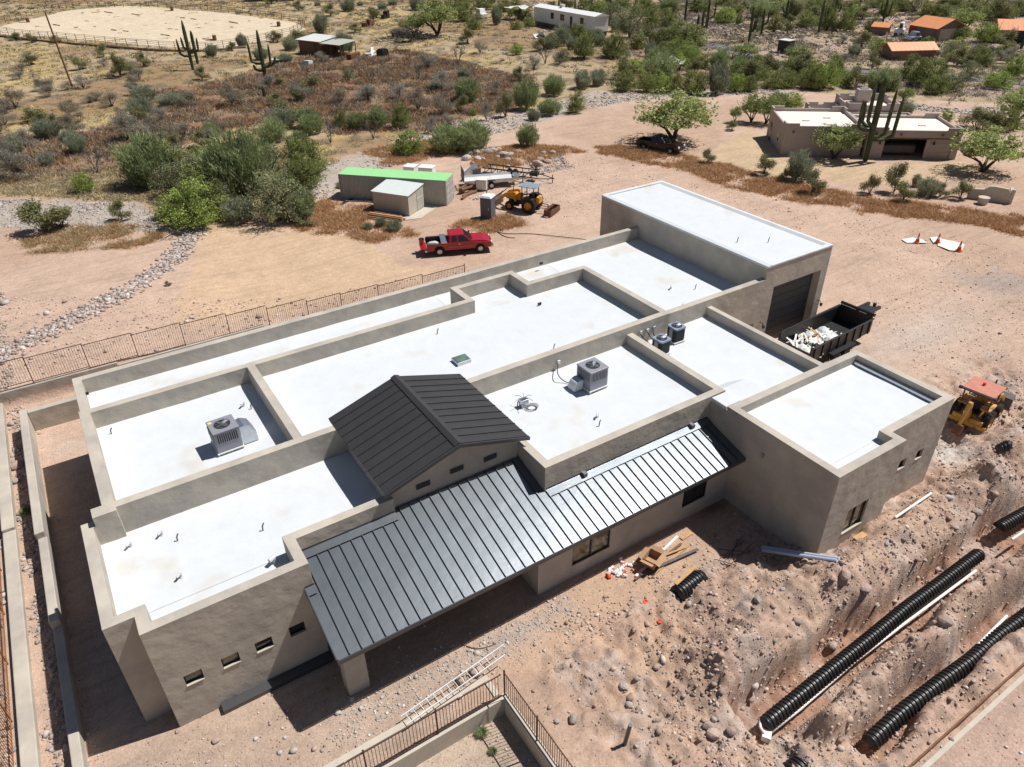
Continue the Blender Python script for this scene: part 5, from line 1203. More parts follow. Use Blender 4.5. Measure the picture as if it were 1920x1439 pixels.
# rear blocks
block(E1*.60,E1*.60+3.9,9.25,14.2,3.0,2.0,steps=True)
block(E1*.60+3.95,NW*.80,9.25,15.2,3.9,3.35)
block(E1+.4,NW*.86,7.2,9.2,3.2,2.95,steps=False)
m=MB(); m.box(E1*.6+6.2,E1*.6+7.9,13.6,14.9,3.3,4.9); ch_=m.build('chimney',M['nstucco'],t,bevel=.05); m=MB(); m.box(E1*.6+6.6,E1*.6+7.5,13.9,14.6,4.901,5.05); m.build('chimney_cap',M['galv'],ch_)
for (xx,yy,zz) in ((3.2,4,3.2),(6.0,5.5,3.2),(5.3,2.2,3.2),(x1-3.2,3.2,3.0),(E1*.6+6,10.5,3.35),(E1*.6+7,12,3.35)):
    m=MB(); m.box(xx-.4,xx+.4,yy-.15,yy+.15,zz,zz+.12); m.build('roof_vent',M['nroof'],t)
m=MB(); m.box(5.6,6.45,-.03,-.001,.95,2.15); wn=m.build('window',M['frame'],t); m=MB(); m.box(5.66,6.39,-.045,-.031,1.0,2.1); m.build('pane',M['plywood'],wn)
m=MB(); m.box(-.03,-.001,6.6,7.8,0,2.2); m.build('door',M['frame'],t); m=MB(); m.box(-.03,-.001,2.6,3.0,1.2,2.0); m.build('window',M['glass'],t)
for xx in (1.0,g0+1.6,g1+1.2,x1-.5,x0+.9): m=MB(); m.box(xx-.12,xx+.12,min(0,fy if xx>E1 else 0)-.12,(fy if xx>E1 else 0)-.001,2.75,3.0); m.build('scupper',M['oldwood'],t)
for xx in (g0-.5,g1+.5,s1+.35): m=MB(); m.box(xx-.1,xx+.1,fy-.15,fy-.001,1.75,2.1); m.build('wall_lamp',M['black'],t)
m=MB(); m.box(g0+.3,g0+4.2,.9,2.2,.3,1.35); m.build('parked_shape',M['steelgrey'],t,bevel=.2)
# arched garden wall at right
A,rz,L=anchored(1812,372,1872,380)
t=thing('arched_garden_wall','free-standing tan garden wall with stepped arch top and small opening','wall',(A.x,A.y,gz(A.x,A.y)-.1),rz)
m=MB(); m.prism([(0,0),(L+.8,0),(L+.8,1.0),(L+.5,1.5),(L*.75,1.6),(L*.6,1.55),(L*.45,1.2),(.3,1.1),(0,.8)],0,.3,'y'); m.build('wall_section',M['conc'],t,bevel=.03)
m=MB(); m.lathe([(0,0),(.42,0),(.48,.7),(.52,.72),(.52,.8),(0,.8)],(L*.5,-1.2,0),'z',18); m.build('round_plinth',M['conc'],t)
m=MB(); m.prism([(0,0),(3.0,0),(3.0,.9),(1.2,1.0),(.6,1.4),(0,1.5)],L+.81,L+1.1,'x'); m.build('wing_section',M['conc'],t,bevel=.03)
# ---------------- orange roofed outbuildings
def gabled(name,label,fa,wd,h,rh,loc=None,rz=None,L=None,roof='orangeroof',wall='tanwall',ridge='x',door=None,cat='building',ov=.45):
    if fa: A,rz,L=anchored(*fa)
    else: A=Vector(loc)
    t=thing(name,label,cat,(A.x,A.y,gz(A.x,A.y)-.1),rz)
    if ridge=='x':
        m=MB(); m.prism([(0,0),(wd,0),(wd,h),(wd/2,h+rh-.08),(0,h)],0,L,'x'); m.build('wall',M[wall],t)
        s=rh/(wd/2)
        m=MB(); m.prism([(-ov,h-s*ov),(wd/2,h+rh),(wd+ov,h-s*ov),(wd+ov,h-s*ov+.1),(wd/2,h+rh+.1),(-ov,h-s*ov+.1)],-ov,L+ov,'x'); r_=m.build('roof',M[roof],t)
        nr=int((L+2*ov)/.9)
        for k in range(nr):
            x=-ov+.1+k*.9; m=MB(); m.prism([(-ov,h-s*ov+.1),(wd/2,h+rh+.1),(wd+ov,h-s*ov+.1),(wd+ov,h-s*ov+.12),(wd/2,h+rh+.12),(-ov,h-s*ov+.12)],x,x+.03,'x'); m.build('roof_rib',M[roof],r_)
    else:
        m=MB(); m.prism([(0,0),(L,0),(L,h),(L/2,h+rh-.08),(0,h)],0,wd,'y'); m.build('wall',M[wall],t); s=rh/(L/2)
        m=MB(); m.prism([(-ov,h-s*ov),(L/2,h+rh),(L+ov,h-s*ov),(L+ov,h-s*ov+.1),(L/2,h+rh+.1),(-ov,h-s*ov+.1)],-ov,wd+ov,'y'); r_=m.build('roof',M[roof],t)
    return t,A,rz,L
t,A,rz,L=gabled('garage_building','large orange-roofed garage with teal side door at upper right',(1703,69,1752,78),7.6,2.6,1.5)
m=MB(); m.box(L*.25,L*.38,-.05,-.001,.1,2.3); m.build('door',M['teal'],t)
m=MB(); m.box(L+.001,L+.06,.9,wd_:=6.6,.1,2.35); gdo2=m.build('garage_door',M['conc'],t)
for k in range(4): m=MB(); m.box(L+.061,L+.08,.95,6.55,.15+k*.55,.65+k*.55); m.build('door_panel',M['conc'],gdo2)
gabled('shed','orange-roofed tan shed with gable end, nearest the curved road',(1670,113,1750,113),4.0,1.9,.9)
gabled('shed','smallest orange-roofed shed left of the white truck',(1634,66,1660,68),3.,2.0,.6)
t,A,rz,L=gabled('house_wing','wide orange-roofed building cut by the right edge of the view',(1868,80,1960,84),8,2.6,1.4)
m=MB(); m.box(3,9,-.06,-.001,.1,2.3); m.build('porch_opening',M['black'],t)
# mobile home
A,rz,L=anchored(1001,47,1114,70)
t=thing('mobile_home','long white mobile home on a bank behind saguaros','mobile home',(A.x,A.y,gz(A.x,A.y)),rz)
m=MB(); m.box(0,L,0,3.8,1.0,4.2); m.build('body',M['white'],t)
m=MB(); m.prism([(-.15,4.2),(1.9,4.75),(3.95,4.2),(3.95,4.15),(-.15,4.15)],-.2,L+.2,'x'); m.build('roof',M['white'],t)
m=MB(); m.box(.2,L-.2,.1,3.7,-.3,.999); m.build('skirt',M['steelgrey'],t)
for (x,w_) in ((L*.3,1.3),(L*.46,1.6),(L*.78,1.3)):
    m=MB(); m.box(x,x+w_,-.05,-.001,2.2,3.5); q=m.build('window',M['frame'],t); m=MB(); m.box(x+.1,x+w_-.1,-.07,-.051,2.3,3.4); m.build('pane',M['glass'],q)
m=MB(); m.box(L*.62,L*.62+.9,-.05,-.001,1.1,3.4); m.build('door',M['frame'],t)
m=MB(); m.box(L*.36,L*.4,1.5,2.4,4.5,5.3); m.build('cooler',M['plywood'],t)
m=MB(); m.box(L*.6,L*.6+2,-1.5,-.1,.9,1.05); m.build('step_deck',M['oldwood'],t)
# tarp shelter beside it
def tarp(u0,v0,u1,v1,dp,h,lb,mt='tarp'):
    A,rz,L=anchored(u0,v0,u1,v1); t=thing('tarp_shelter',lb,'tarp',(A.x,A.y,gz(A.x,A.y)),rz)
    nx_,ny_=8,5; vs=[];fs=[]
    for b in range(ny_+1):
        for a in range(nx_+1): vs.append((L*a/nx_,dp*b/ny_,h-.25*math.sin(a*1.4)-.3*math.sin(b/ny_*3.1)+.2*math.sin(a*2+b)))
    for b in range(ny_):
        for a in range(nx_): q=b*(nx_+1)+a; fs.append((q,q+1,q+nx_+2,q+nx_+1))
    m=MB(); m._a(vs,fs); m._a([(x,y,z-.04) for x,y,z in vs],[f[::-1] for f in fs]); m.build('tarp_sheet',M[mt],t)
    for x in (0,L):
        for y in (0,dp): m=MB(); m.cyl((x,y,0),(x,y,h-.2),.06,6); m.build('pole',M['oldwood'],t)
tarp(945,38,998,40,4.5,3.0,'sagging white tarp shelter left of the mobile home')
tarp(1244,140,1290,131,4.0,1.5,'white tarp half buried in green shrubs near the road')
# small vehicles far off
def boxcar(u,v,u1,v1,cab,lb,cat,h=2.1,wd=2.0,extra=None):
    A,rz,L=anchored(u,v,u1,v1); t=thing('parked_vehicle',lb,cat,(A.x,A.y,gz(A.x,A.y)),rz)
    m=MB(); m.box(0,L,0,wd,.4,h*.55); m.build('body',M[cab],t,bevel=.12)
    m=MB(); m.frus((L*.35,L*.85,.05,wd-.05),(L*.42,L*.75,.2,wd-.2),h*.551,h); m.build('cab',M[cab],t,bevel=.06)
    m=MB(); m.box(L*.45,L*.72,-.0,.04,h*.62,h*.9); m.build('window',M['glass'],t)
    for x in (L*.2,L*.8):
        for y in (.05,wd-.05): wheel(t,x,y,.38,.38,.25,'steelgrey')
    if extra: m=MB(); m.box(*extra[1]); m.build('cargo_box',M[extra[0]],t,bevel=.05)
boxcar(1674,69,1692,70,'white','white truck with red box parked left of the large orange-roofed garage','truck',2.8,2.2,('red',(2.8,5.5,.2,2.2,.8,2.4)))
boxcar(1706,80,1727,78,'galv','small pale vehicle before the teal door','vehicle',2.0,2.0)
boxcar(1790,69,1808,68,'galv','silver car behind bushes right of the garage','car',1.5,1.8)
boxcar(886,35,903,37,'white','white van parked under trees left of the tarp shelter','van',2.5,2.1)
A,rz,L=anchored(1456,98,1474,101); t=thing('trash_container','dark square container beside the far road','container',(A.x,A.y,gz(A.x,A.y)),rz)
m=MB(); m.box(0,2.4,0,2.0,.2,2.2); m.build('body',M['black'],t,bevel=.05); m=MB(); m.box(-.1,2.5,-.1,2.1,2.201,2.3); m.build('lid',M['tarp'],t)
# shack
A,rz,L=anchored(563,101,603,106); t=thing('shack','weathered brown shack with pale tin roof and lean-to','shack',(A.x,A.y,gz(A.x,A.y)),rz)
m=MB(); m.box(0,L,0,4.5,0,2.6); m.build('walls',M['oldwood'],t)
for k in range(3): m=MB(); m.box(0,L*.7,-.05,-.001,.6+k*.6,.72+k*.6); m.build('wall_rail',M['steelgrey'],t)
m=MB(); m.prism([(-.4,2.62),(5,3.1),(5,3.2),(-.4,2.72)],-.5,L+.2,'x'); m.build('tin_roof',M['tarp'],t)
m=MB(); m.prism([(-.4,2.42),(4.5,2.8),(4.5,2.88),(-.4,2.5)],L+.21,L+6,'x'); m.build('lean_to_roof',M['contgrey'],t)
for x,y in ((L+5.8,0),(L+5.8,4.2),(L+3,0)): m=MB(); m.cyl((x,y,0),(x,y,2.5),.1,6); m.build('post',M['oldwood'],t)
m=MB(); m.box(L*.72,L*.85,-.06,-.002,0,2.2); m.build('door_opening',M['black'],t)
def junk(name,u,v,pts,mt,lb,cat):
    p=on(u,v); m=MB()
    for b in pts: m.cbox(*b)
    m.build(name,M[mt],loc=p,label=lb,cat=cat,rot=(0,0,.4))
junk('sheet_metal',520,118,[((0,0,.6),(4.5,3,.06),.3,.12),((1.5,.5,.3),(2.5,2,.5),.1,0)],'tarp','pale blue sheet roof lying low beside the saguaro','sheet')
junk('white_debris',578,122,[((0,0,.4),(1.6,1.2,.8),.3,.1)],'tarp','small white box left of the burnt tree','box')
junk('wooden_crate',663,110,[((0,0,.5),(3.2,1.2,1.0),.2,0)],'rust','rusty red box beside the white debris','box')
junk('white_lumber_heap',697,106,[((0,0,.4),(4,.5,.15),.5,-.2),((.4,.2,.7),(4,.5,.15),.7,-.3),((.2,-.5,.3),(3.4,.6,.2),.2,0),((-.5,.5,.5),(2.5,1.2,.2),.9,.1)],'white','tangle of white boards near the dark tank','boards')
junk('dark_tank',718,107,[((0,0,.7),(2.0,1.6,1.4),.1,0),((0,0,1.5),(1.6,1.2,.2),.1,0)],'black','square dark tank right of the white boards','tank')
junk('old_machine',693,50,[((0,0,.8),(1.2,.9,1.7),.3,0),((2,1,.6),(1.4,.6,.9),.2,0),((-1.6,.2,.6),(1.0,1.4,.8),.7,0),((0,0,.5),(4.5,.25,.25),.2,0)],'rust','rusty machinery on the slope above the brush pile','machine')
junk('old_machine',725,34,[((0,0,.9),(1.6,1.2,1.7),.3,0),((-1.6,-.5,.5),(1.2,1.0,1.0),.2,0),((1.2,.6,1.6),(1.4,.3,.3),.2,0)],'black','dark machinery on the slope near the top edge','machine')
junk('concrete_rubble',1016,72,[((0,0,.8),(2.2,1.4,.3),.3,.4),((1.5,.3,.8),(1.5,.3,1.3),.8,0),((-1,.6,.4),(1.6,1.6,.3),1.,-.4)],'tarp','pale slabs dumped on the bank below the mobile home','slabs')
m=MB(); m.box(0,15,0,8,2.8,3.0)
A,rz,L=anchored(462,4,560,2); t=thing('corral_shade','low dark shade roof beyond the riding arena','shade roof',(A.x,A.y,0),rz); m=MB(); m.box(0,L,0,8,2.8,2.95); m.build('roof',M['shade'],t)
for k in range(5):
    for y in (.2,7.8): m=MB(); m.cyl((L*k/4,y,0),(L*k/4,y,2.8),.1,6); m.build('post',M['steelgrey'],t)
# brush pile
p=on(768,78); t=thing('brush_pile','grey heap of cut branches on the rust coloured slope','brush pile',p)
random.seed(4)
for k in range(300):
    a=random.uniform(0,6.28); r=abs(random.gauss(0,1.0)); x=math.cos(a)*r*3.4;y=math.sin(a)*r*2; z=max(0,1.9*(1-(x/8.5)**2-(y/4.5)**2))*random.uniform(.4,1)
    d=Vector((random.uniform(-1,1),random.uniform(-1,1),random.uniform(-.25,.35))).normalized()*random.uniform(.9,2.4)
    m=MB(); m.cyl((x,y,z),(x+d.x,y+d.y,max(.05,z+d.z)),.11,4,.05); m.build('branch',M['barkgrey'],t)
# arena fence, poles, barrels
def pipe_fence(name,label,pts,post_gap,h,rails,mt,r=.05):
    P=[on(u,v) for u,v in pts]; O=P[0].copy(); t=thing(name,label,'fence',O); pm=MB(); pm.cyl((0,0,-.2),(0,0,h),r,6); pmesh=pm.mesh('post',M[mt])
    Q=[P[0]]
    for i in range(len(P)-1):
        L=(P[i+1]-P[i]).length; n=max(1,round(L/post_gap))
        for k in range(1,n+1): q=P[i].lerp(P[i+1],k/n); q.z=gz(q.x,q.y); Q.append(q)
    for q in Q: put('post',pmesh,t,q-O)
    for i in range(len(Q)-1):
        m=MB()
        for z in rails: m.cyl(Q[i]-O+Vector((0,0,z)),Q[i+1]-O+Vector((0,0,z)),r*.7,4)
        m.build('rail',M[mt],t)
pipe_fence('arena_fence','brown pipe fence ringing the near side of the riding arena',[(-30,57),(2,64),(60,72),(180,82),(300,92),(388,96),(450,87),(500,76),(545,66),(572,52)],3.4,1.6,(.5,.9,1.3,1.6),'rustfence',.06)
pipe_fence('arena_fence','pipe fence along the far side of the riding arena',[(572,50),(560,42),(470,30),(330,16),(232,14),(150,14),(60,30),(0,46)],3.4,1.6,(.5,1.0,1.6),'rustfence',.06)
pipe_fence('wire_fence','thin post fence between the shack and the burnt slope',[(645,135),(690,130),(735,127),(760,128)],3.5,1.4,(.8,1.3),'oldwood',.05)
P=[on(u,v) for u,v in [(-30,66),(60,77),(180,88),(300,97),(388,98),(460,90)]]; O=P[0].copy(); m=MB(); 
for i in range(5): m.cyl(P[i]-O+Vector((0,0,.15)),P[i+1]-O+Vector((0,0,.15)),.28,6)
m.build('arena_edging',M['rustfence'],loc=O,label='dark timber edging along the arena fence foot',cat='edging')
JL=['tan pole at far left of centre','dark pole just right of the tan far-left pole','left of two dark poles close together near the fence','right of two dark poles close together near the fence','tan pole left of the many-armed cactus','left of two short dark poles beside the cactus top','right of two short dark poles beside the cactus top','pole lying alone in the right half','pole by the near rust barrel','pole lying at the far side','pole near the left end']
for k,(a,b,c,d) in enumerate([(172,25,188,23),(196,23,211,25),(209,57,218,58),(231,59,241,60),(302,66,318,68),(338,34,347,35),(358,36,368,37),(430,42,446,45),(380,74,400,75),(247,27,262,29),(100,47,112,49)]):
    beam('jump_pole',a,b,c,d,.22,.22,'oldwood' if k%3 else 'wood',('jump pole','jump pole')[0] and JL[k]+' on the pale arena sand','pole',.0,group='jump poles on the arena sand',round_=True)
for (u,v,lb) in ((53,42,'dark barrel at the left end of the arena'),(403,76,'rust barrel near the arena fence behind the cactus'),(523,50,'dark barrel near the right end of the arena'),(323,21,'small dark barrel at the far side of the arena')):
    p=on(u,v); t=thing('barrel',lb,'barrel',p); m=MB(); m.lathe([(0,0),(.45,0),(.45,.5),(.48,.52),(.45,.54),(.45,1.1),(0,1.1)],(0,0,0),'z',14); m.build('body',M['rust'],t)
    m=MB(); m.box(-2.2,-.5,-.1,.1,.02,.18); m.build('pole',M['oldwood'],t)
# utility pole
p=on(137,167); q=gp(84,22); 
def top_at(p,u,v):
    z=1.0
    lo,hi=0,60
    for _ in range(40):
        mid=(lo+hi)/2; P=Vector((p.x,p.y,p.z+mid)); d=P-CAM; sv=719.5-F_PX*(d.dot(CY))/(d.dot(fw))
        if sv>v: lo=mid
        else: hi=mid
    return mid
hp=top_at(p,84,22); t=thing('utility_pole','tall leaning brown utility pole on the grassy slope at left','utility pole',p)
# lean so that the top reaches its place
d=fw+(84-960)/F_PX*CX-(22-719.5)/F_PX*CY; hp=10.5
k=(p.z+hp-CAM.z)/d.z
# point on the sight line closest to the vertical through the base
dn=d.normalized(); best=min((( (CAM+dn*s)-(Vector((p.x,p.y,p.z+11)))).length,s) for s in np.arange(60,260,.5)); tp_=CAM+dn*best[1]
m=MB(); m.cyl((0,0,-.3),tp_-p,.17,10,.12); m.build('pole',M['oldwood'],t)
# ------------------------------------------------------------ plants
rng=np.random.default_rng(12)
def leafmesh(name,Cn,size,dirs=None,aspect=3.,col=(.1,.12,.04),cvar=.25,shade=None,quad=True):
    """many small leaf faces at centres Cn"""
    n=len(Cn); d=rng.normal(size=(n,3)) if dirs is None else dirs+rng.normal(size=(n,3))*.35
    d/=np.linalg.norm(d,axis=1)[:,None]; r=rng.normal(size=(n,3)); s=np.cross(d,r); s/=np.linalg.norm(s,axis=1)[:,None]
    sz=size*rng.uniform(.6,1.5,n)[:,None]; a=d*sz*.5; b=s*sz/aspect*.5
    if quad:
        V=np.stack([Cn-a,Cn+b,Cn+a,Cn-b],1).reshape(-1,3); F=np.arange(4*n).reshape(-1,4); k=4
    else:
        V=np.stack([Cn-a-b,Cn-a+b,Cn+a],1).reshape(-1,3); F=np.arange(3*n).reshape(-1,3); k=3
    c=np.array(col)[None]*np.exp(rng.normal(size=(n,1))*cvar)*(1+rng.normal(size=(n,3))*.06)
    if shade is not None: c=c*shade[:,None]
    return V,F,np.repeat(np.clip(c,0.005,.9),k,0)
def tree_proto(kind,seed):
    """unit tree: height 1, crown width 1. returns trunk mesh, crown mesh"""
    r=np.random.default_rng(seed); random.seed(seed)
    cfg={'mesq':dict(col=(.25,.275,.10),n=10500,leaf=.027,lo=.0,K=70,flat=.6),
         'bright':dict(col=(.30,.37,.105),n=9800,leaf=.027,lo=.02,K=66,flat=.6),
         'pv':dict(col=(.34,.385,.15),n=6500,leaf=.036,lo=.24,K=56,flat=.5),
         'olive':dict(col=(.30,.31,.175),n=6500,leaf=.026,lo=.02,K=60,flat=.7)}[kind]
    tm=MB(); nl_=random.randint(3,4); lobes=[]
    for i in range(nl_):
        a=6.28*i/nl_+random.uniform(-.4,.4); p=Vector((0,0,0)); d=Vector((math.cos(a)*.5,math.sin(a)*.5,1)).normalized(); pts=[p.copy()];rad=[.028]
        for k in range(5):
            p=p+d*.13; d=(d+Vector((random.uniform(-.35,.35)+math.cos(a)*.18,random.uniform(-.35,.35)+math.sin(a)*.18,random.uniform(-.15,.2)))).normalized(); pts.append(p.copy()); rad.append(.028*(1-.16*(k+1)))
            if k>=1:
                q=p.copy();dd=(d+Vector((random.uniform(-1,1),random.uniform(-1,1),.2))).normalized(); bp=[q.copy()];
                for z in range(3): q=q+dd*.09; dd=(dd+Vector((random.uniform(-.4,.4),random.uniform(-.4,.4),.15))).normalized(); bp.append(q.copy())
                tm.pipe(bp,[rad[-1]*.6,rad[-1]*.45,.006,.003],5)
        tm.pipe(pts,rad,6)
    cs=[];sh=[];per=cfg['n']//cfg['K']
    for i in range(cfg['K']):
        while True:
            q=r.uniform(-1,1,3)
            if .25<np.linalg.norm(q)<1: break
        q[2]=abs(q[2])*.9-.15
        hh=cfg['lo']+.10+(1-cfg['lo']-.22)*(.05+.95*max(0,q[2])); wd_=.40 if hh>.35 else .30+.3*hh; c=np.array([q[0]*wd_,q[1]*wd_,hh])
        rad=r.uniform(.05,.14); g=r.normal(size=(per,3)); g/=np.linalg.norm(g,axis=1)[:,None]
        g*=(rad*r.uniform(.35,1.05,per)**.6)[:,None]; g[:,2]*=cfg['flat']*1.3
        cs.append(c+g); sh.append(np.full(per,r.uniform(.7,1.3)))
    # wispy sprays
    m=cfg['n']//7; th=r.uniform(0,6.28,m); rr=r.uniform(.3,.52,m); zz=cfg['lo']+.1+r.uniform(0,.55,m)*np.sqrt(np.clip(1-(rr/.56)**2,0,1))
    cs.append(np.stack([np.cos(th)*rr,np.sin(th)*rr,zz],1)); sh.append(np.full(m,1.))
    Cn=np.concatenate(cs); Cn[:,2]=np.clip(Cn[:,2],.05,1.0)
    V,F,c=leafmesh('x',Cn,cfg['leaf'],aspect=1.9,col=cfg['col'],shade=np.concatenate(sh))
    return tm.mesh('trunk',M['bark']),npmesh('crown',V,F,M['leaf'],c)
def shrub_proto(kind,seed):
    r=np.random.default_rng(seed); random.seed(seed)
    if kind in('broom','greybroom'):
        n=6500; K=46; ca=r.uniform(0,6.28,K); cr=np.sqrt(r.uniform(0,1,K))*.30; ch=np.sqrt(np.clip(1-(cr/.36)**2,0.05,1))*r.uniform(.72,1.0,K); ci=r.integers(0,K,n)
        L=r.uniform(.08,1.0,n)**.7; bx,by=np.cos(ca[ci])*cr[ci],np.sin(ca[ci])*cr[ci]; fan=1+.55*L; Cn=np.stack([bx*fan+r.normal(size=n)*.045*(.5+L),by*fan+r.normal(size=n)*.045*(.5+L),ch[ci]*L],1); d=np.stack([bx,by,np.full(n,.45)],1)
        col=(.29,.335,.16) if kind=='broom' else (.29,.31,.21)
        V,F,c=leafmesh('x',Cn,.085,dirs=d/np.linalg.norm(d,axis=1)[:,None],aspect=6,col=col,cvar=.28,quad=False)
    elif kind in('creo','grey','scrub'):
        n=3600; th=r.uniform(0,6.28,n); el_=r.uniform(.2,1.5,n); L=r.uniform(.45,1.0,n)
        cl=r.integers(0,34,n); a=cl*2.4; e2=.35+(cl*.618%1)*1.05
        d=np.stack([np.cos(a)*np.cos(e2)*.5,np.sin(a)*np.cos(e2)*.5,np.sin(e2)],1); Cn=d*(L**.6)[:,None]+r.normal(size=(n,3))*.075; Cn[:,2]=abs(Cn[:,2])
        col={'creo':(.25,.245,.12),'grey':(.29,.27,.225),'scrub':(.26,.225,.165)}[kind]
        V,F,c=leafmesh('x',Cn,.055,aspect=2.2 if kind=='creo' else 5,col=col,cvar=.3)
    m=npmesh('foliage',V,F,M['leaf'],c)
    sm=MB()
    for k in range(14):
        a=random.uniform(0,6.28); e=random.uniform(.5,1.4); q=Vector((math.cos(a)*math.cos(e)*.42,math.sin(a)*math.cos(e)*.42,math.sin(e)*.8)); sm.pipe([(0,0,0),q*.5+Vector((0,0,.05)),q],[.012,.008,.004],4)
    return sm.mesh('stems',M['barkgrey']),m
def dead_proto(seed):
    random.seed(seed); m=MB()
    def br(p,d,L,r,k):
        q=p+d*L; m.cyl(p,q,r,5,r*.65)
        if k==0: return
        for _ in range(random.choice((2,3))):
            dd=(d+Vector((random.uniform(-.9,.9),random.uniform(-.9,.9),random.uniform(-.2,.6)))).normalized(); br(q,dd,L*random.uniform(.6,.85),r*.62,k-1)
    for i in range(3): a=i*2.1; br(Vector((0,0,0)),Vector((math.cos(a)*.4,math.sin(a)*.4,1)).normalized(),.27,.026,4)
    return m.mesh('branches',M['barkgrey'])
TP={k:[tree_proto(k,s*7+i*3+1) for s in range(3)] for i,k in enumerate(('mesq','bright','pv','olive'))}
SP={k:[shrub_proto(k,s*5+i*2+50) for s in range(2)] for i,k in enumerate(('broom','greybroom','creo','grey','scrub'))}
DP=[dead_proto(s) for s in (2,5)]
KN={'mesq':('mesquite_tree','dark green mesquite','tree'),'bright':('bushy_tree','bright green bushy tree','tree'),'pv':('palo_verde_tree','feathery pale green palo verde','tree'),'olive':('desert_tree','olive grey open tree','tree'),
 'broom':('broom_shrub','green broom-like shrub','shrub'),'greybroom':('broom_shrub','grey-green brushy shrub','shrub'),'creo':('creosote_bush','olive creosote bush','bush'),'grey':('desert_bush','dull grey bush','bush'),'scrub':('desert_bush','brown dry bush','bush'),'dead':('dead_tree','bare dead tree','tree')}
LM=[('the shipping container',740,350),('the cream metal shed',745,380),('the boulder pile',930,292),('the maroon pickup',1230,270),('the neighbour house garage',1690,280),('the tallest saguaro',1640,230),
 ('the mobile home',1070,50),('the riding arena',300,60),('the utility pole',137,150),('the paired cactus by the arena',360,110),('the lone many-armed cactus',497,140),('the shack',590,92),('the brush pile',768,70),
 ('the rip-rap stone channel',330,490),('the gravel wash',120,405),('the burnt slope',700,180),('the white tarp shelter',970,30),('the tarp in the shrubs',1265,130),('the teal-door garage',1740,60),('the shed by the road',1710,100),
 ('the dark trash container',1465,92),('the far road bend',1400,108),('the arched garden wall',1840,370),('the cream-roofed neighbour house',1560,230),('the rightmost orange roof',1895,60),('the rust weed strip',1250,290),('the white truck',1683,60),('the wash bend',1080,200),('the bare hillside path',1510,50)]
plants=[]
def plant(kind,u,v,wpx,hpx,adj=None):
    p=on(u,v); s=pxm(p); w_=wpx/s; h_=hpx/s/.86; k=len(plants); rz=(k*2.39)%6.28
    hz=max(.3,h_)
    nm,desc,cat=KN[kind]; sc=(w_,w_,hz)
    t=bpy.data.objects.new(nm,None); C.objects.link(t); t.location=(p.x,p.y,p.z-.05); t.rotation_euler=(0,0,rz); t.scale=sc; t['category']=cat
    if kind=='dead': put('branches',DP[k%2],t)
    elif kind in TP:
        a,b=TP[kind][k%3]; put('trunk',a,t); put('crown',b,t)
    else:
        a,b=SP[kind][k%2]; put('stems',a,t); put('foliage',b,t)
    plants.append((t,kind,u,v,wpx,hpx)); return t
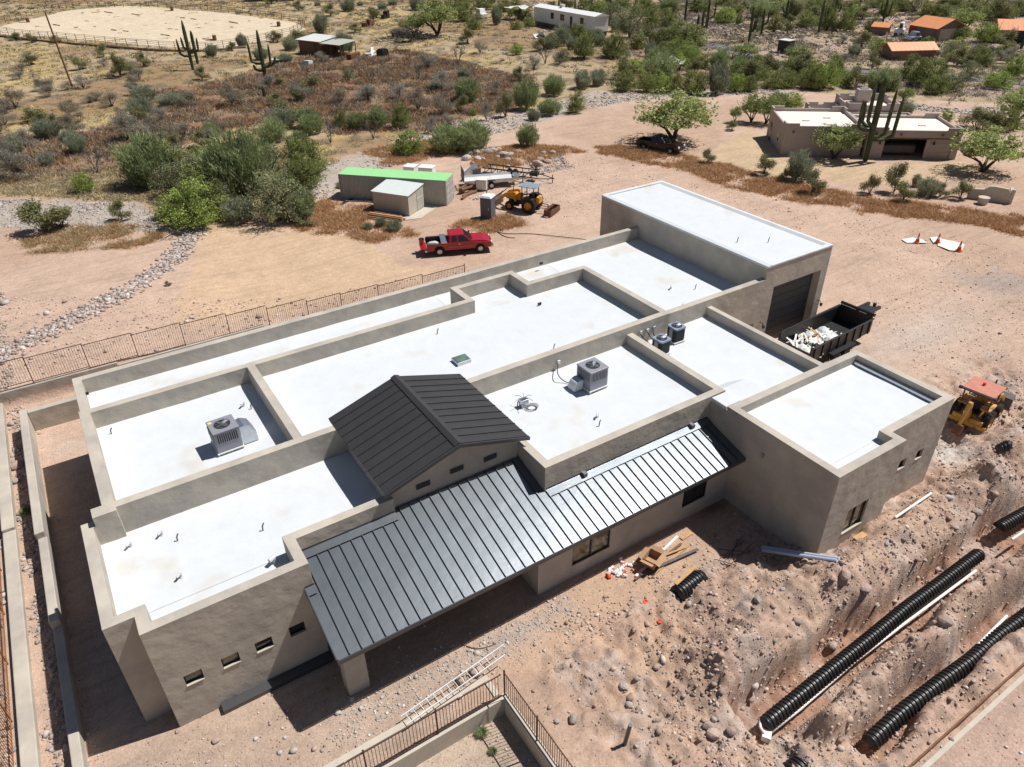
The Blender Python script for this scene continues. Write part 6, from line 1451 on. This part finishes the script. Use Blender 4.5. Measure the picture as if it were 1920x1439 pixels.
PL='''bright 368 424 125 104|broom 288 352 85 80|olive 335 368 90 85|mesq 392 352 90 88|mesq 445 350 85 92|olive 498 348 105 100|bright 538 388 75 80|broom 562 408 75 62|mesq 322 410 70 60|greybroom 450 414 70 45|grey 415 395 60 40|creo 82 434 90 48|creo 118 430 60 38|creo 228 412 40 32|bright 160 360 44 48|greybroom 148 288 40 38|greybroom 135 268 40 26|dead 184 325 44 58|creo 330 284 34 28|broom 395 256 32 28|creo 82 242 34 28|creo 104 243 30 24|creo 227 145 34 36|creo 195 107 24 20|broom 513 266 60 42|broom 562 290 50 44|broom 578 240 52 38|creo 60 80 26 14|creo 30 76 26 12|creo 105 82 22 12|creo 520 80 24 17|greybroom 455 88 22 24|greybroom 400 106 30 22|creo 436 96 20 14|mesq 752 240 44 58|broom 670 243 42 34|broom 708 240 44 38|mesq 640 238 34 38|broom 585 250 50 36|bright 766 287 78 52|broom 840 285 70 52|broom 885 283 75 58|broom 990 275 44 42|broom 987 206 52 56|greybroom 1000 226 28 22|broom 1030 215 50 28|creo 948 220 36 38|grey 912 226 26 28|broom 878 190 56 42|creo 868 210 32 26|bright 888 216 16 18|greybroom 870 190 20 18|grey 930 180 28 24|broom 1038 178 48 38|greybroom 1090 166 40 32|mesq 1080 212 40 52|bright 1180 140 60 36|mesq 1172 170 52 50|bright 968 103 30 26|creo 877 82 32 22|pv 820 68 80 70|mesq 870 40 60 46|greybroom 930 47 26 34|pv 780 66 50 40|mesq 945 22 40 30|greybroom 645 100 44 38|greybroom 605 62 34 34|creo 558 82 40 20|creo 973 153 28 22|mesq 1095 110 48 55|mesq 1055 75 34 34|mesq 1082 80 44 44|mesq 1100 88 36 38|dead 1022 120 34 40|olive 1148 48 55 52|olive 1180 72 60 78|mesq 1222 52 50 48|mesq 1252 50 44 44|mesq 1195 92 40 40|mesq 1150 108 58 58|greybroom 1216 115 24 34|mesq 1212 172 46 46|bright 1240 174 44 40|mesq 1250 90 60 50|mesq 1282 88 90 58|bright 1288 118 62 40|mesq 1262 172 38 44|mesq 1300 175 64 56|greybroom 1342 176 48 58|bright 1378 172 46 44|mesq 1405 172 40 40|broom 1385 142 40 36|broom 1348 130 40 36|pv 1395 110 58 30|pv 1493 120 50 38|creo 1442 142 40 32|mesq 1476 164 46 40|mesq 1520 166 56 58|bright 1545 166 60 62|mesq 1585 162 34 30|pv 1262 265 150 98|pv 1377 230 24 34|pv 1408 230 48 58|pv 1436 232 56 56|bright 1482 205 52 40|broom 1455 205 40 32|creo 1372 244 22 16|bright 1357 44 48 38|mesq 1385 46 18 24|olive 1420 60 34 30|mesq 1452 60 42 40|creo 1476 64 22 18|pv 1445 26 60 28|pv 1485 28 50 30|mesq 1522 34 44 44|mesq 1550 58 34 60|mesq 1586 60 38 46|bright 1600 32 34 26|mesq 1634 60 34 34|mesq 1662 30 40 34|mesq 1690 20 40 28|olive 1715 22 46 30|mesq 1748 34 60 34|pv 1806 58 62 44|bright 1845 80 56 44|mesq 1800 72 38 28|bright 1790 100 44 34|mesq 1835 122 58 44|creo 1884 94 42 30|bright 1740 80 24 14|mesq 1870 34 66 40|mesq 1905 30 50 38|bright 1652 98 54 30|greybroom 1600 106 26 22|creo 1635 130 28 26|bright 1563 145 40 50|mesq 1704 148 54 54|mesq 1738 160 80 66|olive 1782 170 60 50|olive 1815 150 50 42|bright 1868 166 64 40|bright 1898 146 54 52|creo 1604 164 40 32|pv 1695 192 34 30|greybroom 1697 216 32 26|dead 1779 196 24 20|pv 1905 232 90 74|mesq 1880 245 60 56|creo 1828 242 62 34|creo 1856 248 60 30|bright 1772 228 30 26|pv 1842 322 130 88|pv 1562 298 90 70|creo 1432 327 42 30|greybroom 1492 339 56 56|creo 1522 362 44 36|creo 1630 364 36 32|creo 1676 360 48 46|creo 1692 378 42 30|greybroom 1736 366 48 34|creo 1762 369 32 22|creo 1800 373 38 30|greybroom 1716 350 20 24|creo 1326 306 28 22|creo 1470 342 22 24|creo 575 420 50 22|creo 1060 20 40 22|mesq 1100 24 50 34|mesq 1160 20 60 36|bright 1125 26 36 30|mesq 1205 20 50 30|olive 1255 20 50 34|mesq 1310 22 50 32|mesq 1360 10 60 26|olive 1400 16 40 24|mesq 1565 20 40 30|mesq 1640 14 50 24|mesq 1780 14 60 30|mesq 1830 18 60 30|olive 655 150 24 30|dead 620 268 34 44|dead 700 262 34 40|dead 695 160 28 32|dead 960 55 20 26|dead 785 150 34 28|dead 860 120 34 34|dead 575 145 20 24|grey 560 190 50 30|grey 690 190 50 28|grey 830 170 50 30|grey 800 130 46 26|grey 505 170 40 26|grey 10 235 50 30|grey 20 310 50 44|grey 45 325 34 26|greybroom 30 290 40 36|greybroom 88 310 30 24|creo 520 200 36 22|creo 440 190 34 20|creo 250 245 36 22|creo 265 225 30 20|grey 300 230 44 26|scrub 360 200 44 24|scrub 130 220 44 24|scrub 210 200 40 22|creo 270 125 26 20|scrub 80 170 40 18|scrub 40 140 44 18|creo 150 130 30 18|grey 260 150 36 20|creo 380 150 30 20|creo 700 40 26 20|greybroom 780 20 34 24|mesq 850 20 50 34|mesq 905 18 44 30|creo 620 30 28 18|greybroom 655 22 34 22|creo 510 8 26 14|creo 560 20 24 14|grey 1000 130 34 22|scrub 1050 120 34 20|scrub 900 100 34 18|greybroom 1120 160 34 30|grey 810 250 30 26|grey 840 235 28 20|creo 1012 96 30 20|greybroom 1155 60 24 30|bright 960 30 24 22|creo 350 315 26 14|creo 315 535 14 8|greybroom 738 432 34 22|greybroom 715 425 24 18|greybroom 690 430 22 14|creo 640 352 20 12'''
for it in PL.replace('\n','').split('|'):
    a=it.split(); plant(a[0],*map(float,a[1:]))
p=on(50,965)
# labels: what it looks like, how big, and what it stands by
r3=random.Random(77)
def scatter(n,poly,kinds,w0,w1,asp):
    k=0; P=np.array(poly,float)
    while k<n:
        u=r3.uniform(float(P[:,0].min()),float(P[:,0].max())); v=r3.uniform(float(P[:,1].min()),float(P[:,1].max()))
        if not inpoly(np.array([u]),np.array([v]),P)[0]: continue
        s=.6+.7*(v/200.); w_=r3.uniform(w0,w1)*s; plant(r3.choice(kinds),u,v,w_,w_*r3.uniform(*asp)); k+=1
scatter(46,[(1150,10),(1920,4),(1920,40),(1850,50),(1700,24),(1560,60),(1480,50),(1330,30),(1240,60),(1150,60)],['mesq','olive','mesq','broom','creo'],30,62,(.55,.8))
scatter(30,[(1150,120),(1240,60),(1330,100),(1440,130),(1600,155),(1760,165),(1900,185),(1600,172),(1300,168),(1150,165)],['mesq','mesq','bright','creo','broom'],32,60,(.6,.85))
scatter(24,[(1560,80),(1640,80),(1660,125),(1570,125),(1760,95),(1900,110),(1900,135),(1780,125)],['creo','grey','creo','mesq'],20,42,(.5,.75))
scatter(26,[(860,5),(1150,5),(1150,60),(1130,110),(1040,120),(1000,80),(880,55)],['mesq','creo','greybroom','olive'],24,48,(.6,.85))
scatter(40,[(0,190),(300,180),(600,150),(900,140),(900,235),(640,255),(560,290),(300,290),(120,340),(0,340)],['creo','grey','scrub','greybroom','scrub'],22,42,(.45,.7))
scatter(20,[(480,120),(560,12),(860,5),(800,60),(640,130)],['creo','grey','greybroom'],20,36,(.45,.7))
scatter(16,[(270,330),(560,310),(630,390),(560,418),(330,405)],['mesq','olive','broom','mesq'],44,66,(.75,1.0))
scatter(16,[(20,110),(330,120),(300,200),(40,210)],['creo','grey','scrub'],18,32,(.4,.6))
def size_word(w_): return 'very large' if w_>95 else 'large' if w_>60 else 'medium' if w_>40 else 'small' if w_>26 else 'tiny'
used={}
def rel(u,v,lu,lv):
    dx,dy=u-lu,v-lv
    if abs(dx)>abs(dy)*1.6: return 'left of' if dx<0 else 'right of'
    if abs(dy)>abs(dx)*1.6: return 'behind' if dy<0 else 'in front of'
    return ('behind and left of' if dx<0 else 'behind and right of') if dy<0 else ('in front and left of' if dx<0 else 'in front and right of')
groups={}
for t,kind,u,v,w_,h_ in plants:
    lm=min(LM,key=lambda L:math.hypot(u-L[1],(v-L[2])*1.3)); r_=rel(u,v,lm[1],lm[2]); base=f"{size_word(w_)} {KN[kind][1]} {r_} {lm[0]}".replace('feathery pale green palo verde','pale palo verde').replace('bright green bushy tree','bright bushy tree')
    groups.setdefault(base,[]).append((math.hypot(u-lm[1],v-lm[2]),t,lm[0]))
ordw=['nearest it','second nearest','third nearest','fourth nearest','fifth nearest','sixth nearest','seventh nearest','eighth nearest','ninth nearest','tenth nearest']
for base,l in groups.items():
    l.sort(key=lambda q:q[0])
    for i,(d,t,lm) in enumerate(l): t['label']=base if len(l)==1 else base+', '+ordw[min(i,9)]
for t,kind,*_ in plants: t['group']={'tree':'desert trees','shrub':'desert shrubs','bush':'desert bushes'}[KN[kind][2]]
# small weeds near the walls
def tuft(u,v,s,lb,kind='broom'):
    p=on(u,v); a,b=SP[kind][0]; t=thing('weed_tuft',lb,'weed',p); t.scale=(s,s,s*.6); put('foliage',b,t)
tuft(903,1378,.55,'bright green weed tuft below the courtyard fence, larger one'); tuft(924,1412,.38,'small green weed tuft below the courtyard fence, near the bottom edge'); tuft(52,962,.7,'green weed patch between the two long garden walls')
# ------------------------------------------------------------ saguaros
def ribbed(mb,pts,rad,n=22):
    P=[Vector(p) for p in pts]; vs=[];fs=[]; up=None
    for i,p in enumerate(P):
        d=(P[min(i+1,len(P)-1)]-P[max(i-1,0)]).normalized(); a=d.orthogonal().normalized() if up is None else (up-d*up.dot(d)).normalized(); up=a; b=d.cross(a)
        for k in range(n):
            t=2*math.pi*k/n; r=rad[i]*(1.07 if k%2 else .90); vs.append(p+r*(math.cos(t)*a+math.sin(t)*b))
    for i in range(len(P)-1):
        for k in range(n): j=(k+1)%n; fs.append((i*n+k,i*n+j,(i+1)*n+j,(i+1)*n+k))
    fs.append(tuple((len(P)-1)*n+k for k in range(n))); mb._a(vs,fs)
def saguaro(u,v,hpx,arms,label,r=.26,lean=(0,0),n=22):
    p=on(u,v); h=top_at(p,u,v-hpx); t=thing('saguaro_cactus',label,'cactus',p,group='saguaros of the desert')
    def col(z0,z1,x,y,r,lx=0,ly=0):
        out=[];rr=[]
        for k in range(9): f=k/8; z=z0+(z1-z0)*f; out.append((x+lx*f,y+ly*f,z)); rr.append(r*(.85+.3*math.sin(min(1,f*1.6)*1.57))*(1 if f<.86 else (.82 if f<.99 else .35)))
        return out,rr
    m=MB(); a,b=col(-.1,h,0,0,r,*lean); ribbed(m,a,b,n); m.build('stem',M['sagu'],t)
    for (ang,zf,L,out) in arms:
        z=h*zf; c,s_=math.cos(ang),math.sin(ang); top_=z+L*h; pts=[(lean[0]*zf,lean[1]*zf,z),(c*out*.6+lean[0]*zf,s_*out*.6+lean[1]*zf,z+.05),(c*out+lean[0]*zf,s_*out+lean[1]*zf,z+.45)]
        for k in range(1,6): pts.append((c*(out+.12*k/5)+lean[0]*zf,s_*(out+.12*k/5)+lean[1]*zf,z+.45+(top_-z-.45)*k/5))
        q=r*.72; m=MB(); ribbed(m,pts,[q*.8,q*.95,q,q,q,q*.95,q*.8,q*.3],16); m.build('arm',M['sagu'],t)
# view-right direction on the ground is rt; arms spread along it
va=math.atan2(rt.y,rt.x)
saguaro(1622,303,158,[(va+math.pi,.38,.36,1.7),(va+math.pi+.3,.45,.50,1.0),(va,.26,.52,2.4),(va-.3,.30,.58,1.3),(va+math.pi-.5,.42,.30,1.3)],'tallest saguaro with many upright arms before the neighbour house',.27,n=22)
saguaro(362,131,92,[(va+math.pi,.28,.36,1.7),(va+math.pi-.2,.42,.25,.9),(va,.40,.38,1.2),(va+.4,.35,.3,1.7)],'many-armed saguaro standing before the riding arena',.27,n=22)
saguaro(371,120,62,[],'plain single-stem saguaro close behind the many-armed one',.26,n=22)
saguaro(501,165,108,[(va+math.pi,.42,.40,1.8),(va,.36,.40,1.3),(va+.3,.38,.16,2.0),(va+math.pi+.4,.30,.12,1.4)],'saguaro with crooked arms left of the shack',.27,n=22)
saguaro(497,186,24,[],'dead grey cactus skeleton stub at the foot of the armed saguaro',.2)
for a in [(1284,40,44,[(va,.75,.2,2.0)],'saguaro with one curved arm on the hillside, left of the rest'),(1325,54,58,[(va,.35,.5,1.5),(va+math.pi,.4,.25,1.0)],'thick forked saguaro on the hillside above the far road'),(1307,62,34,[],'left stem of a low saguaro cluster beside the far road'),(1315,64,42,[(va,.3,.5,.8)],'right taller stem of the low saguaro cluster by the far road'),
 (1404,79,66,[(va,.35,.55,1.0),(va+.3,.3,.35,.7)],'tight-armed saguaro above the bright round tree by the road'),(1427,66,50,[(va,.4,.55,1.0)],'two-stemmed saguaro just right of the tight-armed one'),(1534,65,64,[],'tall bare saguaro pole on the slope left of the white truck'),(1472,40,42,[(va,.4,.4,1.2),(va+math.pi,.4,.3,1.)],'dark saguaro above the dark trash container'),
 (1563,36,42,[(va,.3,.35,1.2)],'armed saguaro at the top edge right of centre'),(1654,47,50,[(va,.3,.6,1.1),(va+math.pi,.35,.5,1.0)],'double-stemmed saguaro behind the smallest orange-roofed shed'),(1609,22,24,[],'short saguaro at the top edge left of the double one'),(1047,47,48,[(va,.45,.45,1.8),(va+math.pi,.5,.4,1.2)],'saguaro with raised arms before the mobile home'),(1142,47,46,[],'saguaro column at the right end of the mobile home'),(1077,56,58,[(va,.3,.35,1.6),(va+math.pi,.4,.3,1.2)],'dark massive saguaro before the middle of the mobile home'),
 (1560,62,20,[],'short dark saguaro left of the orange shed'),(1628,72,18,[],'stub saguaro at the corner of the smallest shed'),(1914,92,18,[],'short saguaro under the rightmost orange roof'),(1720,18,26,[],'thin saguaro near the top edge above the teal-door garage'),(1790,14,22,[],'thin saguaro at the top edge above the pale tree')]:
    saguaro(*a,r=.25,n=14)
# ------------------------------------------------------------ ground cover and loose stone (nobody could count them)
M['stones']=mat('loose_stone',(.4,.35,.3),.9,var=.15,scale=6,attr='tint')
def sample(P,n,dens=None,jit=.8):
    """n random points inside polygon P (world xy)"""
    lo,hi=P.min(0),P.max(0); out=[]; tot=0
    while tot<n:
        q=rng.uniform(lo,hi,(n*2,2)); k=inpoly(q[:,0]+jit*(fbm(q[:,0]*.6,q[:,1]*.6,61,3)-.5)*2,q[:,1],P)
        q=q[k]
        if dens is not None: q=q[rng.random(len(q))<dens(q[:,0],q[:,1])]
        if len(q)==0: break
        out.append(q); tot+=len(q)
    return np.concatenate(out)[:n]
def blades(name,pos,per,hgt,spread,cols,label=None,width=.02,flat=.7,lean=.9):
    n=len(pos)*per; c=np.repeat(pos,per,0)+rng.normal(size=(n,2))*np.repeat(spread*rng.uniform(.5,1.3,len(pos)),per)[:,None]
    z=gza(c[:,0],c[:,1]); h=np.repeat(hgt*rng.uniform(.4,1.25,len(pos)),per)*rng.uniform(.5,1.1,n)
    base=np.stack([c[:,0],c[:,1],z-.02],1)
    tip=base+np.stack([rng.normal(size=n)*h*lean,rng.normal(size=n)*h*lean,h],1)
    s=rng.normal(size=(n,3))*[1,1,.2]; s/=np.linalg.norm(s,axis=1)[:,None]; dcam=np.hypot(c[:,0]-CAM.x,c[:,1]-CAM.y); wd=(width*(.6+dcam/45.))[:,None]
    V=np.stack([base-s*wd,base+s*wd,tip],1).reshape(-1,3); F=np.arange(3*n).reshape(-1,3)
    cols=np.array(cols); ci=np.repeat(rng.integers(0,len(cols),len(pos)),per); col=cols[ci]*np.exp(rng.normal(size=(n,1))*.25)
    me=npmesh(name,V,F,M['straw'],np.repeat(np.clip(col,.004,.8),3,0)); return put(name,me,label=label,cat='ground cover' if label else None,kind='stuff')
ICO=None
def rocks(name,pos,size,cols,label=None,sink=.25,cat='stones',mt=None,kind='stuff'):
    import bmesh as _b
    bm=_b.new(); _b.ops.create_icosphere(bm,subdivisions=1,radius=1); bv=np.array([v.co[:] for v in bm.verts]); bf=np.array([[v.index for v in f.verts] for f in bm.faces]); bm.free()
    n=len(pos); sc=size[:,None]*rng.uniform(.6,1.25,(n,3))*[1,1,.7]; 
    V=bv[None]*(1+rng.normal(size=(n,len(bv),1))*.16)*sc[:,None]; a=rng.uniform(0,6.28,n); ca,sa=np.cos(a)[:,None],np.sin(a)[:,None]
    x=V[...,0]*ca-V[...,1]*sa; y=V[...,0]*sa+V[...,1]*ca; V=np.stack([x,y,V[...,2]],-1)
    z=gza(pos[:,0],pos[:,1])+size*(.7-sink*2)*.6; V+=np.concatenate([pos,z[:,None]],1)[:,None]
    F=(bf[None]+(np.arange(n)*len(bv))[:,None,None]).reshape(-1,3); cols=np.array(cols); col=cols[rng.integers(0,len(cols),n)]*np.exp(rng.normal(size=(n,1))*.18)
    me=npmesh(name,V.reshape(-1,3),F,M['stones'],np.repeat(np.clip(col,.01,.8),len(bv),0)); return put(name,me,label=label,cat=cat if label else None,kind=kind)
# stone-lined channel
CHN=[on(u,v) for u,v in [(372,428),(352,452),(330,480),(292,512),(240,545),(180,578),(110,610),(50,645),(-30,680)]]
pos=[];
for i in range(len(CHN)-1):
    a,b=CHN[i],CHN[i+1]; L=(b-a).length; d=(b-a).normalized(); nn=Vector((-d.y,d.x))
    n=int(L*62)
    t_=rng.random(n); o=np.clip(rng.normal(size=n)*.55,-1.25,1.25); pos.append(np.stack([a.x+(b.x-a.x)*t_+nn.x*o,a.y+(b.y-a.y)*t_+nn.y*o],1))
pos=np.concatenate(pos); rocks('rip_rap_stones',pos,rng.uniform(.07,.19,len(pos)),[(.44,.38,.34),(.38,.32,.29),(.50,.44,.40),(.34,.26,.22)],sink=.1)
CB=[(.40,.36,.33),(.32,.29,.27),(.46,.42,.39),(.36,.28,.24)]
for nm,P,n,s in (('wash_gravel',Z_WASH1,4500,.065),('wash_gravel',Z_WASH2,4500,.085),('wash_gravel',Z_WASH3,1500,.10)):
    q=sample(P,n,lambda x,y:ss(.42,.58,fbm(x*.16,y*.16,95,5))*.9+.1); rocks(nm,q,s*np.exp(rng.normal(size=len(q))*.45),CB)
# pebbles on the site
SITE=np.array([[11.3,-45],[60,-45],[60,-23],[36,-23],[36,-28],[26.5,-28.6],[26.5,-23],[12,-23]])
RED=[(.43,.335,.285),(.37,.285,.24),(.48,.40,.345),(.50,.44,.41),(.33,.255,.215)]
q=sample(SITE,11000,lambda x,y:.12+.9*np.clip(band(x,15,50,2)*band(y,-36,-25.5,.8),0,1)*ss(.3,.6,fbm(x*.5,y*.5,15,4))); rocks('site_rubble',q,.025*np.exp(rng.normal(size=len(q))*.55),RED,sink=.15)
q=sample(SITE,6500,lambda x,y:np.clip(band(x,14,50,2)*band(y,-36,-24.5,.8),0,1)*ss(.42,.6,fbm(x*.8,y*.8,19,4))); rocks('dirt_clods',q,.045*np.exp(rng.normal(size=len(q))*.45),[(.44,.34,.28),(.38,.28,.225),(.48,.385,.32),(.33,.235,.185)],sink=.2)
YRD=np.array([[-3.8,-42],[11,-42],[11,-26.3],[5,-26.3],[5,-21],[-2.4,-22],[-2.4,3],[-3.8,3]]); q=sample(YRD,4200); rocks('yard_rubble',q,.03*np.exp(rng.normal(size=len(q))*.55),RED+[(.5,.45,.42)],sink=.15)
q=sample(np.array([[5,-25.6],[16,-25.6],[16,-21],[5,-21]]),2200,lambda x,y:.1+np.exp(-((y+24)/.8)**2)); rocks('grey_rubble',q,.026*np.exp(rng.normal(size=len(q))*.5),[(.40,.38,.36),(.48,.45,.42)],sink=.15)
q=sample(np.array([[-3.85,-26],[-3.0,-26],[-3.0,24],[-3.85,24]]),1600); rocks('path_rubble',q,.05*np.exp(rng.normal(size=len(q))*.45),RED+CB,sink=.1)
q=sample(np.array([[-14,-30],[-4.65,-30],[-4.65,20],[-14,20]]),5200); rocks('river_rock',q,.09*np.exp(rng.normal(size=len(q))*.35),CB+[(.5,.47,.44)],sink=.05)
q=sample(w2([(-60,560),(200,560),(560,560),(880,500),(880,515),(560,640),(250,690),(-60,740)]),3600); rocks('slope_rubble',q,.03*np.exp(rng.normal(size=len(q))*.6),RED,sink=.1)
q=sample(w2([(1560,400),(1920,470),(1920,900),(1800,800),(1640,590)]),2600); rocks('lot_rubble',q,.026*np.exp(rng.normal(size=len(q))*.5),RED,sink=.1)
q=sample(w2([(900,290),(1130,290),(1300,340),(1560,400),(1500,430),(1240,335),(1120,400),(980,420)]),2200); rocks('lot_rubble',q,.03*np.exp(rng.normal(size=len(q))*.5),RED+CB,sink=.1)
q=sample(w2([(985,295),(1060,290),(1080,315),(1000,330)]),900); rocks('gravel_heap',q,.06*np.exp(rng.normal(size=len(q))*.4),CB,sink=.0)
# hillside stones on the right
q=sample(w2([(1190,60),(1260,0),(1700,0),(1700,60),(1640,130),(1560,150),(1400,90),(1290,75)],0),3500); rocks('hillside_stones',q,.17*np.exp(rng.normal(size=len(q))*.5),[(.34,.27,.24),(.26,.21,.19),(.42,.35,.31)],sink=.1)
# weeds
RU=[(.54,.35,.19),(.52,.30,.15),(.46,.25,.12),(.56,.38,.22),(.40,.24,.14)]
dn=lambda x,y:ss(.30,.52,fbm(x*.5,y*.5,99,4))+.06
for P,n in zip(Z_RUST,(5600,2600,1700,1700,700,1500)):
    q=sample(P,n,dn,1.6); blades('rust_weeds',q,14,.32,.28,RU if n!=1500 else [(.44,.33,.20),(.50,.40,.25),(.42,.24,.10)],width=.014)
TA=[(.52,.42,.24),(.46,.37,.22),(.38,.32,.20),(.30,.25,.16)]
q=sample(Z_HILL,15000,lambda x,y:(~inpoly(x,y,Z_ARENA))*(1-ss(60,130,x-.3*y))*ss(.35,.55,fbm(x*.16,y*.16,95,5))+.03); blades('dry_grass',q,14,.38,.40,TA,width=.018)
BU=[(.26,.18,.12),(.20,.16,.13),(.32,.29,.26),(.42,.23,.11),(.17,.13,.10),(.42,.34,.21),(.38,.20,.09)]
q=sample(Z_BURN,8500,lambda x,y:ss(.34,.62,fbm(x*.3,y*.3,44,4))); blades('burnt_brush',q,18,.62,.5,BU,width=.02)
SC=[(.26,.22,.18),(.20,.18,.14),(.17,.18,.11),(.31,.26,.21)]
q=sample(w2([(1130,165),(1160,60),(1260,-10),(2000,-30),(2000,200),(1700,180),(1480,165),(1300,168)],0),5200,lambda x,y:ss(.35,.6,fbm(x*.12,y*.12,47,4))); blades('hillside_brush',q,16,.7,.5,SC,width=.02)
q=sample(Z_HILL,5200,lambda x,y:(~inpoly(x,y,Z_ARENA))*ss(.48,.62,fbm(x*.2,y*.2,49,4))); blades('low_scrub',q,18,.6,.5,SC+[(.15,.17,.08)],width=.018)
q=sample(w2([(-40,365),(260,380),(560,410),(560,345),(640,300),(560,300),(-40,330)]),3000); blades('dry_grass',q,14,.35,.3,TA,width=.016)
# ------------------------------------------------------------ boulders one by one
def rock_mesh(seed):
    import bmesh as _b
    bm=_b.new(); _b.ops.create_icosphere(bm,subdivisions=2,radius=1); rr=np.random.default_rng(seed); 
    ax=rr.normal(size=(9,3)); ax/=np.linalg.norm(ax,axis=1)[:,None]; dd=rr.uniform(.62,.95,9)
    for v in bm.verts:
        c=np.array(v.co[:])
        for a,d in zip(ax,dd):
            k=c@a
            if k>d: c=c-a*(k-d)*.85
        v.co=Vector(c*(1+rr.normal()*.025))
    me=bpy.data.meshes.new('rock'); bm.to_mesh(me); bm.free(); me.materials.append(M['rock']); me.polygons.foreach_set('use_smooth',[False]*len(me.polygons)); return me
RM=[rock_mesh(s) for s in range(6)]; RP=[]
for m_ in RM: c_=m_.copy(); c_.materials[0]=M['rockpink']; RP.append(c_)
def rock(name,u,v,dpx,label,pink=False,group=None,k=0,el=1.,dz=0.):
    p=on(u,v); r=dpx/pxm(p)/2; o=put(name,(RP if pink else RM)[k%6],None,(p.x,p.y,p.z+r*.35+dz),(random.uniform(-.2,.2),random.uniform(-.2,.2),random.uniform(0,6)),label=label,cat='boulder' if name=='boulder' else 'rock',group=group); o.scale=(r*el,r,r*.75); return o
random.seed(21)
for k,(u,v,d,lb,pk) in enumerate([(880,291,16,'pale boulder at the left end of the boulder pile',0),(893,290,18,'pale boulder second from the left in the pile',0),(876,300,18,'broad flat white boulder low on the left of the pile',0),(896,301,14,'small white boulder low beside the flat one',0),(905,300,10,'smallest pale stone at the left of the pile',0),(901,285,13,'rounded pale boulder behind the left boulders',0),
 (915,289,17,'grey-streaked boulder in the middle of the pile',0),(925,286,15,'white boulder right of the grey-streaked one',0),(934,284,13,'pale boulder at the back top of the pile',0),(944,295,22,'largest rounded grey boulder of the pile',0),(956,293,15,'grey boulder right of the largest one',0),(935,297,12,'small boulder left of the largest one',0),(952,302,12,'low boulder in front of the largest one',0),(886,309,10,'pinkish cobble below the flat white boulder',1),
 (953,313,10,'lone pink cobble by the gravel heap',1),(1012,305,18,'pink boulder right of the gravel heap, upper one',1),(1008,311,20,'pink boulder right of the gravel heap, lower one',1),(1027,306,13,'dark pink boulder at the far right of the gravel heap',1),(1036,288,12,'grey stone beyond the gravel heap',0),(1018,289,12,'pale stones beyond the gravel heap',0)]):
    rock('boulder',u,v,d,lb,bool(pk),None,k,1.2)
for k,(u,v,d,lb,pk) in enumerate([(866,1276,24,'left of two tan boulders under the white ladder',1),(893,1262,26,'right of two tan boulders under the white ladder',1),(1170,1286,20,'grey-white boulder standing alone on the dirt slope',0),(1182,1306,16,'flat tan rock just below the lone grey-white boulder',1),(1180,1318,14,'white angular rock below the flat tan rock',0),(1198,1330,12,'small pale rock above the steel post',0),
 (1074,1350,20,'pale upright rock beside its round hole near the fence',0),(1044,1353,12,'small white stone left of the upright pale rock',0),(1336,1380,24,'round tan boulder at the foot of the excavation slope',1),(1325,1363,18,'small tan boulder behind the round one',1),(1370,1375,18,'tan rock right of the round boulder',1),(1338,1352,12,'tiny pale rock behind the tan boulders',0),(1582,1085,22,'pinkish boulder on the ridge near the wing corner',1),(1620,1110,24,'broken rock on the trench lip',1),(1494,1167,16,'round pink stone on the spoil mound',1),
 (1420,1127,16,'white stone on the middle of the spoil mound',0),(1832,962,18,'grey boulder above the far end of the trench',0),(1335,1083,18,'pink rock right of the short black chamber',1),(1293,1129,12,'small pale stone in front of the short chamber',0),(1407,1312,18,'pink boulder at the trench end',1),(1770,1168,26,'large pink boulder on the ridge between trenches',1),(1560,1218,18,'pale stone in the first trench wall',0),(1230,1252,14,'tan round rock on the dirt slope',1),(1052,1440,16,'dark rock at the bottom edge',1),
 (32,876,24,'flat river stone between the two long garden walls, upper',1),(30,905,14,'small stone below the flat river stone',0),(405,1391,14,'tan rock in front of the house corner',1),(333,1372,10,'small flat stone at the house corner',1),(825,1395,10,'grey stone hanging at the courtyard wall',0),(897,1345,14,'grey rock against the courtyard wall inside corner',0),(488,595,14,'brown boulder under the iron fence behind the house',1),(122,567,10,'dark stone on the slope left of the channel',1)]):
    rock('rock',u,v,d,lb,bool(pk),None,k+2,1.15)
n_=0
while n_<110:
    u=random.uniform(1180,1915); v=random.uniform(985,1435)
    p=gp(u,v)
    if not (14<p.x<48 and -36<p.y<-24.5): continue
    if p.y>-28.7 and 26<p.x<36.5: continue
    if -32.6<p.y<-31.3 or -35<p.y<-34.1: continue
    rock('rock',u,v,random.choice((5,5,6,6,7,8,9,11)),'loose reddish stone among many on the excavated dirt',random.random()<.8,'loose stones on the excavated dirt',n_,random.uniform(1,1.4)); n_+=1
